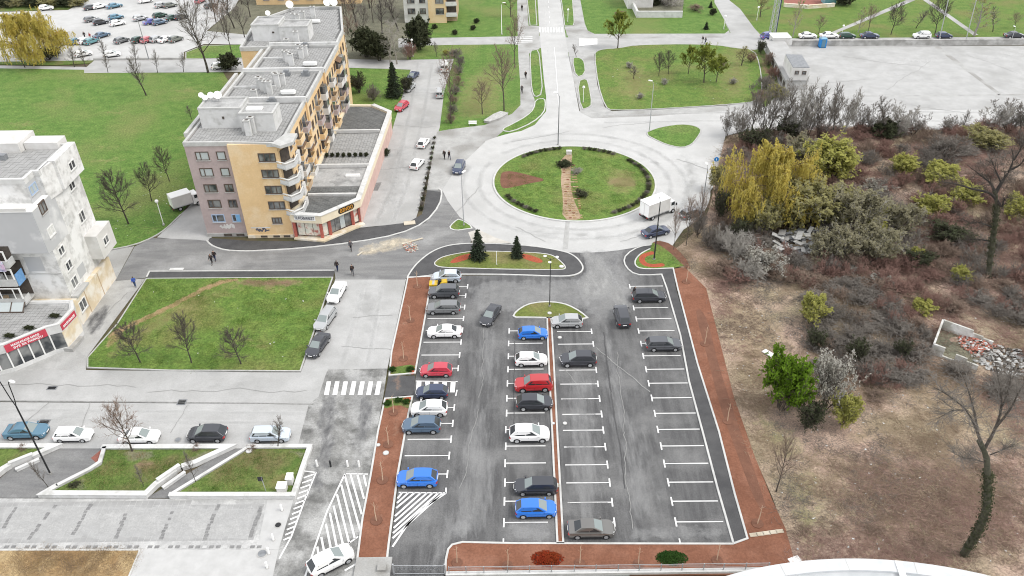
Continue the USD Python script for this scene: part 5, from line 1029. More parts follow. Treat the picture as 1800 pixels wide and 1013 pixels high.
ab = G(655, 1003); solo('concrete_pad', cat([box(ab[0] - 1.6, ab[0] + 1.7, ab[1] - .9, ab[1] + 1.2, .1, .34), box(ab[0] + .5, ab[0] + 1.3, ab[1] - .4, ab[1] + .3, .34, .6)]), 'concrete_old', 'pale block pad at the bottom end of the long soil bed', 'concrete pad')
# the round roof in the lower corner
def rotunda():
    z = 7.0; p = [G(1275, 1013, z)[:2], G(1505, 982, z)[:2], G(1735, 1011, z)[:2]]
    A = np.array([[2 * (p[1][i] - p[0][i]) for i in (0, 1)], [2 * (p[2][i] - p[0][i]) for i in (0, 1)]]); b = np.array([p[1] @ p[1] - p[0] @ p[0], p[2] @ p[2] - p[0] @ p[0]])
    c = np.linalg.solve(A, b); r = np.linalg.norm(p[0] - c)
    t = thing('round_building', 'curved white rim and grey roof of a round building at the bottom corner', 'building')
    D = sg.Point(*c).buffer(r, quad_segs=48)
    part(t, 'wall', prism(D.buffer(-.3), 0, z - .5), 'wall_white'); part(t, 'rim', prism(D.difference(D.buffer(-1.1)), z - .497, z), 'roof_round'); part(t, 'roof', prism(D.buffer(-1.097), z - .49, z - .25), 'roof_round_inner'); part(t, 'inner_ring', prism(D.buffer(-2.3).difference(D.buffer(-2.9)), z - .247, z + .1), 'roof_round')
    for k in range(40):
        a = k / 40 * 2 * np.pi; e = np.array([math.cos(a), math.sin(a)]); part(t, 'rim_joint', obox(c + e * (r - .55), e, 1.05, .05, z - .01, z + .012), 'parapet')
    e = np.array([math.cos(1.45), math.sin(1.45)]); part(t, 'ladder', obox(c + e * (r - .9), e, 1.6, .5, z + .012, z + .12), 'lamp_white')
    return c, r
rotunda()
# ruins in the scrub
M('ruin_plaster', (.46, .455, .43), (.60, .60, .58), 1.1, .9, c3=(.33, .32, .28), scale3=.7, fine=.2)
def ruin(corners, h, label, th=.24):
    t = thing('ruin', label, 'ruin'); c = [np.array([*G(u, v)[:2]]) for u, v in corners]
    for i, (a, b, f) in enumerate(((0, 1, 1), (1, 2, 1), (3, 0, 1))):
        p, q = c[a], c[b]; dd = (q - p) / np.linalg.norm(q - p); L = np.linalg.norm(q - p); nseg = max(2, int(L / 1.1)); tops = [h * (1 if i == 0 or (k / nseg < .45 if i == 1 else k / nseg > .5) else .55 + .35 * math.sin(k * 2.3)) for k in range(nseg)]
        z0 = min(gz(*p), gz(*q)) - .3
        part(t, 'wall', cat([obox(p + dd * L * (k + .5) / nseg, dd, L / nseg - .0 * k, th - .002 * (k % 2), z0, z0 + .3 + tops[k]) for k in range(nseg)]), 'ruin_plaster')
    dd = (c[1] - c[0]); 
    part(t, 'floor', prism(sg.Polygon(c), gz(*c[0]) - .2, gz(*c[0]) + .1), 'wood_floor'); return t, c
rt, rc = ruin([(1636, 621), (1652, 578), (1742, 611), (1716, 652)], 1.5, 'roofless white walled ruin half full of red brick rubble')
rng = np.random.RandomState(8)
def rubble(name, pts, n, mats, smin, smax, label, hgtmax=.5, catg='rubble', tid=None):
    P = Pg(P2(pts)); b = P.bounds; t = tid or thing(name, label, catg, kind=None); k = 0; cen = np.array(P.centroid.coords[0]); groups = {m: [] for m in mats}
    R = math.sqrt(P.area / math.pi)
    while k < n:
        x, y = rng.uniform(b[0], b[2]), rng.uniform(b[1], b[3])
        if not P.contains(sg.Point(x, y)): continue
        s = rng.uniform(smin, smax); hz = hgtmax * max(0, 1 - np.hypot(x - cen[0], y - cen[1]) / (R * 1.25)) * rng.uniform(.3, 1)
        v, f = hull(rng.uniform(-1, 1, (9, 3)) * [s, s * rng.uniform(.5, 1), s * .5]); groups[mats[k % len(mats)]].append((v + [x, y, gz(x, y) + hz + s * .2], f)); k += 1
    for m, g in groups.items():
        if g: part(t, 'rubble', cat(g), m, kind='stuff')
    return t
rubble('brick_rubble', [(1680, 595), (1700, 590), (1740, 608), (1765, 607), (1735, 622), (1722, 632), (1690, 612)], 420, ['brick_rubble', 'brick_rubble', 'wall_light'], .10, .26, 'heap of broken red bricks spilling out of the white ruin', .9)
rubble('stone_rubble', [(1712, 622), (1760, 612), (1800, 618), (1830, 640), (1800, 668), (1750, 658), (1715, 640)], 420, ['rubble_grey', 'wall_concrete', 'bark_dark'], .12, .45, 'grey stones and slabs strewn beyond the open end of the white ruin', .5)
t2 = thing('debris_pile', 'jumbled grey slabs of a collapsed hut between the bushes', 'debris pile')
for k in range(70):
    p = G(1362 + rng.uniform(0, 84), 420 + rng.uniform(0, 34))[:2]; s = rng.uniform(.25, 1.1)
    v, f = box(-s, s, -s * .45, s * .45, -.05, .07); ax = rng.uniform(-.3, .3, 2)
    v = v @ trimesh.transformations.euler_matrix(ax[0], ax[1], rng.uniform(0, 6))[:3, :3].T; part(t2, 'slab', (v + [p[0], p[1], gz(*p) + .3 + rng.uniform(0, 1.3)], f), ('rubble_grey', 'wall_concrete', 'metal_grey')[k % 3])
# ------------------------------------------------------------------ vehicles
CARS = {  # length, width, height, bonnet height, cowl x, roof front x, roof rear x, belt rear x, tail height, wheel radius
    'hatchback': dict(L=4.05, W=1.74, H=1.47, hood=.82, cowl=1.0, rf=.22, rr=-1.38, br=-1.93, tail=.90, wr=.31, wb=1.27),
    'saloon':    dict(L=4.50, W=1.76, H=1.42, hood=.82, cowl=1.0, rf=.20, rr=-.95, br=-1.62, tail=.91, wr=.31, wb=1.36),
    'estate':    dict(L=4.55, W=1.77, H=1.48, hood=.83, cowl=1.08, rf=.32, rr=-1.80, br=-2.18, tail=.91, wr=.31, wb=1.36),
    'suv':       dict(L=4.50, W=1.86, H=1.70, hood=.98, cowl=1.05, rf=.36, rr=-1.75, br=-2.12, tail=1.05, wr=.36, wb=1.33),
    'van':       dict(L=4.90, W=1.92, H=1.95, hood=1.12, cowl=1.65, rf=.95, rr=-2.25, br=-2.38, tail=1.15, wr=.33, wb=1.55)}
_cm = {}
def car_meshes(kind):
    if kind in _cm: return _cm[kind]
    s = CARS[kind]; L, W, H = s['L'] / 2, s['W'] / 2, s['H']; th = s['tail']; hd = s['hood']; cw = s['cowl']
    deck = kind == 'saloon'
    prof = [(L - .10, .24), (L, .36), (L + .0, .55), (L - .07, hd - .17), (L - .28, hd - .07), (cw + .35, hd + .03), (cw - .05, hd + .09), (0, th - .05), (s['br'] + .1, th), (-L + .12, th - (.03 if deck else .02)), (-L + .02, th - .14), (-L, .58), (-L + .03, .36), (-L + .14, .25)]
    cs = m3.CrossSection([prof]) if trimesh.path.polygons.Polygon(prof).exterior.is_ccw else m3.CrossSection([prof[::-1]])
    for x in (s['wb'], -s['wb']):
        cs = cs - m3.CrossSection.circle(s['wr'] + .055, 20).translate((x, s['wr']))
    side = cs.extrude(2 * W + .2).rotate((90, 0, 0)).translate((0, W + .1, 0))
    plan = sg.Polygon([(L + .02, .42 * W), (L - .12, .78 * W), (L - .45, .95 * W), (L - 1.0, W), (-L + .6, W), (-L + .16, .93 * W), (-L - .01, .72 * W), (-L - .01, -.72 * W), (-L + .16, -.93 * W), (-L + .6, -W), (L - 1.0, -W), (L - .45, -.95 * W), (L - .12, -.78 * W), (L + .02, -.42 * W)]).buffer(.05).buffer(-.05)
    pl = m3.CrossSection([list(sg.polygon.orient(plan).exterior.coords)[:-1]]).extrude(3)
    sec = [(-W * .93, .2), (W * .93, .2), (W, .45), (W, .66), (W * .97, .82), (W * .86, th + .06), (-W * .86, th + .06), (-W * .97, .82), (-W, .66), (-W, .45)]
    sx = m3.CrossSection([sec]).extrude(2 * L + .4).rotate((90, 0, 90)).translate((-L - .2, 0, 0))
    body = man((side ^ pl) ^ sx)
    hub = W * .80; wr_ = W * .64; zb = th - .06
    bf, br, rf, rr = cw + .06, s['br'], s['rf'], s['rr']
    def sph(p, r): return trimesh.creation.icosphere(1, r).vertices + np.array(p)
    rt = .05
    pts = np.vstack([sph((x, y * k, z), rt) for x, y, z in ((bf, hub * .97, hd + .04), (br, hub * .95, zb), (rf, wr_, H - rt - .03), ((rf + rr) / 2, wr_ * 1.0, H - rt), (rr, wr_ * .96, H - rt - .05)) for k in (-1, 1)] + [sph(((rf + rr) / 2, 0, H - rt + .012), rt)])
    cab = hull(pts)
    def inset(q, f, out, up=.018):
        q = np.array(q, float); c = q.mean(0); q = c + (q - c) * np.array(f); n = np.cross(q[1] - q[0], q[3] - q[0]); n /= np.linalg.norm(n)
        if n @ np.array(out) < 0: q = q[::-1]; n = -n
        return slab(q + n * (rt - .012), up)
    P = lambda x, y, z: np.array([x, y, z])
    zf = hd + .04
    A = dict(bfL=P(bf, hub * .97, zf), bfR=P(bf, -hub * .97, zf), brL=P(br, hub * .95, zb), brR=P(br, -hub * .95, zb), rfL=P(rf, wr_, H - rt - .03), rfR=P(rf, -wr_, H - rt - .03), rrL=P(rr, wr_ * .96, H - rt - .05), rrR=P(rr, -wr_ * .96, H - rt - .05))
    wind = inset([A['bfR'], A['bfL'], A['rfL'], A['rfR']], (.93, .92, .93), (1, 0, 1)); rear = inset([A['brL'], A['brR'], A['rrR'], A['rrL']], (.88, .88, .84), (-1, 0, 1))
    sides = []
    def q4(sd, t0, t1, lo=.14, hi=.90):
        b0, b1, r0, r1 = (A['bf' + sd], A['br' + sd], A['rf' + sd], A['rr' + sd])
        p = [lerp(lerp(b0, b1, t), lerp(r0, r1, t), e) for t, e in ((t0, lo), (t1, lo), (t1, hi), (t0, hi))]
        return inset(p, (1, 1, 1), (0, 1 if sd == 'L' else -1, 0))
    for sd in 'LR':
        spans = ((.07, .46), (.49, .88)) if kind in ('hatchback', 'saloon') else ((.07, .36), (.385, .66), (.685, .94)) if kind != 'van' else ((.06, .26),)
        for a, b in spans: sides.append(q4(sd, a, b))
    parts = [('body', body, 'P', 35), ('cabin', cab, 'P', 40), ('windscreen', wind, 'glass_green' if kind != 'van' else 'glass', False), ('rear_window', rear, 'glass', False)]
    parts += [('side_window', v, 'glass', False) for v in sides]
    if kind == 'van': parts[3] = ('rear_window', cat([box(-L + .04 - .02, -L + .12, y - .33, y + .33, 1.2, 1.65) for y in (-.42, .42)]), 'glass', False)
    for sx_ in (1, -1):
        x = L - .17 if sx_ > 0 else -L + .05
        for sy in (1, -1):
            if sx_ > 0: parts.append(('headlight', hull([(L - .04, sy * W * .50, hd - .24), (L - .05, sy * W * .52, hd - .13), (L - .22, sy * W * .88, hd - .26), (L - .27, sy * W * .86, hd - .12), (L - .12, sy * W * .70, hd - .27), (L - .3, sy * W * .7, hd - .10)]), 'lens', False))
            else: parts.append(('tail_light', hull([(-L - .015, sy * W * .62, th - .32), (-L + .02, sy * W * .62, th - .12), (-L + .16, sy * W * .945, th - .30), (-L + .20, sy * W * .91, th - .12), (-L - .01, sy * W * .80, th - .32), (-L + .02, sy * W * .80, th - .1)]), 'lens_red', False))
    parts.append(('grille', box(L - .06, L + .025, -W * .42, W * .42, .34, .46), 'trim_black', False)); parts.append(('number_plate', box(L + .0, L + .035, -.26, .26, .48, .59), 'plate', False)); parts.append(('number_plate', box(-L - .03, -L + .02, -.26, .26, .62, .73), 'plate', False))
    for sy in (1, -1): parts.append(('sill', box(-s['wb'] + s['wr'] + .1, s['wb'] - s['wr'] - .1, sy * W - .03, sy * W + .008, .26, .38), 'trim_black', False)); parts.append(('door_seam', box(-.12, -.10, sy * W * .985 - .01, sy * W + .004, .4, .80), 'trim_black', False))
    for sy in (1, -1): parts.append(('mirror', hull([(cw - .12 + dx, sy * (W * .92 + dy), hd + .10 + dz) for dx in (0, .12) for dy in (0, .2) for dz in (0, .14)]), 'P', False))
    wh = []
    for x in (s['wb'], -s['wb']):
        for sy in (1, -1):
            c = trimesh.creation.cylinder(s['wr'], .21, sections=18); v = np.array(c.vertices)[:, [0, 2, 1]] + [x, sy * (W - .125), s['wr']]
            r = trimesh.creation.cylinder(s['wr'] * .66, .03, sections=14); rv = np.array(r.vertices)[:, [0, 2, 1]] + [x, sy * (W - .012), s['wr']]
            wh.append(((v, c.faces[:, ::-1]), (rv, r.faces[:, ::-1])))
    under = box(-L + .5, L - .5, -W + .25, W - .25, .2, .5)
    _cm[kind] = (parts, wh, under); return _cm[kind]
def car_proto(kind, paint):
    def build(c):
        parts, wh, under = car_meshes(kind)
        for n, m, mt, sm in parts: part(c, n, m, 'paint_' + paint if mt == 'P' else mt, sm)
        for tyre, rim_ in wh: w = part(c, 'wheel', tyre, 'tyre', 40); part(w, 'rim', rim_, 'rim')
        part(c, 'underbody', under, 'trim_black')
    return proto(f'{kind}_{paint}', build)
def car(kind, paint, u, v, yaw, label, group=None, near=True, name='parked_car', sc=1.0):
    """u, v: where the wheels nearest the camera stand (near) or the middle of the car; yaw in degrees from rightwards."""
    g = G(u, v); w = CARS[kind]['W'] / 2
    if near: g = g + np.array([0, w * abs(math.cos(math.radians(yaw))), 0])
    c = 'van' if kind == 'van' else 'car'
    return copy(name, car_proto(kind, paint), (g[0], g[1], L5 - .015 if 480 < v and u > 670 else L3), math.radians(yaw), sc, label, c, group)

Q = 'cars in the bays of the new car park'
car('hatchback', 'pale_blue', 785, 499, 180, 'pale blue boxy hatchback in the top bay of the left row', Q)
car('suv', 'dark_grey', 780, 527, 180, 'dark grey off-roader next to the yellow machine in the left row', Q, sc=.95)
car('estate', 'grey', 779, 555, 180, 'grey estate car between the dark off-roader and the white saloon, left row', Q)
car('saloon', 'white', 781, 597, 180, 'white saloon with an empty bay either side in the left row', Q, sc=.97)
car('hatchback', 'red', 766.5, 666, 180, 'cherry red small car just above the zebra stripes of the left row', Q, sc=.95)
car('hatchback', 'dark_blue', 759, 705, 180, 'dark blue small car just below the zebra stripes of the left row', Q, sc=.92)
car('hatchback', 'white', 754, 735, 180, 'white hatchback squeezed between two blue cars in the left row', Q, sc=1.02)
car('hatchback', 'steel_blue', 740.5, 765, 180, 'steel blue hatchback below the white one in the left row', Q, sc=1.05)
car('hatchback', 'blue', 733, 860, 180, 'bright blue hatchback beside the hatched triangle', Q, sc=1.04)
car('hatchback', 'blue', 937, 600, 0, 'bright blue small car at the top of the middle row facing the soil strip', Q, sc=.93)
car('hatchback', 'white', 934, 647, 0, 'white hatchback below the top blue car of the middle row', Q, sc=.97)
car('suv', 'crimson', 938, 692, 182, 'red crossover backed up to the soil strip, middle row', Q, sc=.98)
car('hatchback', 'black', 940, 724, 0, 'black hatchback tight below the red crossover', Q, sc=1.02)
car('hatchback', 'white', 931, 780, 0, 'white hatchback alone halfway down the middle row', Q, sc=1.08)
car('estate', 'black', 942, 874, 180, 'black estate just above the lower blue hatchback, nose to the aisle', Q, sc=.97)
car('hatchback', 'blue', 942.5, 914, 0, 'bright blue hatchback at the bottom of the middle row', Q, sc=1.0)
car('hatchback', 'silver', 997, 579, 180, 'silver white hatchback touching the half-moon grass bed', Q, sc=1.0)
car('hatchback', 'black', 1017, 647, 180, 'black hatchback with a greenish windscreen right of the soil strip', Q, sc=1.08)
car('saloon', 'warm_grey', 1040, 950, 0, 'charcoal grey saloon at the bottom, right of the soil strip', Q, sc=1.0)
car('estate', 'black', 1142, 534, 0, 'dark estate near the top of the right hand row', Q, sc=1.0)
car('estate', 'dark_grey', 1168, 620, 0, 'dark grey estate alone in the right hand row', Q, sc=.98)
car('saloon', 'black', 862.5, 560, 249, 'dark saloon driving down the left aisle', None, False, 'car', .97)
car('suv', 'black', 1093, 562, 92, 'black off-roader driving up the right aisle', None, False, 'car', .98)
Q = 'cars along the kerb of the square lawn'
car('saloon', 'white', 593, 520, 262, 'white car at the top of the three along the square lawn', Q, False)
car('estate', 'silver', 573, 567, 257, 'silver white estate in the middle of the three along the square lawn', Q, False)
car('saloon', 'black', 560, 613, 256, 'black car lowest of the three along the square lawn', Q, False)
Q = 'cars along the street above the planters'
car('saloon', 'sky_blue', 43, 775, 1, 'steel blue saloon under the double street lamp', Q, sc=1.03)
car('estate', 'white', 126, 781, 0, 'white estate beside the steel blue saloon', Q, sc=.9)
car('saloon', 'white', 243, 784, 0, 'old white saloon behind a bare street tree', Q, sc=.95)
car('hatchback', 'black', 362, 780, 180, 'black hatchback with a bright door reflection above the ramp', Q, sc=1.05)
car('estate', 'pale_blue', 474, 781, 0, 'pale silvery blue estate at the right end of the street row', Q, sc=.95)
car('hatchback', 'white', 583, 992, 33, 'white hatchback driving over the hatched markings at the bottom edge', None, False, 'car', 1.06)
Q = 'cars along the side street by the shop wing'
car('hatchback', 'white', 745, 256, 75, 'white car beside the dark hedge, upper of two', Q, False, sc=.95)
car('hatchback', 'white', 734, 293, 72, 'white hatchback beside the dark hedge, lower of two', Q, False, sc=.95)
car('hatchback', 'red', 706.5, 192, 248, 'red car at the corner of the shop wing', Q, False, sc=1.0)
car('saloon', 'silver', 720, 158, 255, 'silver saloon behind the red car in the side street', Q, False, sc=.95)
car('saloon', 'dark_blue', 726, 138, 252, 'dark blue saloon behind the silver one in the side street', Q, False, sc=.95)
car('van', 'white', 783, 123, 90, 'white panel van with two dark rear windows at the end of the side street', None, False, 'van', 1.0)
car('van', 'silver', 774, 169, 90, 'grey van half hidden behind the bare hedge', None, False, 'van', .85)
car('hatchback', 'dark_blue', 807, 300, 262, 'dark car going round the left side of the roundabout', None, False, 'car', 1.05)
car('saloon', 'dark_blue', 1152, 413, 22, 'dark blue saloon on the roundabout beside the lamp post', None, False, 'car', 1.0)
car('estate', 'grey', 1216, 380, 28, 'grey car behind bare saplings on the right of the roundabout', None, False, 'car', .95)
Q = 'cars along the street above the concrete yard'
for k, p, u, s, l in (('saloon', 'white', 1421, 1, 'white saloon first in the row past the kiosk'), ('saloon', 'white', 1459, 1.05, 'white saloon behind the blue toilet cabin'), ('estate', 'dark_green', 1491, .92, 'dark green estate third in the row past the kiosk'), ('saloon', 'dark_blue', 1530, 1.05, 'navy saloon fourth in the row past the kiosk'),
                      ('suv', 'white', 1622, .95, 'white tall car standing by the leaning lamp'), ('hatchback', 'dark_blue', 1661, 1.0, 'dark car just right of the leaning lamp'), ('saloon', 'black', 1785, 1.1, 'black car at the right end of the upper street')):
    car(k, p, u, 69, 0 if u != 1622 else 180, l, Q, True, sc=s)
car('hatchback', 'violet_blue', 1353, 70, 15, 'navy blue car beside the lattice mast at the street corner', None, True, sc=1.1)
Q = 'cars in the far car park'
FAR = [(82, 18, 'white', 20, 'white car on the upper kerb of the far car park below the scrub'), (5, 49, 'black', 50, 'black car at the left edge of the far car park'), (9, 80, 'white', 35, 'white car left of the yellow willow in the far car park'), (106, 66, 'red', 60, 'red car peeping out behind the yellow willow'),
 (118, 77, 'silver', 62, 'silver car next to the willow, first in the front group'), (134, 77, 'sky_blue', 62, 'light blue car second from the willow in the front group'), (150, 76, 'white', 62, 'white car third from the willow in the front group'), (162, 77, 'teal', 62, 'teal car fourth from the willow in the front group'), (180, 66, 'steel_blue', 58, 'steel blue car set back behind the front group'),
 (215, 75, 'grey', 58, 'grey car alone between the two front groups'), (245, 74, 'dark_green', 60, 'dark green car leftmost of the right front group'), (261, 74, 'rose', 60, 'rose red car between the green and white cars of the right front group'), (277, 73, 'silver', 60, 'silver car right of the rose red one'), (293, 73, 'white', 60, 'white car second from the right end of the right front group'), (310, 73, 'olive_grey', 60, 'olive grey car at the right end of the front group under branches'),
 (148, 99, 'white', 35, 'white car near the front kerb, the one nearer the willow'), (198, 100, 'white', 25, 'white car near the front kerb behind a leaning bare tree'), (162, 38, 'grey', 45, 'beige grey car left in the middle rows'), (178, 43, 'black', 40, 'black car touching the beige grey one'), (205, 34, 'sky_blue', 45, 'blue car behind a white one in the middle rows'), (208, 45, 'white', 40, 'white car in front of a blue one in the middle rows'), (248, 36, 'silver', 40, 'silver car alone at the top of the far lamp'),
 (161, 17, 'dark_grey', 40, 'dark car beside a white one in the upper rows'), (176, 15, 'white', 40, 'white car beside a dark one in the upper rows'), (202, 14, 'sky_blue', 45, 'light blue car alone in the upper rows'), (257, 5, 'white', 35, 'white car at the top edge of the far car park'), (285, 13, 'silver', 40, 'silver car left of a pair in the upper rows'), (300, 13, 'olive_grey', 40, 'greenish car right of a pair in the upper rows'),
 (267, 42, 'violet_blue', 45, 'violet blue car of the three close together'), (282, 43, 'steel_blue', 45, 'steel blue car of the three close together'), (282, 31, 'dark_green', 50, 'dark green car behind the two blue ones'), (304, 35, 'dark_green', 50, 'dark green car left of the pair under the big bare tree'), (319, 34, 'black', 50, 'black car right of the pair under the big bare tree'), (353, 5, 'rose', 75, 'brick red car at the top edge beside bare branches'), (371, 14, 'dark_grey', 60, 'dark car behind the branches of the big bare tree')]
for u, v, p, a, l in FAR: car('hatchback' if (u + v) % 3 else 'saloon', p, u, v, a, l, Q, False)
car('hatchback', 'white', 388, 121, 20, 'white car half hidden by the dark fir behind the apartment block', None, False)
# box truck and box van
def truck(label, u, v, yaw, Lb, Wb, Hb, name):
    g = G(u, v); t = thing(name, label, 'truck', (g[0], g[1], L3), math.radians(yaw)); w = Wb / 2
    part(t, 'cargo_box', box(-Lb / 2 - .9, Lb / 2 - .9, -w, w, .75, .75 + Hb), 'wall_white'); part(t, 'roof', prism(sg.box(-Lb / 2 - .93, -w - .03, Lb / 2 - .87, w + .03), .753 + Hb, .83 + Hb), 'lamp_white')
    for y in (-.5, .5): part(t, 'rear_door', box(-Lb / 2 - .94, -Lb / 2 - .9, y * w - .45 * w, y * w + .45 * w, .85, .65 + Hb), 'paint_white')
    for y in (-w, w): part(t, 'side_rail', box(-Lb / 2 - .88, Lb / 2 - .92, y - .03, y + .03, .8, .9), 'metal_galv')
    part(t, 'chassis', box(-Lb / 2 - .8, Lb / 2 + .9, -.45, .45, .42, .72), 'metal_dark'); part(t, 'bumper', box(-Lb / 2 - 1.0, -Lb / 2 - .9, -w * .9, w * .9, .4, .55), 'metal_dark')
    x0 = Lb / 2 - .82; cabm = hull([(x0 + dx, y, z) for dx, z in ((0, .45), (0, 2.15), (.95, 2.15), (1.45, 1.35), (1.75, 1.2), (1.8, .45)) for y in (-w * .9, w * .9)])
    part(t, 'cab', cabm, 'paint_white', 20)
    part(t, 'windscreen', slab([(x0 + 1.42, -w * .78, 1.42), (x0 + 1.42, w * .78, 1.42), (x0 + 1.02, w * .74, 2.06), (x0 + 1.02, -w * .74, 2.06)], .03), 'glass')
    for y in (-1, 1):
        part(t, 'side_window', box(x0 + .3, x0 + 1.0, y * w * .9 - .015, y * w * .9 + .015, 1.45, 2.0), 'glass'); part(t, 'mirror', box(x0 + 1.15, x0 + 1.25, y * (w + .1) - .1, y * (w + .1) + .1, 1.4, 1.8), 'metal_dark')
        part(t, 'headlight', box(x0 + 1.72, x0 + 1.83, y * w * .62 - .15, y * w * .62 + .15, .75, .95), 'lens'); part(t, 'tail_light', box(-Lb / 2 - 1.02, -Lb / 2 - .98, y * w * .75 - .12, y * w * .75 + .12, .58, .72), 'lens_red')
        for x in (-Lb / 2 + .1, x0 + .75):
            c = trimesh.creation.cylinder(.38, .26, sections=18); wv = np.array(c.vertices)[:, [0, 2, 1]] + [x, y * (w - .18), .38]; wh = part(t, 'wheel', (wv, c.faces[:, ::-1]), 'tyre', 40)
            r = trimesh.creation.cylinder(.22, .02, sections=12); part(wh, 'rim', (np.array(r.vertices)[:, [0, 2, 1]] + [x, y * (w - .04), .38], r.faces[:, ::-1]), 'rim')
truck('white box truck driving round the right side of the roundabout', 1157, 377, 33, 4.4, 2.2, 2.2, 'box_truck')
truck('white box van parked beside the mauve end wall of the apartment block', 331, 363, 38, 3.2, 2.0, 1.9, 'box_van')
# small yellow roller between the first two cars of the left row
yg = G(774, 508)
yr = thing('road_roller', 'small yellow road roller between the pale blue car and the dark off-roader', 'road roller', (yg[0], yg[1] + .3, L4), math.pi)
part(yr, 'body', hull([(x, y, z) for x, y, z in ((-1.0, -.5, .5), (-1.0, .5, .5), (.15, -.5, .5), (.15, .5, .5), (-.9, -.45, 1.15), (-.9, .45, 1.15), (-.1, -.45, 1.0), (-.1, .45, 1.0))]), 'machine_yellow', 20); part(yr, 'front_frame', box(.35, 1.5, -.55, .55, .55, .8), 'machine_yellow'); part(yr, 'joint', box(.1, .4, -.2, .2, .5, .75), 'metal_dark'); part(yr, 'seat', box(-.2, .2, -.25, .25, .8, 1.25), 'trim_black')
for x in (-.65, .95):
    c = trimesh.creation.cylinder(.42, .95, sections=20); part(yr, 'drum', (np.array(c.vertices)[:, [0, 2, 1]] + [x, 0, .42], c.faces[:, ::-1]), 'metal_galv' if x > 0 else 'tyre', 40)

# ------------------------------------------------------------------ people
def limb(chain, seg=.035):
    """one manifold from hulls of consecutive spheres; chain: list of lists of (point, radius)."""
    tot = None
    for ch in chain:
        for (p, r), (q, s) in zip(ch[:-1], ch[1:]):
            m = m3.Manifold.hull_points(np.vstack([trimesh.creation.icosphere(1, r).vertices + p, trimesh.creation.icosphere(1, s).vertices + q]).astype(float)); tot = m if tot is None else tot + m
    v, f = man(tot); m = trimesh.Trimesh(v, f); m = m.subdivide_to_size(.12, max_iter=4) if hasattr(m, 'subdivide_to_size') else m
    trimesh.smoothing.filter_taubin(m, iterations=6); return np.array(m.vertices), np.array(m.faces)
def person_meshes(stride, lean=0.0):
    A = np.array
    hipz, s = .92, stride
    hp = {k: A([0, k * .09, hipz]) for k in (1, -1)}; kn = {k: A([.5 * s * k * .26 + .04, k * .095, .50]) for k in (1, -1)}; an = {k: A([s * k * .30 - .03, k * .095, .09 + (.05 if k < 0 else 0) * s]) for k in (1, -1)}
    sh = {k: A([.02 + lean, k * .185, 1.44]) for k in (1, -1)}; el = {k: A([-.05 - s * k * .12 + lean, k * .245, 1.17]) for k in (1, -1)}; wr = {k: A([.04 - s * k * .22 + lean, k * .24, .93]) for k in (1, -1)}
    neck = A([.03 + lean, 0, 1.50]); head = A([.055 + lean, 0, 1.645])
    legs = lambda g: [[(hp[k], .088 + g), (kn[k], .062 + g), (an[k], .042 + g * .8)] for k in (1, -1)]
    feet = lambda g: [[(an[k] + A([-.03, 0, -.035]), .042 + g), (an[k] + A([.09, 0, -.05]), .038 + g), (an[k] + A([.17, 0, -.055]), .030 + g)] for k in (1, -1)]
    torso = lambda g: [[(A([0, .06 * k, .96]), .11 + g), (A([.0, .07 * k, 1.15]), .105 + g), (A([.015 + lean, .095 * k, 1.36]), .10 + g), (A([.02 + lean, .02 * k, 1.47]), .07 + g)] for k in (1, -1)]
    arms = lambda g: [[(sh[k], .062 + g), (el[k], .046 + g), (wr[k], .032 + g)] for k in (1, -1)]
    hands = []
    for k in (1, -1):
        d = wr[k] - el[k]; d = d / np.linalg.norm(d); palm = wr[k] + d * .07; hands.append([(wr[k], .026), (palm, .030)])
        for i, (o, ln) in enumerate(((-.027, .06), (-.009, .07), (.009, .066), (.026, .052))):
            b = palm + A([o, 0, -.005]); hands.append([(b, .0105), (b + d * ln * .55, .009), (b + d * ln + A([.012, -k * .012, 0]), .0075)])
        hands.append([(wr[k] + d * .035 + A([.03, 0, 0]), .011), (wr[k] + d * .07 + A([.05, -k * .01, 0]), .010), (wr[k] + d * .095 + A([.055, -k * .018, 0]), .0085)])
    skull = [[(head + A([-.015, 0, .03]), .088), (head + A([.02, 0, -.045]), .068)], [(head + A([.045, 0, -.075]), .045), (head + A([.03, 0, -.02]), .06)], [(neck + A([0, 0, -.03]), .055), (head + A([-.01, 0, -.07]), .055)],
             [(head + A([.085, 0, .005]), .010), (head + A([.105, 0, -.025]), .014)]] + [[(head + A([.0, k * .078, -.005]), .018), (head + A([-.01, k * .082, .015]), .016)] for k in (1, -1)]
    return dict(body=limb(legs(0) + feet(0) + torso(0) + arms(0) + hands + skull), trousers=limb(legs(.014) + [[(A([0, -.05, .97]), .125), (A([0, .05, .97]), .125)]]), jacket=limb(torso(.022) + arms(.016)), shoes=limb(feet(.008)),
                hair=limb([[(head + A([-.035, 0, .045]), .084), (head + A([-.045, 0, -.01]), .074)], [(head + A([.015, 0, .07]), .06), (head + A([-.03, 0, .06]), .075)]]),
                eyes=cat([ball(head + A([.082, k * .03, .012]), .011, 1) for k in (1, -1)]), mouth=hull([head + A([.088 + dx, dy, -.062 + dz]) for dx in (0, .012) for dy in (-.022, .022) for dz in (-.004, .004)]))
M('skin', (.50, .30, .22), rough=.6); M('hair_dark', (.03, .022, .018), rough=.6); M('cloth_black', (.014, .014, .016), (.025, .025, .028), 6, .9); M('cloth_navy', (.02, .03, .07), rough=.9); M('cloth_grey', (.10, .10, .11), rough=.9); M('cloth_royal', (.03, .10, .42), rough=.9); M('cloth_jeans', (.05, .08, .15), rough=.9); M('cloth_red', (.4, .04, .04), rough=.9); M('cloth_pale', (.5, .49, .46), rough=.9); M('lip', (.35, .12, .10), rough=.5)
_pm = {}
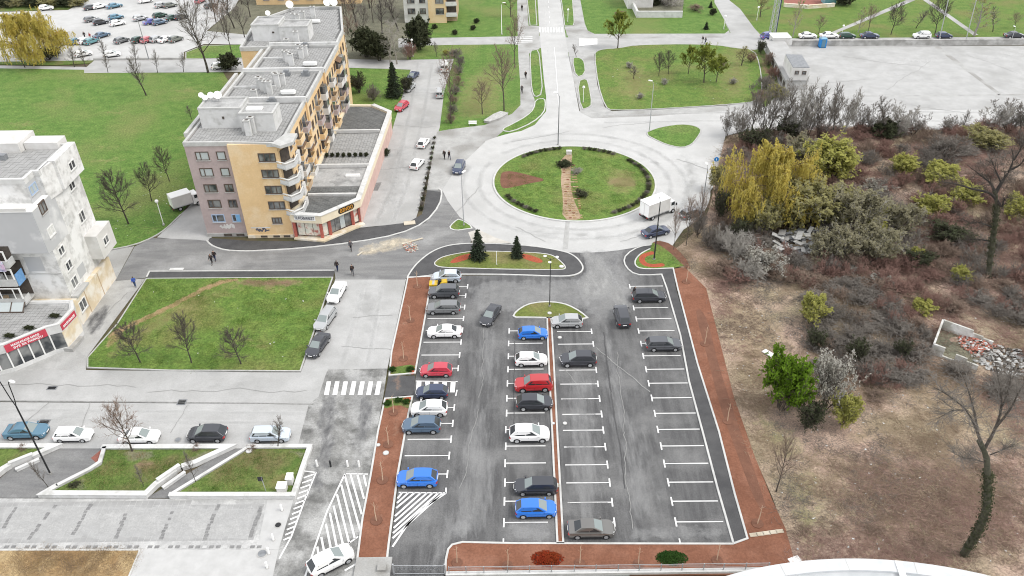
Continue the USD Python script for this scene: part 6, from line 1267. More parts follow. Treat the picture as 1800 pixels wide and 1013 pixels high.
def person(u, v, yaw, label, jacket, trousers, stride=1.0, h=1.0, lean=0.0, group=None):
    k = (stride, lean)
    if k not in _pm: _pm[k] = person_meshes(*k)
    m = _pm[k]; g = G(u, v); t = thing('person', label, 'person', (g[0], g[1], L4 + .012), math.radians(yaw), h, group)
    b = part(t, 'body', m['body'], 'skin', True); part(t, 'jacket', m['jacket'], jacket, True); part(t, 'trousers', m['trousers'], trousers, True); part(t, 'shoes', m['shoes'], 'trim_black', True); part(t, 'hair', m['hair'], 'hair_dark', True); part(b, 'eyes', m['eyes'], 'trim_black', True); part(b, 'mouth', m['mouth'], 'lip')
person(373.5, 465, 262, 'person in black walking on the road, nearer of the pair by the mauve wall', 'cloth_black', 'cloth_black'); person(379, 459, 268, 'person in black walking on the road, farther of the pair by the mauve wall', 'cloth_black', 'cloth_navy', .6)
person(238.5, 505, 110, 'person in a royal blue jacket and jeans at the corner of the square lawn', 'cloth_royal', 'cloth_jeans', .8, .95); person(617.5, 441, 265, 'person in dark clothes walking by the pale sand patch', 'cloth_grey', 'cloth_black')
person(593.5, 477, 80, 'person in black at the end of the kerb above the square lawn', 'cloth_black', 'cloth_navy', .6); person(620.5, 484, 285, 'person in dark clothes crossing the road toward the parked white car', 'cloth_black', 'cloth_grey')
person(781.5, 280, 250, 'person in black on the left of the pair beside the roundabout', 'cloth_black', 'cloth_black', .6); person(790, 281, 300, 'person in black on the right of the pair beside the roundabout', 'cloth_black', 'cloth_navy')
person(917.5, 20, 90, 'person in dark clothes far up the footpath at the top edge', 'cloth_black', 'cloth_black', .6); person(924, 139, 270, 'person in black on the footpath beside the grass verge', 'cloth_black', 'cloth_black'); person(917.5, 164, 265, 'person in grey on the footpath behind the verge', 'cloth_grey', 'cloth_black')
person(1234.5, 76, 200, 'person in black jacket and pale trousers above the round lawn', 'cloth_black', 'cloth_pale', .6); person(1239.5, 78, 190, 'person in dark grey walking above the round lawn', 'cloth_grey', 'cloth_navy')
person(150, 68, 270, 'person in black standing behind the white car in the far car park', 'cloth_black', 'cloth_black', .6); person(160, 70, 240, 'person in dark red in the far car park', 'cloth_red', 'cloth_black')
person(1113, 523, 5, 'person in black leaning at the open tail of the dark estate', 'cloth_black', 'cloth_grey', .6, .98, .12)

# ------------------------------------------------------------------ street furniture
def lamp(u, v, h, label, kind='arm', yaw=0.0, r=.07, mat='metal_galv', tilt=(0, 0), group=None, z=0.0):
    g = G(u, v); t = thing('street_lamp', label, 'street lamp', (g[0], g[1], z), math.radians(yaw), group=group); tx, ty = tilt
    part(t, 'base', disc((0, 0), r * 2.2, 0, .25), 'wall_concrete')
    if kind == 'arm':
        part(t, 'pole', tube([(0, 0, .2), (tx * .5, ty * .5, h * .5), (tx, ty, h * .93), (tx + .35, ty, h)], [r * 1.3, r, r * .7, r * .6], 8), mat, 40); hd = part(t, 'lamp_head', xf((ball((0, 0, 0), 1, 2, (.45, .2, .11))), 0, (tx + .7, ty, h)), 'lamp_white', True); part(t, 'arm', tube([(tx + .3, ty, h), (tx + .8, ty, h + .03)], r * .5, 6), mat)
    elif kind == 'double':
        part(t, 'pole', tube([(0, 0, .2), (0, 0, h * .72)], [r * 1.2, r], 8), mat, 40)
        for s, k in ((1, 1.0), (-1, .9)):
            a = [(0, 0, h * .72), (s * .35, 0, h * .80), (s * .55, 0, h * .90), (s * .75 * k, 0, h * .97), (s * 1.3 * k, 0, h)]; part(t, 'arm', tube(chaikin3(a), r * .65, 6), mat, 40); part(t, 'lamp_head', xf(ball((0, 0, 0), 1, 2, (.42, .17, .10)), 0, (s * 1.6 * k, 0, h + .02)), 'lamp_white', True)
    elif kind == 'globe': part(t, 'pole', tube([(0, 0, .2), (0, 0, h)], r * .8, 8), 'lamp_white', 40); part(t, 'globe', ball((0, 0, h + .2), .28), 'lamp_white', True)
    elif kind == 'triple':
        part(t, 'pole', tube([(0, 0, .2), (0, 0, h)], [r * 1.1, r * .8], 8), mat, 40)
        for a in (0, 2.1, 4.2): part(t, 'arm', tube([(0, 0, h * .97), (.75 * math.cos(a), .75 * math.sin(a), h)], r * .45, 6), mat); part(t, 'lamp_head', ball((.9 * math.cos(a), .9 * math.sin(a), h + .04), .18, 2, (1.25, 1.25, .6)), 'lamp_white', True)
    return t
def chaikin3(p, n=2):
    p = np.array(p, float)
    for _ in range(n):
        a, b = p[:-1], p[1:]; m = np.stack([a * .75 + b * .25, a * .25 + b * .75], 1).reshape(-1, 3); p = np.vstack([p[:1], m[1:-1], p[-1:]])
    return p
lamp(89, 834, hgt(89, 834, 660) * .98, 'tall dark street lamp with two curved arms over the steel blue saloon', 'double', 155, .08, 'metal_dark')
lamp(981, 255, hgt(981, 255, 163), 'tall grey lamp post at the upper kerb of the roundabout island', 'arm', 170, .09, 'metal_grey'); lamp(1141, 232, hgt(1141, 232, 143), 'white headed lamp post on the small wedge of grass by the roundabout', 'arm', 150, .08)
lamp(815.5, 397, hgt(815.5, 397, 305), 'thin grey lamp post on the triangle of grass left of the roundabout', 'arm', 60, .07); lamp(1149.5, 457, hgt(1149.5, 457, 348), 'black lamp post on the green island by the car park entrance', 'arm', 120, .09, 'metal_dark'); lamp(1230, 394, hgt(1230, 394, 291), 'dark lamp post among saplings right of the roundabout', 'arm', 100, .08, 'metal_grey')
lamp(966, 540, hgt(966, 540, 456), 'slim black lamp with three white heads on the half-moon grass bed', 'triple', 20, .06, 'metal_dark', z=.1); lamp(288, 396, hgt(288, 396, 356), 'white globe lamp on the lawn beside the lane', 'globe', 0, .08); lamp(726, 100, hgt(726, 100, 72), 'white globe lamp under the dark evergreen by the footpath', 'globe', 0, .08)
lamp(1651, 70, 22, 'tall pale lamp leaning over the upper street', 'arm', 180, .09, 'metal_galv', (1.6, 0)); lamp(1697, 74, 20, 'tall pale lamp right of the leaning one in the upper street', 'arm', 180, .085, 'metal_galv', (1.2, 0)); lamp(1776, 76, hgt(1776, 76, 48), 'short white lamp by the black car at the right end of the upper street', 'arm', 90, .07); lamp(882, 61, hgt(882, 61, 5), 'pale lamp post on the far lawn beside the footpath', 'arm', 0, .09, 'lamp_white')
lamp(262, 106, 10, 'tall thin lamp post in the far car park', 'arm', 150, .09, 'metal_grey'); lamp(13, 109, 9, 'thin lamp post at the left end of the far car park', 'arm', 150, .08, 'metal_grey'); lamp(1480, 60, hgt(1480, 60, 47), 'white globe lamp at the foot of the slanting park path', 'globe', 0, .08)
for u, v, l in ((1025, 181, 'white globe lamp on the lower grass strip by the avenue'), (998, 40, 'white globe lamp on the upper strip beside the avenue'), (1272, 52, 'white globe lamp at the corner of the villa lawn'), (1330, 36, 'white globe lamp on the grass across the lane from the villa lawn')): lamp(u, v, 3.2, l, 'globe', 0, .07)
# lattice mast with a dark pole
mg = G(1355, 70); mt = thing('lattice_mast', 'tall grey lattice mast rising out of the top edge at the street corner', 'mast', (mg[0], mg[1], 0))
for sx in (-.6, .6):
    for sy in (-.6, .6): part(mt, 'leg', tube([(sx, sy, 0), (sx * .55, sy * .55, 26)], .09, 5), 'metal_galv')
for k in range(20):
    z = k * 1.3; s = .6 * (1 - .45 * z / 26); e = s * .97
    part(mt, 'brace', cat([tube([(-s, y, z), (e, y, z + 1.3)], .04, 4) for y in (-s, s)] + [tube([(x, s, z), (x, -e, z + 1.3)], .04, 4) for x in (-s, s)]), 'metal_galv')
part(mt, 'cable_pole', tube([(.95, 0, 0), (.85, 0, 26)], .14, 8), 'paint_dark_blue', 40)
# round blue sign
bg = G(1256, 302); bs = thing('road_sign', 'round blue road sign on a thin post at the edge of the scrub', 'road sign', (bg[0], bg[1], 0)); part(bs, 'post', tube([(0, 0, 0), (0, 0, 2.6)], .04, 6), 'metal_galv')
c = trimesh.creation.cylinder(.42, .04, sections=24); part(bs, 'plate', (np.array(c.vertices)[:, [0, 2, 1]] + [0, -.06, 2.4], c.faces[:, ::-1]), 'plastic_blue'); part(bs, 'arrow', (np.array(hull([(-.06, 0, -.2), (.06, 0, -.2), (-.06, 0, .12), (.06, 0, .12), (.06, .012, .12), (-.06, .012, -.2), (0, .012, .26), (0, 0, .26)])[0]) + [0, -.095, 2.4], hull([(-.06, 0, -.2), (.06, 0, -.2), (-.06, 0, .12), (.06, 0, .12), (.06, .012, .12), (-.06, .012, -.2), (0, .012, .26), (0, 0, .26)])[1]), 'sign_white')
pg = G(468.7, 868); sp = thing('sign_post', 'thin leaning sign post with a dark plate in the right hand planter', 'sign post', (pg[0], pg[1], .34)); part(sp, 'post', tube([(0, 0, 0), (-.1, .05, 2.1)], .035, 6), 'metal_galv'); part(sp, 'plate', box(-.5, .02, .02, .06, 1.5, 2.1), 'metal_dark')
for u, v, s, l in ((498, 866, (.45, .4, .75), 'white utility box in the corner of the right hand planter'), (512, 852, (.3, .4, .9), 'narrow white utility box behind the other one in the planter corner')):
    g = G(u, v); t = thing('utility_box', l, 'utility box', (g[0], g[1], .34)); part(t, 'cabinet', box(-s[0], s[0], -s[1], s[1], 0, s[2]), 'wall_white'); part(t, 'lid', box(-s[0] - .05, s[0] + .05, -s[1] - .05, s[1] + .05, s[2] + .002, s[2] + .07), 'lamp_white')
def bollard_proto(c):
    part(c, 'post', tube([(0, 0, 0), (0, 0, .8)], .1, 10), 'lamp_white', 40); part(c, 'cap', ball((0, 0, .82), .11, 1), 'lamp_white', True); part(c, 'foot', disc((0, 0), .16, 0, .04), 'wall_concrete')
bp = proto('bollard', bollard_proto)
for u, v in ((558, 820), (611.7, 821), (631.8, 821), (496, 898), (481, 950), (473, 974), (470, 999)):
    g = G(u, v); copy('bollard', bp, (g[0], g[1], L3), 0, None, 'short white bollard where the old road meets the plaza and its hatched edge', 'bollard', 'bollards by the old road')
g = G(581.6, 821); t = thing('bollard', 'short black bollard in line with the white ones across the old road', 'bollard', (g[0], g[1], L3)); part(t, 'post', tube([(0, 0, 0), (0, 0, .8)], .1, 10), 'metal_dark', 40); part(t, 'cap', ball((0, 0, .82), .11, 1), 'metal_dark', True)
def cover(u, v, r, label, mat='wall_light', z=L5, catg='manhole cover', name='manhole_cover'):
    g = G(u, v); t = thing(name, label, catg, (g[0], g[1], z)); part(t, 'ring', prism(sg.Point(0, 0).buffer(r).difference(sg.Point(0, 0).buffer(r * .8)), 0, .03), 'wall_concrete'); part(t, 'lid', disc((0, 0), r * .795, 0, .05), mat)
cover(665, 784, .24, 'pale round cover at the left kerb of the long soil bed', z=.14); cover(678.6, 798, .33, 'larger pale round cover in the long soil bed', z=.14); cover(439, 797, .35, 'white round cover at the corner of the ramp wall', z=.36); cover(980, 855, .26, 'beige round footing beside the black estate', 'sand', z=.14)
cover(993, 745, .25, 'white round footing right of the central soil strip', z=L4); cover(972.5, 746, .2, 'white round footing in the central soil strip', z=.14); cover(966, 552, .3, 'white round plate at the foot of the three-headed lamp', z=.14); cover(987, 470, .38, 'white oval plate at the right tip of the flower island', z=.14)
cover(489, 924, .35, 'dark drain cover on the plaza', 'metal_dark', L4); cover(461, 974, .5, 'grey round cover near the bollards on the plaza', 'metal_grey', L4); cover(313, 774, .4, 'grey round cover in the street left of the black hatchback', 'metal_grey', L3); cover(984, 594, .28, 'white bag-like plate beside the silver hatchback', z=L4)
for u, v, a, b, l in ((320, 708, 1.0, .9, 'dark square drain grate in the middle of the pavement line'), (92, 683, 1.1, .6, 'small dark drain grate near the corner shop'), (78, 743, 1.2, .8, 'brownish patch cover beside the steel blue saloon')):
    g = G(u, v); t = thing('drain_grate', l, 'drain grate', (g[0], g[1], L4)); part(t, 'frame', prism(sg.box(-a / 2, -b / 2, a / 2, b / 2).difference(sg.box(-a / 2 + .08, -b / 2 + .08, a / 2 - .08, b / 2 - .08)), 0, .05), 'metal_grey'); 
    for k in range(6): part(t, 'bar', box(-a / 2 + .1, a / 2 - .1, -b / 2 + .1 + k * (b - .2) / 6, -b / 2 + .1 + (k + .5) * (b - .2) / 6, 0, .03), 'metal_dark')
def plank(u, v, l, w, ang, label, mat='lamp_white', z=None, name='board', catg='board'):
    g = G(u, v); zz = gz(*g[:2]) + .12 if z is None else z; t = thing(name, label, catg, (g[0], g[1], zz), math.radians(ang)); part(t, 'sheet', box(-l / 2, l / 2, -w / 2, w / 2, 0, .06), mat); part(t, 'batten', box(-l / 2, l / 2, -w / 2 - .03, -w / 2 + .03, .062, .12), mat)
plank(1351, 625, 1.6, .8, -52, 'white board lying in the dry grass above the bright green bush'); plank(1779, 706, 1.3, .8, 5, 'pale yellow sheet lying near the right edge', 'dust'); plank(1396, 986, 1.1, .6, 20, 'white block lying where the soil meets the round roof')
pp = thing('stone_path', 'short row of pale stepping slabs across the soil at the car park corner', 'path')
for k in range(5): g = G(1324 + k * 11.5, 942 - k * 1.6); part(pp, 'slab', obox(g, (1, .1), .72, .42, .1, .17), 'sand')
bn = G(831, 221); t = thing('bench', 'small pale bench at the edge of the lawn by the roundabout', 'bench', (bn[0], bn[1], L1)); part(t, 'seat', box(-.8, .8, -.2, .2, .42, .48), 'lamp_white'); part(t, 'backrest', box(-.8, .8, .2, .25, .55, .9), 'lamp_white')
for x in (-.65, .65): part(t, 'leg', box(x - .05, x + .05, -.18, .22, 0, .419), 'wall_concrete')
t = thing('stone_platform', 'low weathered stone platform at the lower tip of the lawn by the footpath', 'platform'); w = P2([(851, 216), (868, 205), (880, 200), (893, 203), (880, 211), (860, 218)]); part(t, 'base', prism(Pg(w), 0, .45), 'wall_concrete'); part(t, 'top', prism(Pg(w).buffer(.08), .453, .55), 'rubble_grey')
g = G(1000, 272); t = thing('plinth', 'white block plinth at the head of the brick path on the roundabout', 'plinth', (g[0], g[1], .12)); part(t, 'block', box(-.45, .45, -.3, .3, 0, .6), 'wall_white'); part(t, 'cap', box(-.52, .52, -.36, .36, .603, .68), 'wall_light')
dg = thing('debris_heap', 'low heap of broken concrete and pink bricks on the road by the sand patch', 'debris'); rubble('x', [(706, 432), (718, 425), (732, 430), (735, 440), (718, 447)], 90, ['sand', 'rubble_grey', 'brick_rubble'], .08, .28, '', .3, tid=dg)
plank(725, 425, 3.4, .35, 28, 'pale wooden beam lying across the sand patch', 'sand', L5, 'beam', 'beam'); plank(633, 447, 1.2, .25, 60, 'short pale beam at the left end of the sand patch', 'sand', L5, 'beam', 'beam'); plank(720, 393, 1.8, 1.2, 10, 'pale slab at the end of the dark footway', 'sand', L5, 'slab', 'slab'); plank(311, 475, 2.0, .6, 0, 'white slab lying on the kerb above the square lawn', 'wall_light', .14, 'slab', 'slab')
dk = G(653, 330); sheet('road_patch', [(647, 323), (671, 321), (664, 336), (645, 336)], L3, 'asphalt_dusty')
# young trees: thin stakes with a dug pan of soil
def stake_proto(c):
    part(c, 'stem', tube([(0, 0, 0), (.06, 0, 1.2), (.02, .03, 2.5)], [.05, .04, .022], 6), 'timber_stake', 40); part(c, 'soil_pan', xf(noisy(disc((0, 0), .55, -.05, .05, 16), .03, 2.0), 0, (0, 0, 0)), 'soil_dark'); part(c, 'twig', cat([tube([(.04, 0, 1.5 + .25 * k), (.04 + .3 * math.cos(k * 2.2), .3 * math.sin(k * 2.2), 1.9 + .25 * k)], [.014, .006], 4) for k in range(4)]), 'timber_stake')
sk = proto('sapling', stake_proto)
for u, v, h in ((734, 505, 2.6), (722, 565, 2.4), (709.5, 632, 2.6), (692, 727, 2.5), (683, 783, 2.6), (673, 846, 2.7), (662, 917, 2.7)):
    g = G(u, v); copy('sapling', sk, (g[0], g[1], .13), u * .7, h / 2.5, 'thin leafless sapling in a soil pan of the long bed left of the car park', 'sapling', 'saplings in the left soil bed')
for u, v in ((1206, 497), (1238.5, 606), (1278.5, 742), (1331, 922)):
    g = G(u, v); copy('sapling', sk, (g[0], g[1], .12), u, 1.05, 'pale thin sapling leaning in the soil strip right of the car park', 'sapling', 'saplings in the right soil strip')
for u, v in ((803.5, 991), (892.5, 996), (1019, 992), (1122, 993), (1260, 987)):
    g = G(u, v); copy('sapling', sk, (g[0], g[1], .13), u, .95, 'pale thin sapling in the soil bed behind the rail fence', 'sapling', 'saplings along the bottom bed')
g = G(873, 466); st = thing('stake', 'white stake on the green traffic island between the two firs', 'stake', (g[0], g[1], .13)); part(st, 'pole', tube([(0, 0, 0), (0, 0, 2.2)], .05, 6), 'lamp_white'); part(st, 'foot', disc((0, 0), .12, 0, .03), 'wall_concrete')
# ------------------------------------------------------------------ trees, shrubs and undergrowth
def twigs(starts, ends, r0):
    """thin three-sided spikes from starts to ends, all at once."""
    a, b = np.asarray(starts), np.asarray(ends); d = b - a; d /= np.maximum(np.linalg.norm(d, axis=1, keepdims=True), 1e-6)
    ref = np.where(np.abs(d[:, 2:3]) > .9, [[1., 0, 0]], [[0, 0, 1.]]); u = np.cross(d, ref); u /= np.linalg.norm(u, axis=1, keepdims=True); w = np.cross(d, u); n = len(a); r = np.broadcast_to(r0, n)[:, None]
    v = np.stack([a + r * u, a + r * (-.5 * u + .87 * w), a + r * (-.5 * u - .87 * w), b], 1).reshape(-1, 3); i = np.arange(n)[:, None] * 4
    return v, np.concatenate([i + [0, 1, 3], i + [1, 2, 3], i + [2, 0, 3]], 0)
def leaves(c, size, rs, droop=0.0):
    """small quads at the points c, turned every way."""
    n = len(c); nn = rs.normal(size=(n, 3)) + [0, 0, 1.5]; u = np.cross(nn, rs.normal(size=(n, 3))); u /= np.linalg.norm(u, axis=1, keepdims=True); w = np.cross(nn, u); w /= np.linalg.norm(w, axis=1, keepdims=True)
    s = size * rs.uniform(.6, 1.4, (n, 1)); 
    if droop: u[:, 2] -= droop; u /= np.linalg.norm(u, axis=1, keepdims=True); w = np.cross(u, w); w /= np.linalg.norm(w, axis=1, keepdims=True)
    v = np.stack([c - u * s - w * s * .5, c + u * s - w * s * .5, c + u * s + w * s * .5, c - u * s + w * s * .5], 1).reshape(-1, 3); i = np.arange(n)[:, None] * 4
    return v, np.concatenate([i + [0, 1, 2], i + [0, 2, 3]], 0)
def grow(seed, h=8.0, trunk=.35, r=.16, width=.8, n1=14, n2=7, n3=5, up=.35, stems=1, droop=0.0, crook=.12, tw=.014):
    """limbs (thick tubes) and twigs of a leafless tree of height h; also the twig tips."""
    rs = np.random.RandomState(seed); limbs, S, E, T = [], [], [], []
    def path(p, d, L, k, cr, g):
        pts = [p]; 
        for _ in range(k): d = d + rs.normal(0, cr, 3) + [0, 0, g]; d /= np.linalg.norm(d); p = p + d * L / k; pts.append(p)
        return np.array(pts), d
    for s in range(stems):
        a0 = rs.uniform(0, 6.28); lean = rs.uniform(.25, .6) if stems > 1 else 0; d0 = np.array([math.cos(a0) * lean, math.sin(a0) * lean, 1.]); d0 /= np.linalg.norm(d0)
        hh = h * (rs.uniform(.7, 1) if stems > 1 else 1) * .92
        tp, _ = path(np.array([rs.uniform(-.1, .1), rs.uniform(-.1, .1), -.1]) * (stems > 1) * 2, d0, hh, 7, crook * .5, .05)
        rr = r * (.55 if stems > 1 else 1); limbs.append(tube(tp, np.linspace(rr, rr * .12, 8), 6))
        for i in range(n1 if stems == 1 else max(4, n1 // stems + 2)):
            t = trunk + (1 - trunk) * ((i + rs.rand()) / n1 if stems == 1 else rs.rand()); t = min(t, .99); x = t * 7; k = int(x); p = tp[k] + (tp[min(k + 1, 7)] - tp[k]) * (x - k)
            a = i * 2.4 + rs.uniform(-.5, .5); L = h * width * .5 * (1.15 - .75 * ((t - trunk) / (1 - trunk)) ** 1.3) * rs.uniform(.75, 1.15)
            d = np.array([math.cos(a), math.sin(a), up + .5 * t]); d /= np.linalg.norm(d); bp_, _ = path(p, d, L, 5, crook, .10 - droop * .25); br = rr * .42 * (1.1 - .6 * t); limbs.append(tube(bp_, np.linspace(br, br * .2, 6), 4, False))
            for j in range(n2):
                q = rs.uniform(.25, 1); x2 = q * 5; k2 = min(int(x2), 4); p2 = bp_[k2] + (bp_[k2 + 1] - bp_[k2]) * (x2 - k2); d2 = (bp_[k2 + 1] - bp_[k2]); d2 = d2 / np.linalg.norm(d2) + rs.normal(0, .55, 3) + [0, 0, .12 - droop * .6]; d2 /= np.linalg.norm(d2)
                L2 = L * rs.uniform(.25, .5); cp, _ = path(p2, d2, L2, 3, crook * 1.2, .06 - droop * .4)
                for m in range(3): S.append(cp[m]); E.append(cp[m + 1] + (cp[m + 1] - cp[m]) * .15); T.append(tw * (2.0 - .5 * m))
                for _ in range(n3):
                    q3 = rs.uniform(.1, 1) * 3; k3 = min(int(q3), 2); p3 = cp[k3] + (cp[k3 + 1] - cp[k3]) * (q3 - k3); d3 = d2 + rs.normal(0, .6, 3) + [0, 0, .1 - droop * 1.2]; d3 /= np.linalg.norm(d3); S.append(p3); E.append(p3 + d3 * L2 * rs.uniform(.3, .7)); T.append(tw)
    S, E, T = np.array(S), np.array(E), np.array(T); return cat(limbs), twigs(S, E, T), S, E
def tree_proto(name, bark, twig, leaf=None, nleaf=0, lsize=.07, seed=1, droopleaf=0.0, hang=0, inner=0.0, **k):
    def build(c):
        limbs, tw, S, E = grow(seed, **k); part(c, 'trunk', limbs, bark, 50); rs = np.random.RandomState(seed + 99)
        cr = part(c, 'crown', tw, twig)
        if nleaf:
            i = rs.randint(0, len(S), nleaf); t = rs.uniform(.2 if not inner else 0, 1.05, (nleaf, 1)); p = S[i] + (E[i] - S[i]) * t + rs.normal(0, .06, (nleaf, 3)); part(cr, 'leaves', leaves(p, lsize, rs), leaf)
        if hang:   # long hanging strands
            i = rs.randint(0, len(S), hang); p = E[i]; L = rs.uniform(.8, 2.6, hang) * np.clip(p[:, 2] / 4, .3, 1); q = p + np.column_stack([rs.normal(0, .25, (hang, 2)), -L]); q[:, 2] = np.maximum(q[:, 2], .3)
            n = 7; P3 = np.concatenate([p + (q - p) * ((j + rs.rand(hang, 1)) / n) + rs.normal(0, .05, (hang, 3)) for j in range(n)]); part(cr, 'strands', cat([twigs(p, q, .018), leaves(P3, .095, rs, 2.0)]), leaf)
    return proto(name, build)
def shrub_proto(name, bark, twig, leaf=None, nleaf=0, lsize=.07, seed=1, h=3.0, width=1.1, stems=9, n1=40, n2=5, n3=4, tw=.017, up=.6):
    return tree_proto(name, bark, twig, leaf, nleaf, lsize, seed, h=h, trunk=.12, r=.07, width=width, n1=n1, n2=n2, n3=n3, up=up, stems=stems, crook=.2, tw=tw)
KIND = {  # name: (path, height, width of the crown)
    'bare_a': (tree_proto('bare_tree_round', 'bark_dark', 'twig_dark', seed=3, h=8, width=.85, n1=26, n2=11, n3=9, tw=.018, trunk=.24, crook=.14), 8, 6.6),
    'bare_b': (tree_proto('bare_tree_slim', 'bark_dark', 'twig_grey', seed=7, h=8, width=.55, n1=22, n2=9, n3=7, tw=.017, trunk=.25, up=.8), 8, 4.6),
    'bare_c': (tree_proto('bare_tree_spreading', 'bark', 'twig_brown', seed=12, h=8, width=.95, n1=20, n2=9, n3=8, tw=.017, trunk=.3, up=.5), 8, 7.2),
    'bare_d': (tree_proto('bare_tree_grey', 'bark_dark', 'twig_grey', seed=21, h=10, width=.85, n1=20, n2=9, n3=7, tw=.02, trunk=.25, up=.7, r=.2), 10, 8.0),
    'birch': (tree_proto('birch', 'bark_pale', 'twig_pale', seed=31, h=11, width=.5, n1=18, n2=8, n3=6, trunk=.2, up=.7, droop=.55, r=.15), 11, 5.2),
    'birch_y': (tree_proto('birch_young', 'bark_pale', 'twig_pale', 'leaf_olive', 1400, .07, seed=33, h=10, width=.5, n1=16, n2=7, n3=5, trunk=.2, up=.8), 10, 4.8),
    'lime': (tree_proto('lime_green_tree', 'bark', 'twig_grey', 'leaf_lime', 8000, .10, seed=41, h=6, width=1.0, n1=16, n2=7, n3=5, trunk=.25, up=.6), 6, 6.0),
    'olive': (tree_proto('budding_tree', 'bark', 'twig_grey', 'leaf_olive', 2200, .07, seed=43, h=7, width=.8, n1=16, n2=7, n3=5, trunk=.2, up=.7), 7, 5.6),
    'willow': (tree_proto('willow', 'bark', 'twig_brown', 'leaf_willow', 2500, .10, seed=51, h=9, width=1.15, n1=24, n2=9, n3=5, trunk=.22, up=.45, droop=.5, hang=3600), 9, 10.6),
    's_brown': (shrub_proto('shrub_brown', 'bark', 'twig_brown', seed=61, n1=60, n2=6, n3=6), 3, 3.4),
    's_red': (shrub_proto('shrub_red', 'bark', 'twig_red', seed=62, n1=60, n2=6, n3=6), 3, 3.4),
    's_grey': (shrub_proto('shrub_grey', 'bark', 'twig_grey', seed=63, n1=60, n2=7, n3=7), 3, 3.4),
    's_tall': (shrub_proto('shrub_tall', 'bark', 'twig_grey', seed=74, h=6, width=.5, n1=80, n2=6, n3=6, stems=8, up=1.3, tw=.016), 6, 3.6),
    's_tallpale': (shrub_proto('shrub_tall_pale', 'bark_pale', 'twig_pale', seed=75, h=6, width=.5, n1=80, n2=6, n3=6, stems=7, up=1.3, tw=.016), 6, 3.6),
    's_pale': (shrub_proto('shrub_pale', 'bark_pale', 'twig_pale', seed=64, n1=50, n2=6, n3=5), 3, 3.4),
    's_dark': (shrub_proto('shrub_dark', 'bark_dark', 'twig_dark', 'leaf_dark', 2600, .07, seed=65, n1=50), 3, 3.4),
    's_olive': (shrub_proto('shrub_olive', 'bark_pale', 'twig_pale', 'leaf_olive', 7500, .075, seed=66, n1=60, n3=6), 3, 3.4),
    's_greyolive': (shrub_proto('shrub_greyolive', 'bark_pale', 'twig_pale', 'leaf_greyolive', 7000, .07, seed=67, n1=60, n3=6), 3, 3.4),
    's_lime': (shrub_proto('shrub_lime', 'bark', 'twig_grey', 'leaf_yellowgreen', 8500, .075, seed=68, n1=60, n3=5), 3, 3.4),
    's_bright': (shrub_proto('shrub_bright', 'bark', 'twig_dark', 'leaf_bright', 9000, .075, seed=69, n1=70), 3, 3.4),
    's_blossom': (shrub_proto('shrub_blossom', 'bark_dark', 'twig_grey', 'leaf_blossom', 4200, .055, seed=70, n1=50), 3, 3.4),
    's_ever': (shrub_proto('shrub_evergreen', 'bark_dark', 'leaf_dark', 'leaf_dark', 9000, .10, seed=71, n1=60), 3, 3.4),
    's_flower': (shrub_proto('shrub_flower', 'bark', 'leaf_red', 'leaf_red', 6000, .08, seed=72, n1=50, h=2.2, width=1.5), 2.2, 3.4),
    's_green': (shrub_proto('shrub_green', 'bark', 'leaf_green', 'leaf_green', 6000, .08, seed=73, n1=50, h=2.2, width=1.5), 2.2, 3.4)}
def spruce(c, seed=5, h=5.0, w=1.25):
    rs = np.random.RandomState(seed); part(c, 'trunk', tube([(0, 0, -.1), (0, 0, h)], [.12, .02], 6), 'bark'); S, E = [], []; P3 = []
    for z in np.arange(.35, h * .98, .19):
        R = w * (1 - z / h) ** .85 * rs.uniform(.85, 1.1) + .05; n = int(8 + 9 * (1 - z / h))
        for i in range(n):
            a = rs.uniform(0, 6.28); L = R * rs.uniform(.7, 1.1); p = np.array([0, 0, z]); q = np.array([math.cos(a) * L, math.sin(a) * L, z - .22 * L + rs.uniform(-.05, .05)]); S.append(p); E.append(q)
            for k in range(int(6 + L * 14)): t = rs.uniform(.15, 1); P3.append(p + (q - p) * t + rs.normal(0, .05, 3))
    cr = part(c, 'crown', twigs(np.array(S), np.array(E), .02), 'bark_dark'); part(cr, 'needles', leaves(np.array(P3), .075, rs, .4), 'leaf_spruce')
KIND['spruce'] = (proto('spruce', spruce), 5, 2.5)
KIND['column'] = (proto('column_conifer', lambda c: spruce(c, 9, 8.0, 1.3)), 8, 2.6)
_tr = random.Random(11)
def plant(kind, u, v, vtop, wpx, label, name='tree', catg='tree', group=None, h=None, rot=None):
    """u, v: foot; vtop: the pixel row of its top; wpx: width of its crown in pixels."""
    p, ph, pw = KIND[kind]; g = G(u, v); hh = h or hgt(u, v, vtop); w = (wpx / ppm(u, v)) if wpx else None
    if kind[:2] == 's_' and kind not in ('s_tall', 's_tallpale') and w:   # a bush: v is its near edge, and part of what one sees above that is its depth
        phi = math.atan2(CAM_H, math.hypot(g[0], g[1])); tot = (v - vtop) / ppm(u, v)
        hh = h or max(.4 * w, (tot - .40 * w * math.sin(phi)) / math.cos(phi)); g = g + np.array([0, .32 * w, 0])
    s = hh / ph; sw = w / pw if w else s
    return copy(name, p, (g[0], g[1], gz(g[0], g[1]) - .02), _tr.uniform(0, 6.28) if rot is None else rot, (sw, sw, s), label, catg, group)
T = plant
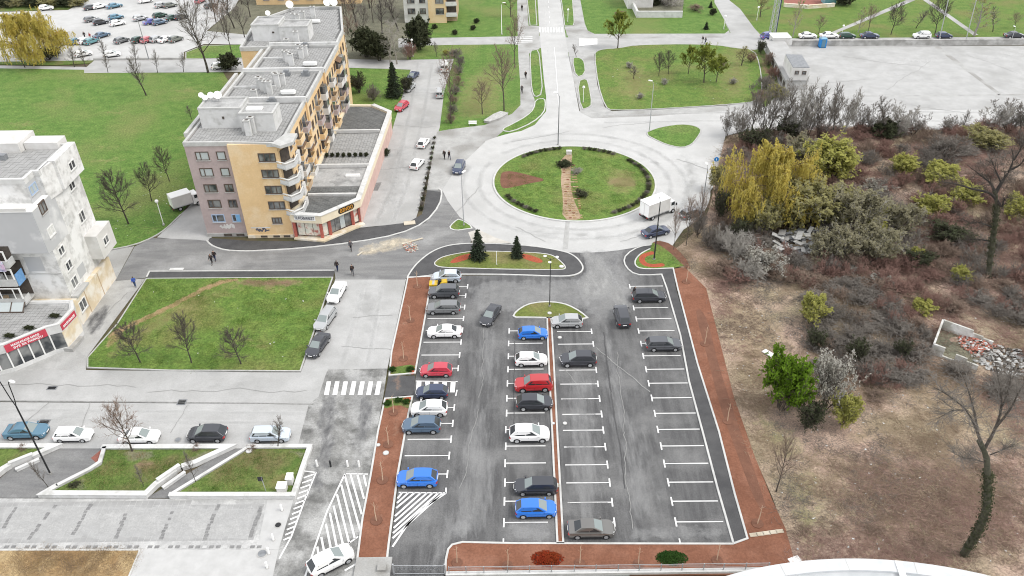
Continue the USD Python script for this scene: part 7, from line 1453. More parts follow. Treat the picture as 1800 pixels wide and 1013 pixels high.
# lawn left of the block
T('bare_b', 257, 168, 92, 38, 'tall bare tree standing alone on the big left lawn, crown against the far street'); T('bare_a', 226, 394, 300, 66, 'round bare tree on the lawn nearest the white building'); T('bare_a', 267, 354, 289, 40, 'bare tree second of the three in a row on the left lawn'); T('bare_a', 298, 319, 259, 34, 'bare tree farthest of the three in a row on the left lawn'); T('bare_b', 337, 210, 182, 16, 'small dark shrub-like tree on the lawn by the block corner')
T('bare_a', 247, 638, 568, 62, 'bare tree at the left of three on the square lawn, beside the trodden path'); T('bare_a', 337, 639, 558, 52, 'bare tree in the middle of three on the square lawn'); T('bare_a', 424, 641, 580, 58, 'low round bare tree at the right of three on the square lawn')
T('bare_c', 234, 797, 712, 80, 'bare street tree in the middle planter in front of the old white saloon'); T('bare_b', 489, 791, 733, 34, 'thin bare tree behind the pale silvery estate'); T('bare_b', 345, 850, 796, 22, 'thin bare sapling in the ramp by the stepped wall'); T('bare_b', 85, 857, 806, 20, 'thin bare sapling beside the double lamp')
T('bare_b', 255, 860, 820, 18, 'thin bare sapling in the middle planter'); 
# along the far car park
T('willow', 68, 109, 26, 106, 'yellow weeping willow by the far car park', catg='tree'); T('bare_d', 366, 128, 6, 88, 'big bare tree with wide limbs beside the far car park'); T('bare_b', 186, 106, 72, 22, 'leaning bare tree with reddish twigs at the far car park kerb'); T('bare_b', 240, 116, 76, 22, 'bare tree over the dark kerb wall of the far car park')
for u, v, t, l in ((277, 128, 88, 'thin bare tree on the lawn edge, left of two below the green verge'), (323, 127, 90, 'thin bare tree on the lawn edge, right of two below the green verge'), (131, 118, 80, 'thin bare tree on the lawn edge right of the willow'), (44, 119, 80, 'thin bare tree below the left side of the willow'), (190, 128, 98, 'thin bare tree where the wide lane begins'), (407, 92, 6, 'bare tree at the wood edge right of the big bare one'), (150, 117, 86, 'thin bare tree two trunks right of the willow')): T('bare_b', u, v, t, 24 if v < 125 else 18, l)
T('s_ever', 402, 128, 95, 34, 'dark fir bush in front of the far cream wall of the block', 'fir_tree'); T('s_dark', 78, 112, 99, 60, 'dark clipped shrub at the foot of the yellow willow', 'shrub', 'shrub')
GW = 'bare trees of the wood behind the block'
for i, (u, v, t) in enumerate(((380, 40, -20), (395, 62, 5), (412, 50, -15), (430, 66, 10), (372, 20, -40), (400, 20, -40), (440, 30, -30), (612, 60, -20), (628, 50, -25), (640, 80, 10), (656, 40, -40), (672, 60, -10), (690, 30, -40), (620, 90, 30), (700, 55, -20), (385, 5, -50), (425, 8, -60), (650, 15, -50), (678, 12, -50), (605, 30, -40))): T(('bare_d', 'bare_c', 'bare_b')[i % 3], u, v, t, 40, 'bare tree in the brown wood behind the apartment block', group=GW)
for i, u in enumerate((5, 28, 52, 84, 110, 132)): T('s_olive' if i % 2 else 's_ever', u, 14, 0, 34, 'green brown bush in the scrub above the far car park', 'shrub', 'shrub', 'bushes above the far car park')
T('s_ever', 640, 106, 52, 52, 'broad dark evergreen at the right end of the block', 'evergreen_tree'); T('s_ever', 738, 92, 34, 46, 'tall dark evergreen right of the birches', 'evergreen_tree'); T('s_ever', 664, 112, 62, 40, 'dark evergreen behind the left birch', 'evergreen_tree')
T('birch', 686, 110, 28, 44, 'white stemmed birch, left of two at the end of the side street'); T('birch', 698, 113, 24, 46, 'white stemmed birch, right of two at the end of the side street'); T('column', 694, 170, 108, 36, 'dark green columnar conifer beside the silver saloon', 'conifer'); T('s_dark', 714, 166, 132, 32, 'dark leafless shrub right of the columnar conifer', 'shrub', 'shrub'); T('s_dark', 630, 168, 128, 34, 'dark shrub against the far flank of the block', 'shrub', 'shrub'); T('s_lime', 622, 152, 141, 18, 'yellow bush against the far flank of the block', 'shrub', 'shrub'); T('s_red', 720, 108, 74, 26, 'reddish brown bush under the right birch', 'shrub', 'shrub'); T('s_grey', 655, 180, 150, 28, 'grey bush on the small lawn behind the shop wing', 'shrub', 'shrub')
T('bare_c', 793, 218, 98, 46, 'bare tree above the hedge at the bend of the side street'); T('bare_c', 848, 201, 146, 44, 'bare brown tree in the middle of the narrow lawn'); T('bare_c', 886, 195, 92, 62, 'large bare brown tree beside the footpath'); T('bare_c', 905, 120, 30, 40, 'bare brown tree by the footpath near the zebra'); T('bare_b', 768, 100, 74, 16, 'small bare tree on the lawn above the side street'); T('olive', 898, 30, -20, 34, 'brownish tree beside the footpath at the top edge')
for i, (u, v) in enumerate(((797, 128), (795, 146), (792, 163), (788, 180), (786, 197), (783, 213), (800, 112))): T('s_brown' if i % 2 else 's_grey', u + 9, v + 6, v - 14, 20, 'leafless hedge shrub along the right kerb of the side street', 'shrub', 'shrub', 'leafless hedge by the side street')
for u, v in ((764, 52), (800, 62), (838, 42), (832, 54)): T('s_ever', u, v, v - 9, 10, 'small dark shrub on the lawn below the far cream block', 'shrub', 'shrub', 'small shrubs on the far lawn')
T('s_lime', 785, 98, 88, 14, 'small yellow green bush above the white van', 'shrub', 'shrub'); T('s_grey', 800, 104, 86, 26, 'grey bush right above the white van', 'shrub', 'shrub')
# dark low hedge between the side street and the roundabout
for i in range(15):
    t = i / 14; u, v = 764 * (1 - t) + 740 * t, 246 * (1 - t) + 372 * t; T('s_grey' if i % 2 else 's_dark', u, v, v - 7 - 3 * t, 8 + 4 * t, 'small dark clipped bush in the low hedge beside the side street', 'shrub', 'shrub', 'low dark hedge by the side street')
# avenue and round lawn
T('lime', 1085.5, 85.5, 26, 44, 'young yellow green tree at the upper corner of the round lawn'); T('bare_b', 1013, 101, 76, 14, 'small bare tree at the top of the grass strip by the avenue'); T('bare_a', 1158, 135, 92, 26, 'dark bare tree, left of a pair on the round lawn'); T('bare_a', 1174.5, 131, 90, 26, 'dark bare tree, right of a pair on the round lawn'); T('bare_b', 1114, 139, 112, 24, 'small pale tree on the left of the round lawn')
T('lime', 1237, 146, 84, 50, 'broad fresh green tree on the round lawn, largest of three'); T('lime', 1258.5, 146, 102, 34, 'fresh green tree on the right of the three on the round lawn'); T('lime', 1209.5, 131, 86, 30, 'fresh green tree on the left of the three on the round lawn'); T('s_brown', 1268, 121, 103, 24, 'low brown bush beside the green trees on the round lawn', 'shrub', 'shrub'); T('olive', 1303, 116, 84, 36, 'brown green tree at the right edge of the round lawn'); T('s_red', 1322, 112, 92, 20, 'rusty red bush at the right edge of the round lawn', 'shrub', 'shrub')
for u, v, l in ((1107, 122, 'tiny white blossoming sapling on the left of the round lawn'), (1169, 151, 'white blossoming sapling in the middle of the round lawn'), (1125, 176, 'white blossoming sapling at the lower edge of the round lawn'), (1289, 150, 'white blossoming sapling at the right of the round lawn')): T('s_blossom', u, v, v - 14, 14, l, 'sapling', 'sapling')
T('spruce', 1241, 52, 38, 12, 'small dark fir on the villa lawn', 'fir_tree'); T('spruce', 1249, 14, 2, 10, 'small dark fir at the upper end of the villa lawn', 'fir_tree'); T('s_ever', 1254, 28, 16, 12, 'dark bush on the edge of the villa lawn', 'shrub', 'shrub'); T('s_pale', 1175, 16, -10, 66, 'pale tangled shrub above the white wall of the villa', 'shrub', 'shrub'); T('s_red', 1092, 32, 22, 26, 'brown red low bush left of the villa', 'shrub', 'shrub'); T('s_ever', 1150, 12, -8, 24, 'dark bush in front of the villa', 'shrub', 'shrub'); T('s_brown', 1225, 22, 8, 30, 'brown bush at the end of the villa wall', 'shrub', 'shrub')
# park beyond the concrete yard
for k, u, v, t, w, l in (('birch_y', 1393, 66, -6, 34, 'white stemmed young tree right of the kiosk'), ('bare_c', 1439, 60, 30, 26, 'small bare tree in the park behind the white saloon'), ('birch_y', 1508, 58, 12, 24, 'pale young tree left of the slanting park path'), ('bare_c', 1525.5, 57, 12, 30, 'bare tree beside the slanting park path'), ('bare_a', 1566, 61, 4, 34, 'bare tree in the middle of the park'), ('bare_a', 1643, 61, -6, 40, 'bare tree behind the leaning lamp'), ('birch_y', 1712, 64, -10, 60, 'broad pale tree on the right of the park'), ('bare_b', 1610, 50, 14, 24, 'thin bare tree left of the leaning lamp'), ('bare_c', 1782, 50, 24, 26, 'small bare tree above the black car at the right edge'), ('bare_b', 1745, 56, 10, 24, 'thin bare tree where the two park paths meet')): T(k, u, v, t, w, l)
for u, v, k, w, l in ((1352, 118, 's_brown', 26, 'brown bush at the upper foot of the terrace wall'), (1362, 142, 's_red', 28, 'reddish bush halfway along the terrace wall'), (1348, 160, 's_grey', 34, 'grey bush below the middle of the terrace wall'), (1372, 176, 's_olive', 36, 'olive bush under the guard hut'), (1336, 184, 's_brown', 36, 'brown bush at the lower right tip of the round lawn'), (1338, 96, 's_dark', 18, 'dark bush at the upper end of the terrace')): T(k, u, v, v - 26, w, l, 'shrub', 'shrub')
T('s_ever', 1490, 12, -14, 34, 'dark bush right of the green hut', 'shrub', 'shrub'); T('olive', 1336, 30, -10, 40, 'olive tree beside the lattice mast')
for _a in ([(1450, 62), (1462, 62), (1620, -4), (1604, -4)], [(1616, -4), (1626, -4), (1720, 62), (1710, 62)]): sheet('park_path', _a, L0 + .02, 'concrete_old')
# islands
T('spruce', 841, 456, 402, 38, 'dark young fir on the flower island, the larger of two', 'fir_tree'); T('spruce', 908.5, 453, 414, 29, 'dark young fir on the flower island, the smaller of two', 'fir_tree')
# roundabout: hedge pieces, bushes, bed and path
for i, a in enumerate(np.radians(np.r_[np.arange(2, 36, 4.2), np.arange(52, 79, 4.2), np.arange(98, 134, 4.2), np.arange(206, 240, 4.4), np.arange(296, 358, 4.6)])):
    x, y = RC + 12.7 * np.array([math.cos(a), math.sin(a)]); copy('shrub', KIND['s_dark' if i % 3 else 's_grey'][0], (x, y, .12), i * 1.3, (.34, .34, .17), 'low dark clipped bush in the broken hedge ring of the roundabout', 'shrub', 'hedge ring of the roundabout')
ringk = sg.Point(*RC).buffer(R_IN, quad_segs=32); ST('kerb', prism(ringk.difference(ringk.buffer(-.3)), 0, .18), 'kerb'); ST('roundabout_lawn', prism(ringk.buffer(-.297), 0, .13), 'grass_fresh')
sheet('planting_bed', [(880, 308), (885, 303), (900, 302), (930, 309), (963, 318), (930, 324), (900, 331), (884, 333), (879, 325)], .137, 'soil_dark', 1); sheet('brick_path', [(986, 282), (1000, 269), (1006, 272), (1005, 285), (1003, 300), (1003, 330), (1008, 352), (1020, 378), (1021, 388), (988, 388), (990, 350), (985, 320), (988, 300), (981, 292)], .137, 'brick_path', 1)
soft('bare_patch', [(1058, 320), (1080, 308), (1115, 312), (1132, 324), (1105, 336), (1070, 330)], .1385, 'bare_soil', 1.5)
T('s_ever', 993, 297, 283, 26, 'brown green bush at the head of the brick path on the roundabout', 'shrub', 'shrub', rot=1); T('s_pale', 1015, 310, 294, 24, 'dry pale bush right of the brick path on the roundabout', 'shrub', 'shrub'); T('s_dark', 1024, 350, 338, 30, 'dark low bush right of the brick path on the roundabout', 'shrub', 'shrub')
bk = thing('brick_path_paving', kind='structure'); _rp = random.Random(6)
for v in np.arange(292, 386, 4.2):
    for k in range(5):
        u = 988 + (v - 292) * .06 + k * (4.6 + (v - 292) * .018) + _rp.uniform(-.6, .6)
        if _rp.random() < .8: part(bk, 'paving_stone', obox(G(u + 3, v), (1, _rp.uniform(-.3, .3)), .42, .34, .13, .165 + _rp.uniform(0, .02)), _rp.choice(['brick_path', 'trodden', 'trodden', 'brick_path', 'soil']))
def mound(u, v, rx, ry, hz, mat, label):
    g = G(u, v); rs = np.random.RandomState(int(u)); q = rs.normal(0, .5, (1500, 2)); q = q[np.hypot(q[:, 0], q[:, 1]) < 1.05]; rr = np.hypot(q[:, 0], q[:, 1]); z = hz * np.clip(1 - rr ** 2, .05, 1) * rs.uniform(.5, 1, len(q)) + .03
    t = thing('shrub', label, 'shrub', (g[0], g[1], .12)); p = np.column_stack([q * [rx, ry], z]); part(t, 'stems', twigs(np.column_stack([q * [rx, ry] * .8, z * 0]), p, .012), 'twig_brown'); part(t, 'leaves', leaves(p, .07, rs), mat)
mound(962, 984, 1.5, .85, .32, 'leaf_red', 'low red flowering cushion in the bed behind the rail fence'); mound(1180, 983, 1.45, .8, .32, 'leaf_green', 'low dark green cushion in the bed behind the rail fence')
for i, (u, v) in enumerate(((722, 655), (690, 655), (700, 709), (680, 715), (715, 712))): T('s_green', u, v, v - 6, 16, 'low green planting beside the footway across the soil bed', 'shrub', 'shrub', 'low planting by the footway')
for u, v in ((556, 352), (0, 0)):
    if u: pass
for i, x in enumerate(np.linspace(-31.4, -24.6, 8)): copy('potted_plant', KIND['s_ever'][0], (x, 123.6, 4.06), i * 1.1, (.22, .22, .25), 'small dark potted plant in the row across the shop wing roof', 'plant', 'row of pots on the shop wing roof')
T('s_ever', 677, 276, 262, 18, 'dark bush in a tub on the kerb by the shop wing', 'shrub', 'shrub')
for x, y, l in ((-58.6, 75.9, 'dark trough plant behind the red sign, right of two'), (-60.2, 74.4, 'dark trough plant behind the red sign, left of two'), (-56.6, 78.3, 'dark trough plant at the inner corner of the corner shop roof')): copy('potted_plant', KIND['s_ever'][0], (x - .5, y + .5, 3.96), 0, (.42, .2, .2), l, 'plant')
for u, v, l in ((344, 797, 'small brown bush at the top corner of the middle planter'), (38, 797, 'brown bush in the left planter'), (443, 797, 'reddish bush at the top corner of the right planter'), (130, 862, 'dark low bush in the shady corner of the middle planter')): T('s_brown' if v < 850 else 's_dark', u, v, v - 16, 22, l, 'shrub', 'shrub')

# ------------------------------------------------------------------ waste ground on the right
S_ = lambda k, u, v, vt, w, l: T(k, u, v, vt, w, l, 'shrub', 'shrub')
T('willow', 1342, 388, 268, 142, 'bright yellow willow at the left edge of the scrub'); S_('s_lime', 1468, 330, 240, 112, 'big yellow green bush in the upper scrub behind the willow'); S_('s_greyolive', 1420, 300, 238, 70, 'grey green bush left of the big yellow green one')
for u, v, vt, w, l in ((1395, 416, 312, 120, 'broad olive bush in front of the willow'), (1452, 412, 322, 104, 'olive bush right of the willow, above the debris pile'), (1505, 430, 330, 92, 'olive bush in the middle of the scrub'), (1340, 420, 350, 70, 'olive bush hiding the foot of the willow'), (1545, 470, 395, 80, 'olive brown bush below the middle of the scrub')): S_('s_olive' if u < 1500 else 's_greyolive', u, v, vt, w, l)
for u, v, vt, w, l in ((1452, 468, 410, 56, 'grey olive bush right of the debris pile'), (1480, 470, 400, 66, 'grey olive bush below the middle olive ones'), (1590, 420, 360, 60, 'grey olive bush at the foot of the tall left branches')): S_('s_greyolive', u, v, vt, w, l)
for u, v, vt, w, l in ((1300, 470, 405, 70, 'pale grey blossoming bush by the soil strip, upper'), (1345, 490, 430, 72, 'pale grey blossoming bush below the debris pile'), (1275, 450, 400, 46, 'grey bush at the edge of the green island'), (1320, 505, 455, 60, 'pale grey bush above the straw patch')): S_('s_pale' if u != 1345 else 's_blossom', u, v, vt, w, l)
S_('s_blossom', 1500, 487, 462, 40, 'white blossoming bush, left of two low ones in mid scrub'); S_('s_blossom', 1552, 512, 484, 44, 'white blossoming bush, right of two low ones in mid scrub'); S_('s_blossom', 1550, 348, 324, 56, 'white blossoming bush in the upper scrub left of the tall tree')
S_('s_lime', 1430, 585, 522, 56, 'round yellow green bush above the bright green one'); S_('s_bright', 1380, 738, 618, 84, 'bright green bush in the right of the straw patch'); S_('s_blossom', 1458, 730, 610, 74, 'tall white blossoming bush beside the bright green one'); S_('s_lime', 1484, 760, 690, 54, 'yellow green bush below the white blossoming one'); S_('s_dark', 1425, 765, 700, 60, 'dark bush between the bright green and yellow green ones'); S_('s_dark', 1435, 620, 578, 44, 'dark bush below the round yellow green one')
S_('s_dark', 1265, 392, 330, 38, 'dark young conifer-like bush by the roundabout lamp'); S_('s_olive', 1262, 340, 292, 30, 'green brown bush below the blue sign'); S_('s_dark', 1300, 430, 380, 46, 'dark bush at the foot of the willow'); S_('s_grey', 1248, 440, 398, 40, 'grey bush beside the soil heap'); S_('s_grey', 1228, 420, 372, 36, 'grey bush behind the lamp of the green island')
for u, v, vt, w, l in ((1660, 335, 288, 74, 'yellow green low bush left of the tall tree, upper'), (1640, 390, 340, 60, 'yellow green low bush left of the tall tree, lower'), (1700, 370, 322, 62, 'yellow green bush behind the tall tree trunk'), (1785, 395, 340, 50, 'yellow green bush right of the tall tree'), (1595, 315, 270, 54, 'yellow olive bush in the upper scrub'), (1612, 470, 440, 34, 'small yellow green bush in mid scrub'), (1560, 395, 360, 44, 'small lime bush under the olive ones'), (1690, 505, 470, 36, 'yellow green bush below the tall tree'), (1628, 560, 528, 46, 'yellow green bush above the ruin'), (1535, 425, 385, 44, 'lime tipped bush in mid scrub')): S_('s_lime', u, v, vt, w, l)
S_('s_grey', 1675, 290, 240, 72, 'round grey bush in the upper scrub below the yard'); S_('s_olive', 1745, 270, 228, 70, 'orange olive bush in the upper scrub near the right edge'); S_('s_ever', 1560, 250, 214, 48, 'dark green bush at the yard edge'); S_('s_dark', 1390, 250, 205, 70, 'dark ivy bush at the upper left edge of the scrub'); S_('s_dark', 1330, 270, 225, 60, 'dark bush under the saplings at the scrub corner')
S_('s_dark', 1505, 645, 590, 46, 'dark bush between the round yellow green one and the ruin'); S_('s_dark', 1585, 640, 600, 34, 'dark green bush left of the ruin'); S_('s_dark', 1620, 480, 440, 60, 'dark bush below the small yellow green one'); S_('s_dark', 1680, 440, 390, 80, 'dark thicket at the foot of the tall tree'); S_('s_bright', 1623, 548, 528, 20, 'small bright green clump above the ruin')
# bare young trees along the yard and the roundabout
GY = 'bare young trees along the concrete yard'
for i, (u, v, t, w) in enumerate(((1345, 240, 120, 50), (1370, 244, 140, 50), (1395, 246, 120, 54), (1418, 248, 140, 46), (1440, 246, 130, 48), (1462, 244, 150, 40), (1482, 240, 140, 40), (1505, 238, 180, 34), (1530, 240, 178, 44), (1555, 240, 172, 46), (1580, 240, 172, 50), (1604, 238, 190, 36), (1660, 232, 200, 30), (1690, 232, 196, 26), (1745, 236, 176, 52), (1770, 238, 172, 50), (1795, 240, 168, 50), (1320, 240, 160, 36), (1296, 236, 186, 26), (1278, 240, 180, 24), (1305, 250, 170, 34), (1820, 240, 160, 60))): T(('s_tall', 'bare_b', 's_tallpale', 's_tall')[i % 4], u, v, t, w, 'grey bare young tree in the row between the scrub and the concrete yard', group=GY)
for u, v, t, w, l in ((1206, 432, 350, 34, 'bare forked sapling in front of the grey car on the roundabout'), (1184, 440, 372, 26, 'thin bare sapling by the soil heap'), (1226, 418, 340, 30, 'bare sapling beside the lamp right of the roundabout'), (1364, 865, 772, 58, 'small bare tree at the lower right edge of the soil strip')): T('bare_c', u, v, t, w, l)
# two large old trees, built limb by limb
def old_tree(u, v, pts, limbs_, seed, label, r, lb='bark_black', tw='twig_dark', k_=1.15):
    g = G(u, v); z0 = gz(*g[:2]); Y = g[1]; rs = np.random.RandomState(seed)
    t = thing('old_tree', label, 'tree', (g[0], g[1], z0 - .1))
    def at(p, dy): x, z = onY(p[0], p[1], Y + dy); return np.array([x - g[0], dy, z - z0 + .1])
    def sm(ps): return chaikin3(np.array(ps), 2)
    tp = sm([at(p, 0) for p in pts]); part(t, 'trunk', noisy(tube(tp, np.linspace(r, r * .6, len(tp)), 9), .12, 1.1, seed), 'bark_ivy', 60)
    S, E, T3 = [], [], []; ivy = []
    for q, (lp, dys, lr) in enumerate(limbs_):
        bp_ = sm([at(p, d) for p, d in zip(lp, dys)]); part(t, 'limb', tube(bp_, np.linspace(lr * k_, lr * .2, len(bp_)), 6), lb, 60); L = np.linalg.norm(np.diff(bp_, axis=0), axis=1).sum()
        for k in range(int(9 + L * 4)):
            i = rs.randint(1, len(bp_) - 1); p = bp_[i]; d = bp_[i + 1] - bp_[i]; d = d / (np.linalg.norm(d) + 1e-6) + rs.normal(0, .7, 3) + [0, 0, .25]; d /= np.linalg.norm(d); l1 = rs.uniform(.7, 2.2); e = p + d * l1; S.append(p); E.append(e); T3.append(.035)
            for m in range(5):
                p2 = p + (e - p) * rs.uniform(.2, 1); d2 = d + rs.normal(0, .6, 3); d2 /= np.linalg.norm(d2); e2 = p2 + d2 * rs.uniform(.4, 1.2); S.append(p2); E.append(e2); T3.append(.018)
                for _ in range(2): d3 = d2 + rs.normal(0, .6, 3); d3 /= np.linalg.norm(d3); p3 = p2 + (e2 - p2) * rs.uniform(.3, 1); S.append(p3); E.append(p3 + d3 * rs.uniform(.3, .7)); T3.append(.01)
    part(t, 'crown', twigs(np.array(S), np.array(E), np.array(T3)), tw)
    iv = tp[rs.randint(0, max(2, int(len(tp) * .75)), 3400)] + rs.normal(0, r * .62, (3400, 3)); part(t, 'ivy', leaves(iv, .07, rs), 'leaf_dark')
old_tree(1737, 490, [(1737, 490), (1742, 440), (1750, 390), (1752, 350), (1748, 335)], [([(1750, 350), (1740, 338), (1705, 332), (1680, 322), (1650, 320)], (0, -.4, -1, -1.5, -2), .17), ([(1749, 338), (1742, 322), (1728, 312), (1700, 290)], (0, .5, 1.4, 2), .16), ([(1750, 340), (1762, 318), (1775, 300), (1782, 280), (1778, 262)], (0, .3, .6, 1, 1.4), .2), ([(1778, 298), (1795, 290), (1805, 270)], (.6, .3, 0), .12), ([(1752, 350), (1762, 368), (1765, 345), (1790, 352)], (0, -.6, -1, -1.5), .14), ([(1747, 400), (1720, 390), (1700, 392)], (0, -.5, -1), .09), ([(1744, 425), (1715, 420), (1680, 424)], (0, .6, 1), .1), ([(1760, 322), (1750, 300), (1742, 280)], (.3, 1.2, 2), .1), ([(1782, 282), (1795, 262), (1800, 245)], (1, 1.2, 1.4), .1)], 4, 'tall dark bare tree with crooked limbs at the right edge of the scrub', .36)
old_tree(1694, 977, [(1694, 977), (1712, 945), (1734, 905), (1737, 850), (1736, 810), (1722, 775)], [([(1724, 778), (1716, 752), (1695, 715), (1660, 690), (1640, 680)], (0, -.3, -.8, -1.2, -1.6), .16), ([(1718, 755), (1712, 720), (1700, 680), (1690, 655)], (-.3, .3, .9, 1.3), .12), ([(1730, 790), (1750, 755), (1762, 715), (1758, 680), (1750, 640)], (0, .3, .8, 1, 1.4), .17), ([(1752, 750), (1778, 718), (1790, 690), (1810, 660)], (.3, 0, -.4, -.6), .13), ([(1700, 722), (1675, 720), (1650, 735)], (-.7, -1.2, -1.8), .09), ([(1762, 715), (1775, 680), (1778, 650)], (.8, .4, .1), .09), ([(1737, 815), (1715, 808), (1690, 805), (1665, 790)], (0, -.4, -.9, -1.3), .07), ([(1740, 800), (1765, 790), (1785, 780)], (0, -.5, -1), .06)], 6, 'leaning old bare tree with an ivy covered trunk at the lower right', .36, 'bark', 'twig_grey', .8)
# the tangle between: single shrubs of the scrub that nothing sets apart
rs = np.random.RandomState(17); n = 0; placed = []
GS = 'leafless shrubs of the waste ground'
AV = [Pg(P2(q)) for q in ([(1625, 560), (1660, 550), (1800, 600), (1800, 670), (1700, 665), (1630, 630)], [(1355, 408), (1450, 408), (1460, 460), (1355, 450)])]
for _ in range(4000):
    if n >= 170: break
    u, v = rs.uniform(1260, 1830), rs.uniform(232, 700); g = G(u, v)
    if not SCRUB.buffer(-1.2).contains(sg.Point(*g[:2])) or any(a.contains(sg.Point(*g[:2])) for a in AV): continue
    if v > 500 and u < 1430: continue
    if any(np.hypot(g[0] - p[0], g[1] - p[1]) < 1.9 for p in placed): continue
    f = meshkit.noise(np.array([[g[0] * .11, g[1] * .11, 3.]]))[0]
    k, lb = (('s_red', 'low leafless red brown shrub in the tangle of the waste ground') if f > .56 else ('s_brown', 'low leafless brown shrub in the tangle of the waste ground') if f > .4 else ('s_grey', 'low leafless grey shrub in the tangle of the waste ground'))
    hh = rs.uniform(1.2, 2.8) * (.75 if v > 480 else 1); w = rs.uniform(2.8, 5.2) / 3.4
    copy('shrub', KIND[k][0], (g[0], g[1], gz(*g[:2]) - .05), rs.uniform(0, 6), (w, w, hh / 3), lb, 'shrub', GS + (', red' if k == 's_red' else ', brown' if k == 's_brown' else ', grey')); placed.append(g); n += 1
# ground cover: dry stalks and brambles, as one mass
def tuft(seed, n, L, spread, r, flat_=.5):
    rs = np.random.RandomState(seed); p = np.column_stack([rs.normal(0, spread, (n, 2)), np.zeros(n)]); d = rs.normal(0, 1, (n, 3)); d[:, 2] = np.abs(d[:, 2]) * flat_ + .10; d /= np.linalg.norm(d, axis=1, keepdims=True); m = p + d * (L * rs.uniform(.4, 1, (n, 1))); e = m + (d * [1, 1, -.5] + rs.normal(0, .35, (n, 3))) * L * .5 * rs.uniform(.4, 1, (n, 1)); return cat([twigs(p, m, r), twigs(m - d * .02, e, r * .8)])
def scatter(name, protos, pts, scales, idx, label, catg):
    pi = UsdGeom.PointInstancer.Define(stage, uniq('/World', name)); prim = tag(pi.GetPrim(), label, catg, None, 'stuff'); paths = []
    for k, (m, mat) in enumerate(protos): part(prim, 'tuft', m, mat); paths.append(Sdf.Path(str(prim.GetPath()) + ('/tuft' if k == 0 else f'/tuft_{k:03d}')))
    pi.CreatePrototypesRel().SetTargets(paths); pi.CreateProtoIndicesAttr(Vt.IntArray.FromNumpy(np.asarray(idx, np.int32))); pi.CreatePositionsAttr(Vt.Vec3fArray.FromNumpy(np.asarray(pts, np.float32))); pi.CreateScalesAttr(Vt.Vec3fArray.FromNumpy(np.repeat(np.asarray(scales, np.float32)[:, None], 3, 1)))
    a = np.random.RandomState(5).uniform(0, 6.28, len(pts)) / 2; pi.CreateOrientationsAttr(Vt.QuathArray([Gf.Quath(float(math.cos(x)), 0.0, 0.0, float(math.sin(x))) for x in a]))
def inside(poly, n, rs):
    b = poly.bounds; q = np.column_stack([rs.uniform(b[0], b[2], n * 4), rs.uniform(b[1], b[3], n * 4)]); return q[shapely.contains_xy(poly, q[:, 0], q[:, 1])][:n]
VIS = SCRUB.buffer(-.5).intersection(Pg(P2([(1150, 200), (1900, 200), (1900, 1030), (1300, 1030)])))
q = inside(VIS, 10500, np.random.RandomState(2)); z = gzs(q); f = meshkit.fbm(np.column_stack([q * .16, q[:, :1] * 0]), 3, 2); g2 = meshkit.fbm(np.column_stack([q * .07, q[:, :1] * 0]), 3, 8)
ix = np.where(g2 > .53, np.where(f > .5, 1, 4), np.where(f > .52, 0, np.where(f > .42, 2, 3))); keep = np.random.RandomState(3).rand(len(q)) < np.clip(f * 2.4 - .35, .12, 1)
_bq = inside(VIS.intersection(Pg(chaikin(P2([(1440, 790), (1560, 770), (1700, 780), (1830, 790), (1840, 1000), (1560, 985), (1440, 950)]), 2))), 1500, np.random.RandomState(31)); _bp = Pg(chaikin(P2([(1440, 790), (1560, 770), (1700, 780), (1830, 790), (1840, 1000), (1560, 985), (1440, 950)]), 2)); _bq = _bq[np.random.RandomState(33).rand(len(_bq)) < shapely.distance(_bp.exterior, shapely.points(_bq)) / 6]; _bi = np.random.RandomState(32).choice([1, 0, 2, 4, 0], len(_bq))
q, z, ix, keep = np.vstack([q, _bq]), np.r_[z, gzs(_bq)], np.r_[ix, _bi], np.r_[keep, np.ones(len(_bq), bool)]
scatter('undergrowth', [(tuft(1, 26, .75, .5, .017, .22), 'dry_stalk'), (tuft(2, 28, .85, .55, .018, .25), 'dry_red'), (tuft(3, 26, .7, .5, .017, .2), 'dry_straw'), (tuft(4, 26, .75, .5, .018, .25), 'twig_grey'), (tuft(5, 28, .8, .52, .017, .25), 'twig_brown')], np.column_stack([q, z - .03])[keep], (.6 + np.random.RandomState(4).rand(len(q)))[keep], ix[keep], 'tangled dry stalks and brambles covering the waste ground', 'undergrowth')
# the thicket between the single shrubs, as one mass
def thick(seed, mat):
    l, t, S, E = grow(seed, h=1.7, trunk=.1, r=.03, width=1.5, n1=20, n2=5, n3=4, up=.4, stems=7, crook=.22, tw=.015); return t, mat
VT = VIS.intersection(Pg(P2([(1270, 245), (1330, 232), (1830, 226), (1830, 560), (1640, 560), (1600, 700), (1440, 660), (1420, 520), (1300, 480)])))
q = inside(VT, 420, np.random.RandomState(12)); f = meshkit.fbm(np.column_stack([q * .12, q[:, :1] * 0]), 3, 4); ix = np.where(f > .54, 0, np.where(f > .46, 1, 2)); av = np.array([not any(a.contains(sg.Point(*p)) for a in AV) for p in q])
scatter('thicket', [thick(81, 'twig_red'), thick(82, 'twig_brown'), thick(83, 'twig_grey')], np.column_stack([q, gzs(q) - .05])[av], (.7 + .8 * np.random.RandomState(6).rand(len(q)))[av], ix[av], 'leafless thicket filling the waste ground between the bushes', 'thicket')
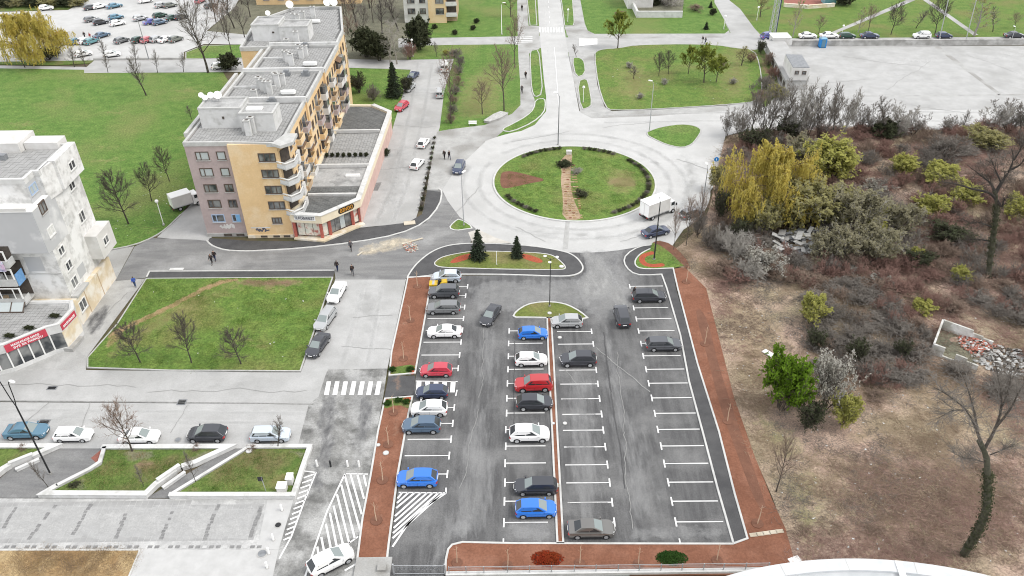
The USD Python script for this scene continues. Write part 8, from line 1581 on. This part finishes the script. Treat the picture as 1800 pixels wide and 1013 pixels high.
# litter on the waste ground
rs = np.random.RandomState(23); q = inside(VIS.intersection(Pg(P2([(1240, 500), (1800, 560), (1800, 1000), (1400, 1000)]))), 420, rs); bits = []
for x, y in q:
    s = rs.uniform(.05, .17); v, f = hull(rs.uniform(-1, 1, (7, 3)) * [s, s * rs.uniform(.5, 1), s * .4]); bits.append((v + [x, y, gz(x, y) + .06], f))
solo('litter', cat(bits), 'wall_light', 'scattered pale stones and litter on the dry ground', 'litter', kind='stuff')
bits = []
for x, y in np.vstack([inside(Pg(P2([(200, 300), (330, 300), (310, 375), (200, 430)])), 30, rs), inside(LAWN_L.buffer(-.5), 14, rs), inside(Pg(P2([(1060, 110), (1320, 110), (1330, 180), (1070, 185)])), 20, rs)]):
    s = rs.uniform(.05, .14); v, f = hull(rs.uniform(-1, 1, (7, 3)) * [s, s, s * .4]); bits.append((v + [x, y, .15], f))
solo('litter', cat(bits), 'wall_light', 'scattered white scraps lying on the lawns', 'litter', kind='stuff')
# grass blades on the near lawns
def blades(seed, n, L, r=.007): 
    rs = np.random.RandomState(seed); p = np.column_stack([rs.normal(0, .28, (n, 2)), np.zeros(n)]); return twigs(p, p + np.column_stack([rs.normal(0, .35 * L, (n, 2)), rs.uniform(.5, 1, n) * L]), r)
def turf(name, poly, n, z, mats, label, seed, sc=1.0):
    rs = np.random.RandomState(seed); q = inside(poly, n, rs); f = meshkit.fbm(np.column_stack([q * .35, q[:, :1] * 0]), 3, seed); k = rs.rand(len(q)) < np.clip(f * 2.6 - .6, .1, 1)
    scatter(name, [(blades(seed + i, 40, .13), m) for i, m in enumerate(mats)], np.column_stack([q, np.full(len(q), z)])[k], (.6 + rs.rand(len(q)))[k] * sc, (rs.rand(len(q)) * len(mats)).astype(int)[k], label, 'grass')
LEAF('grass_blade_b', (.16, .24, .05), (.21, .27, .07), .35); LEAF('grass_blade_c', (.075, .17, .028), (.10, .20, .035), .35); LEAF('grass_dry', (.44, .31, .16), (.52, .39, .22), .35)
turf('grass', LAWN_L.buffer(-.3), 1500, .11, ['grass_blade', 'grass_blade_b', 'grass_blade_c'], 'uneven grass tufts on the square lawn', 41)
turf('grass', ringk.buffer(-2.2), 900, .13, ['grass_blade', 'grass_blade_b', 'grass_blade_c'], 'uneven grass tufts on the roundabout', 42)
turf('grass', sg.MultiPolygon([Pg(P2(p)).buffer(-.6) for p in (MID, RGT)]), 700, .34, ['grass_blade_c', 'grass_blade', 'grass_dry'], 'coarse grass tufts in the planters', 43, .9)
turf('dry_grass', Pg(P2([(-5, 969), (246, 969), (228, 1016), (-8, 1016)])), 700, .1, ['grass_dry', 'dry_stalk'], 'withered brown grass of the bed at the lower left', 44)
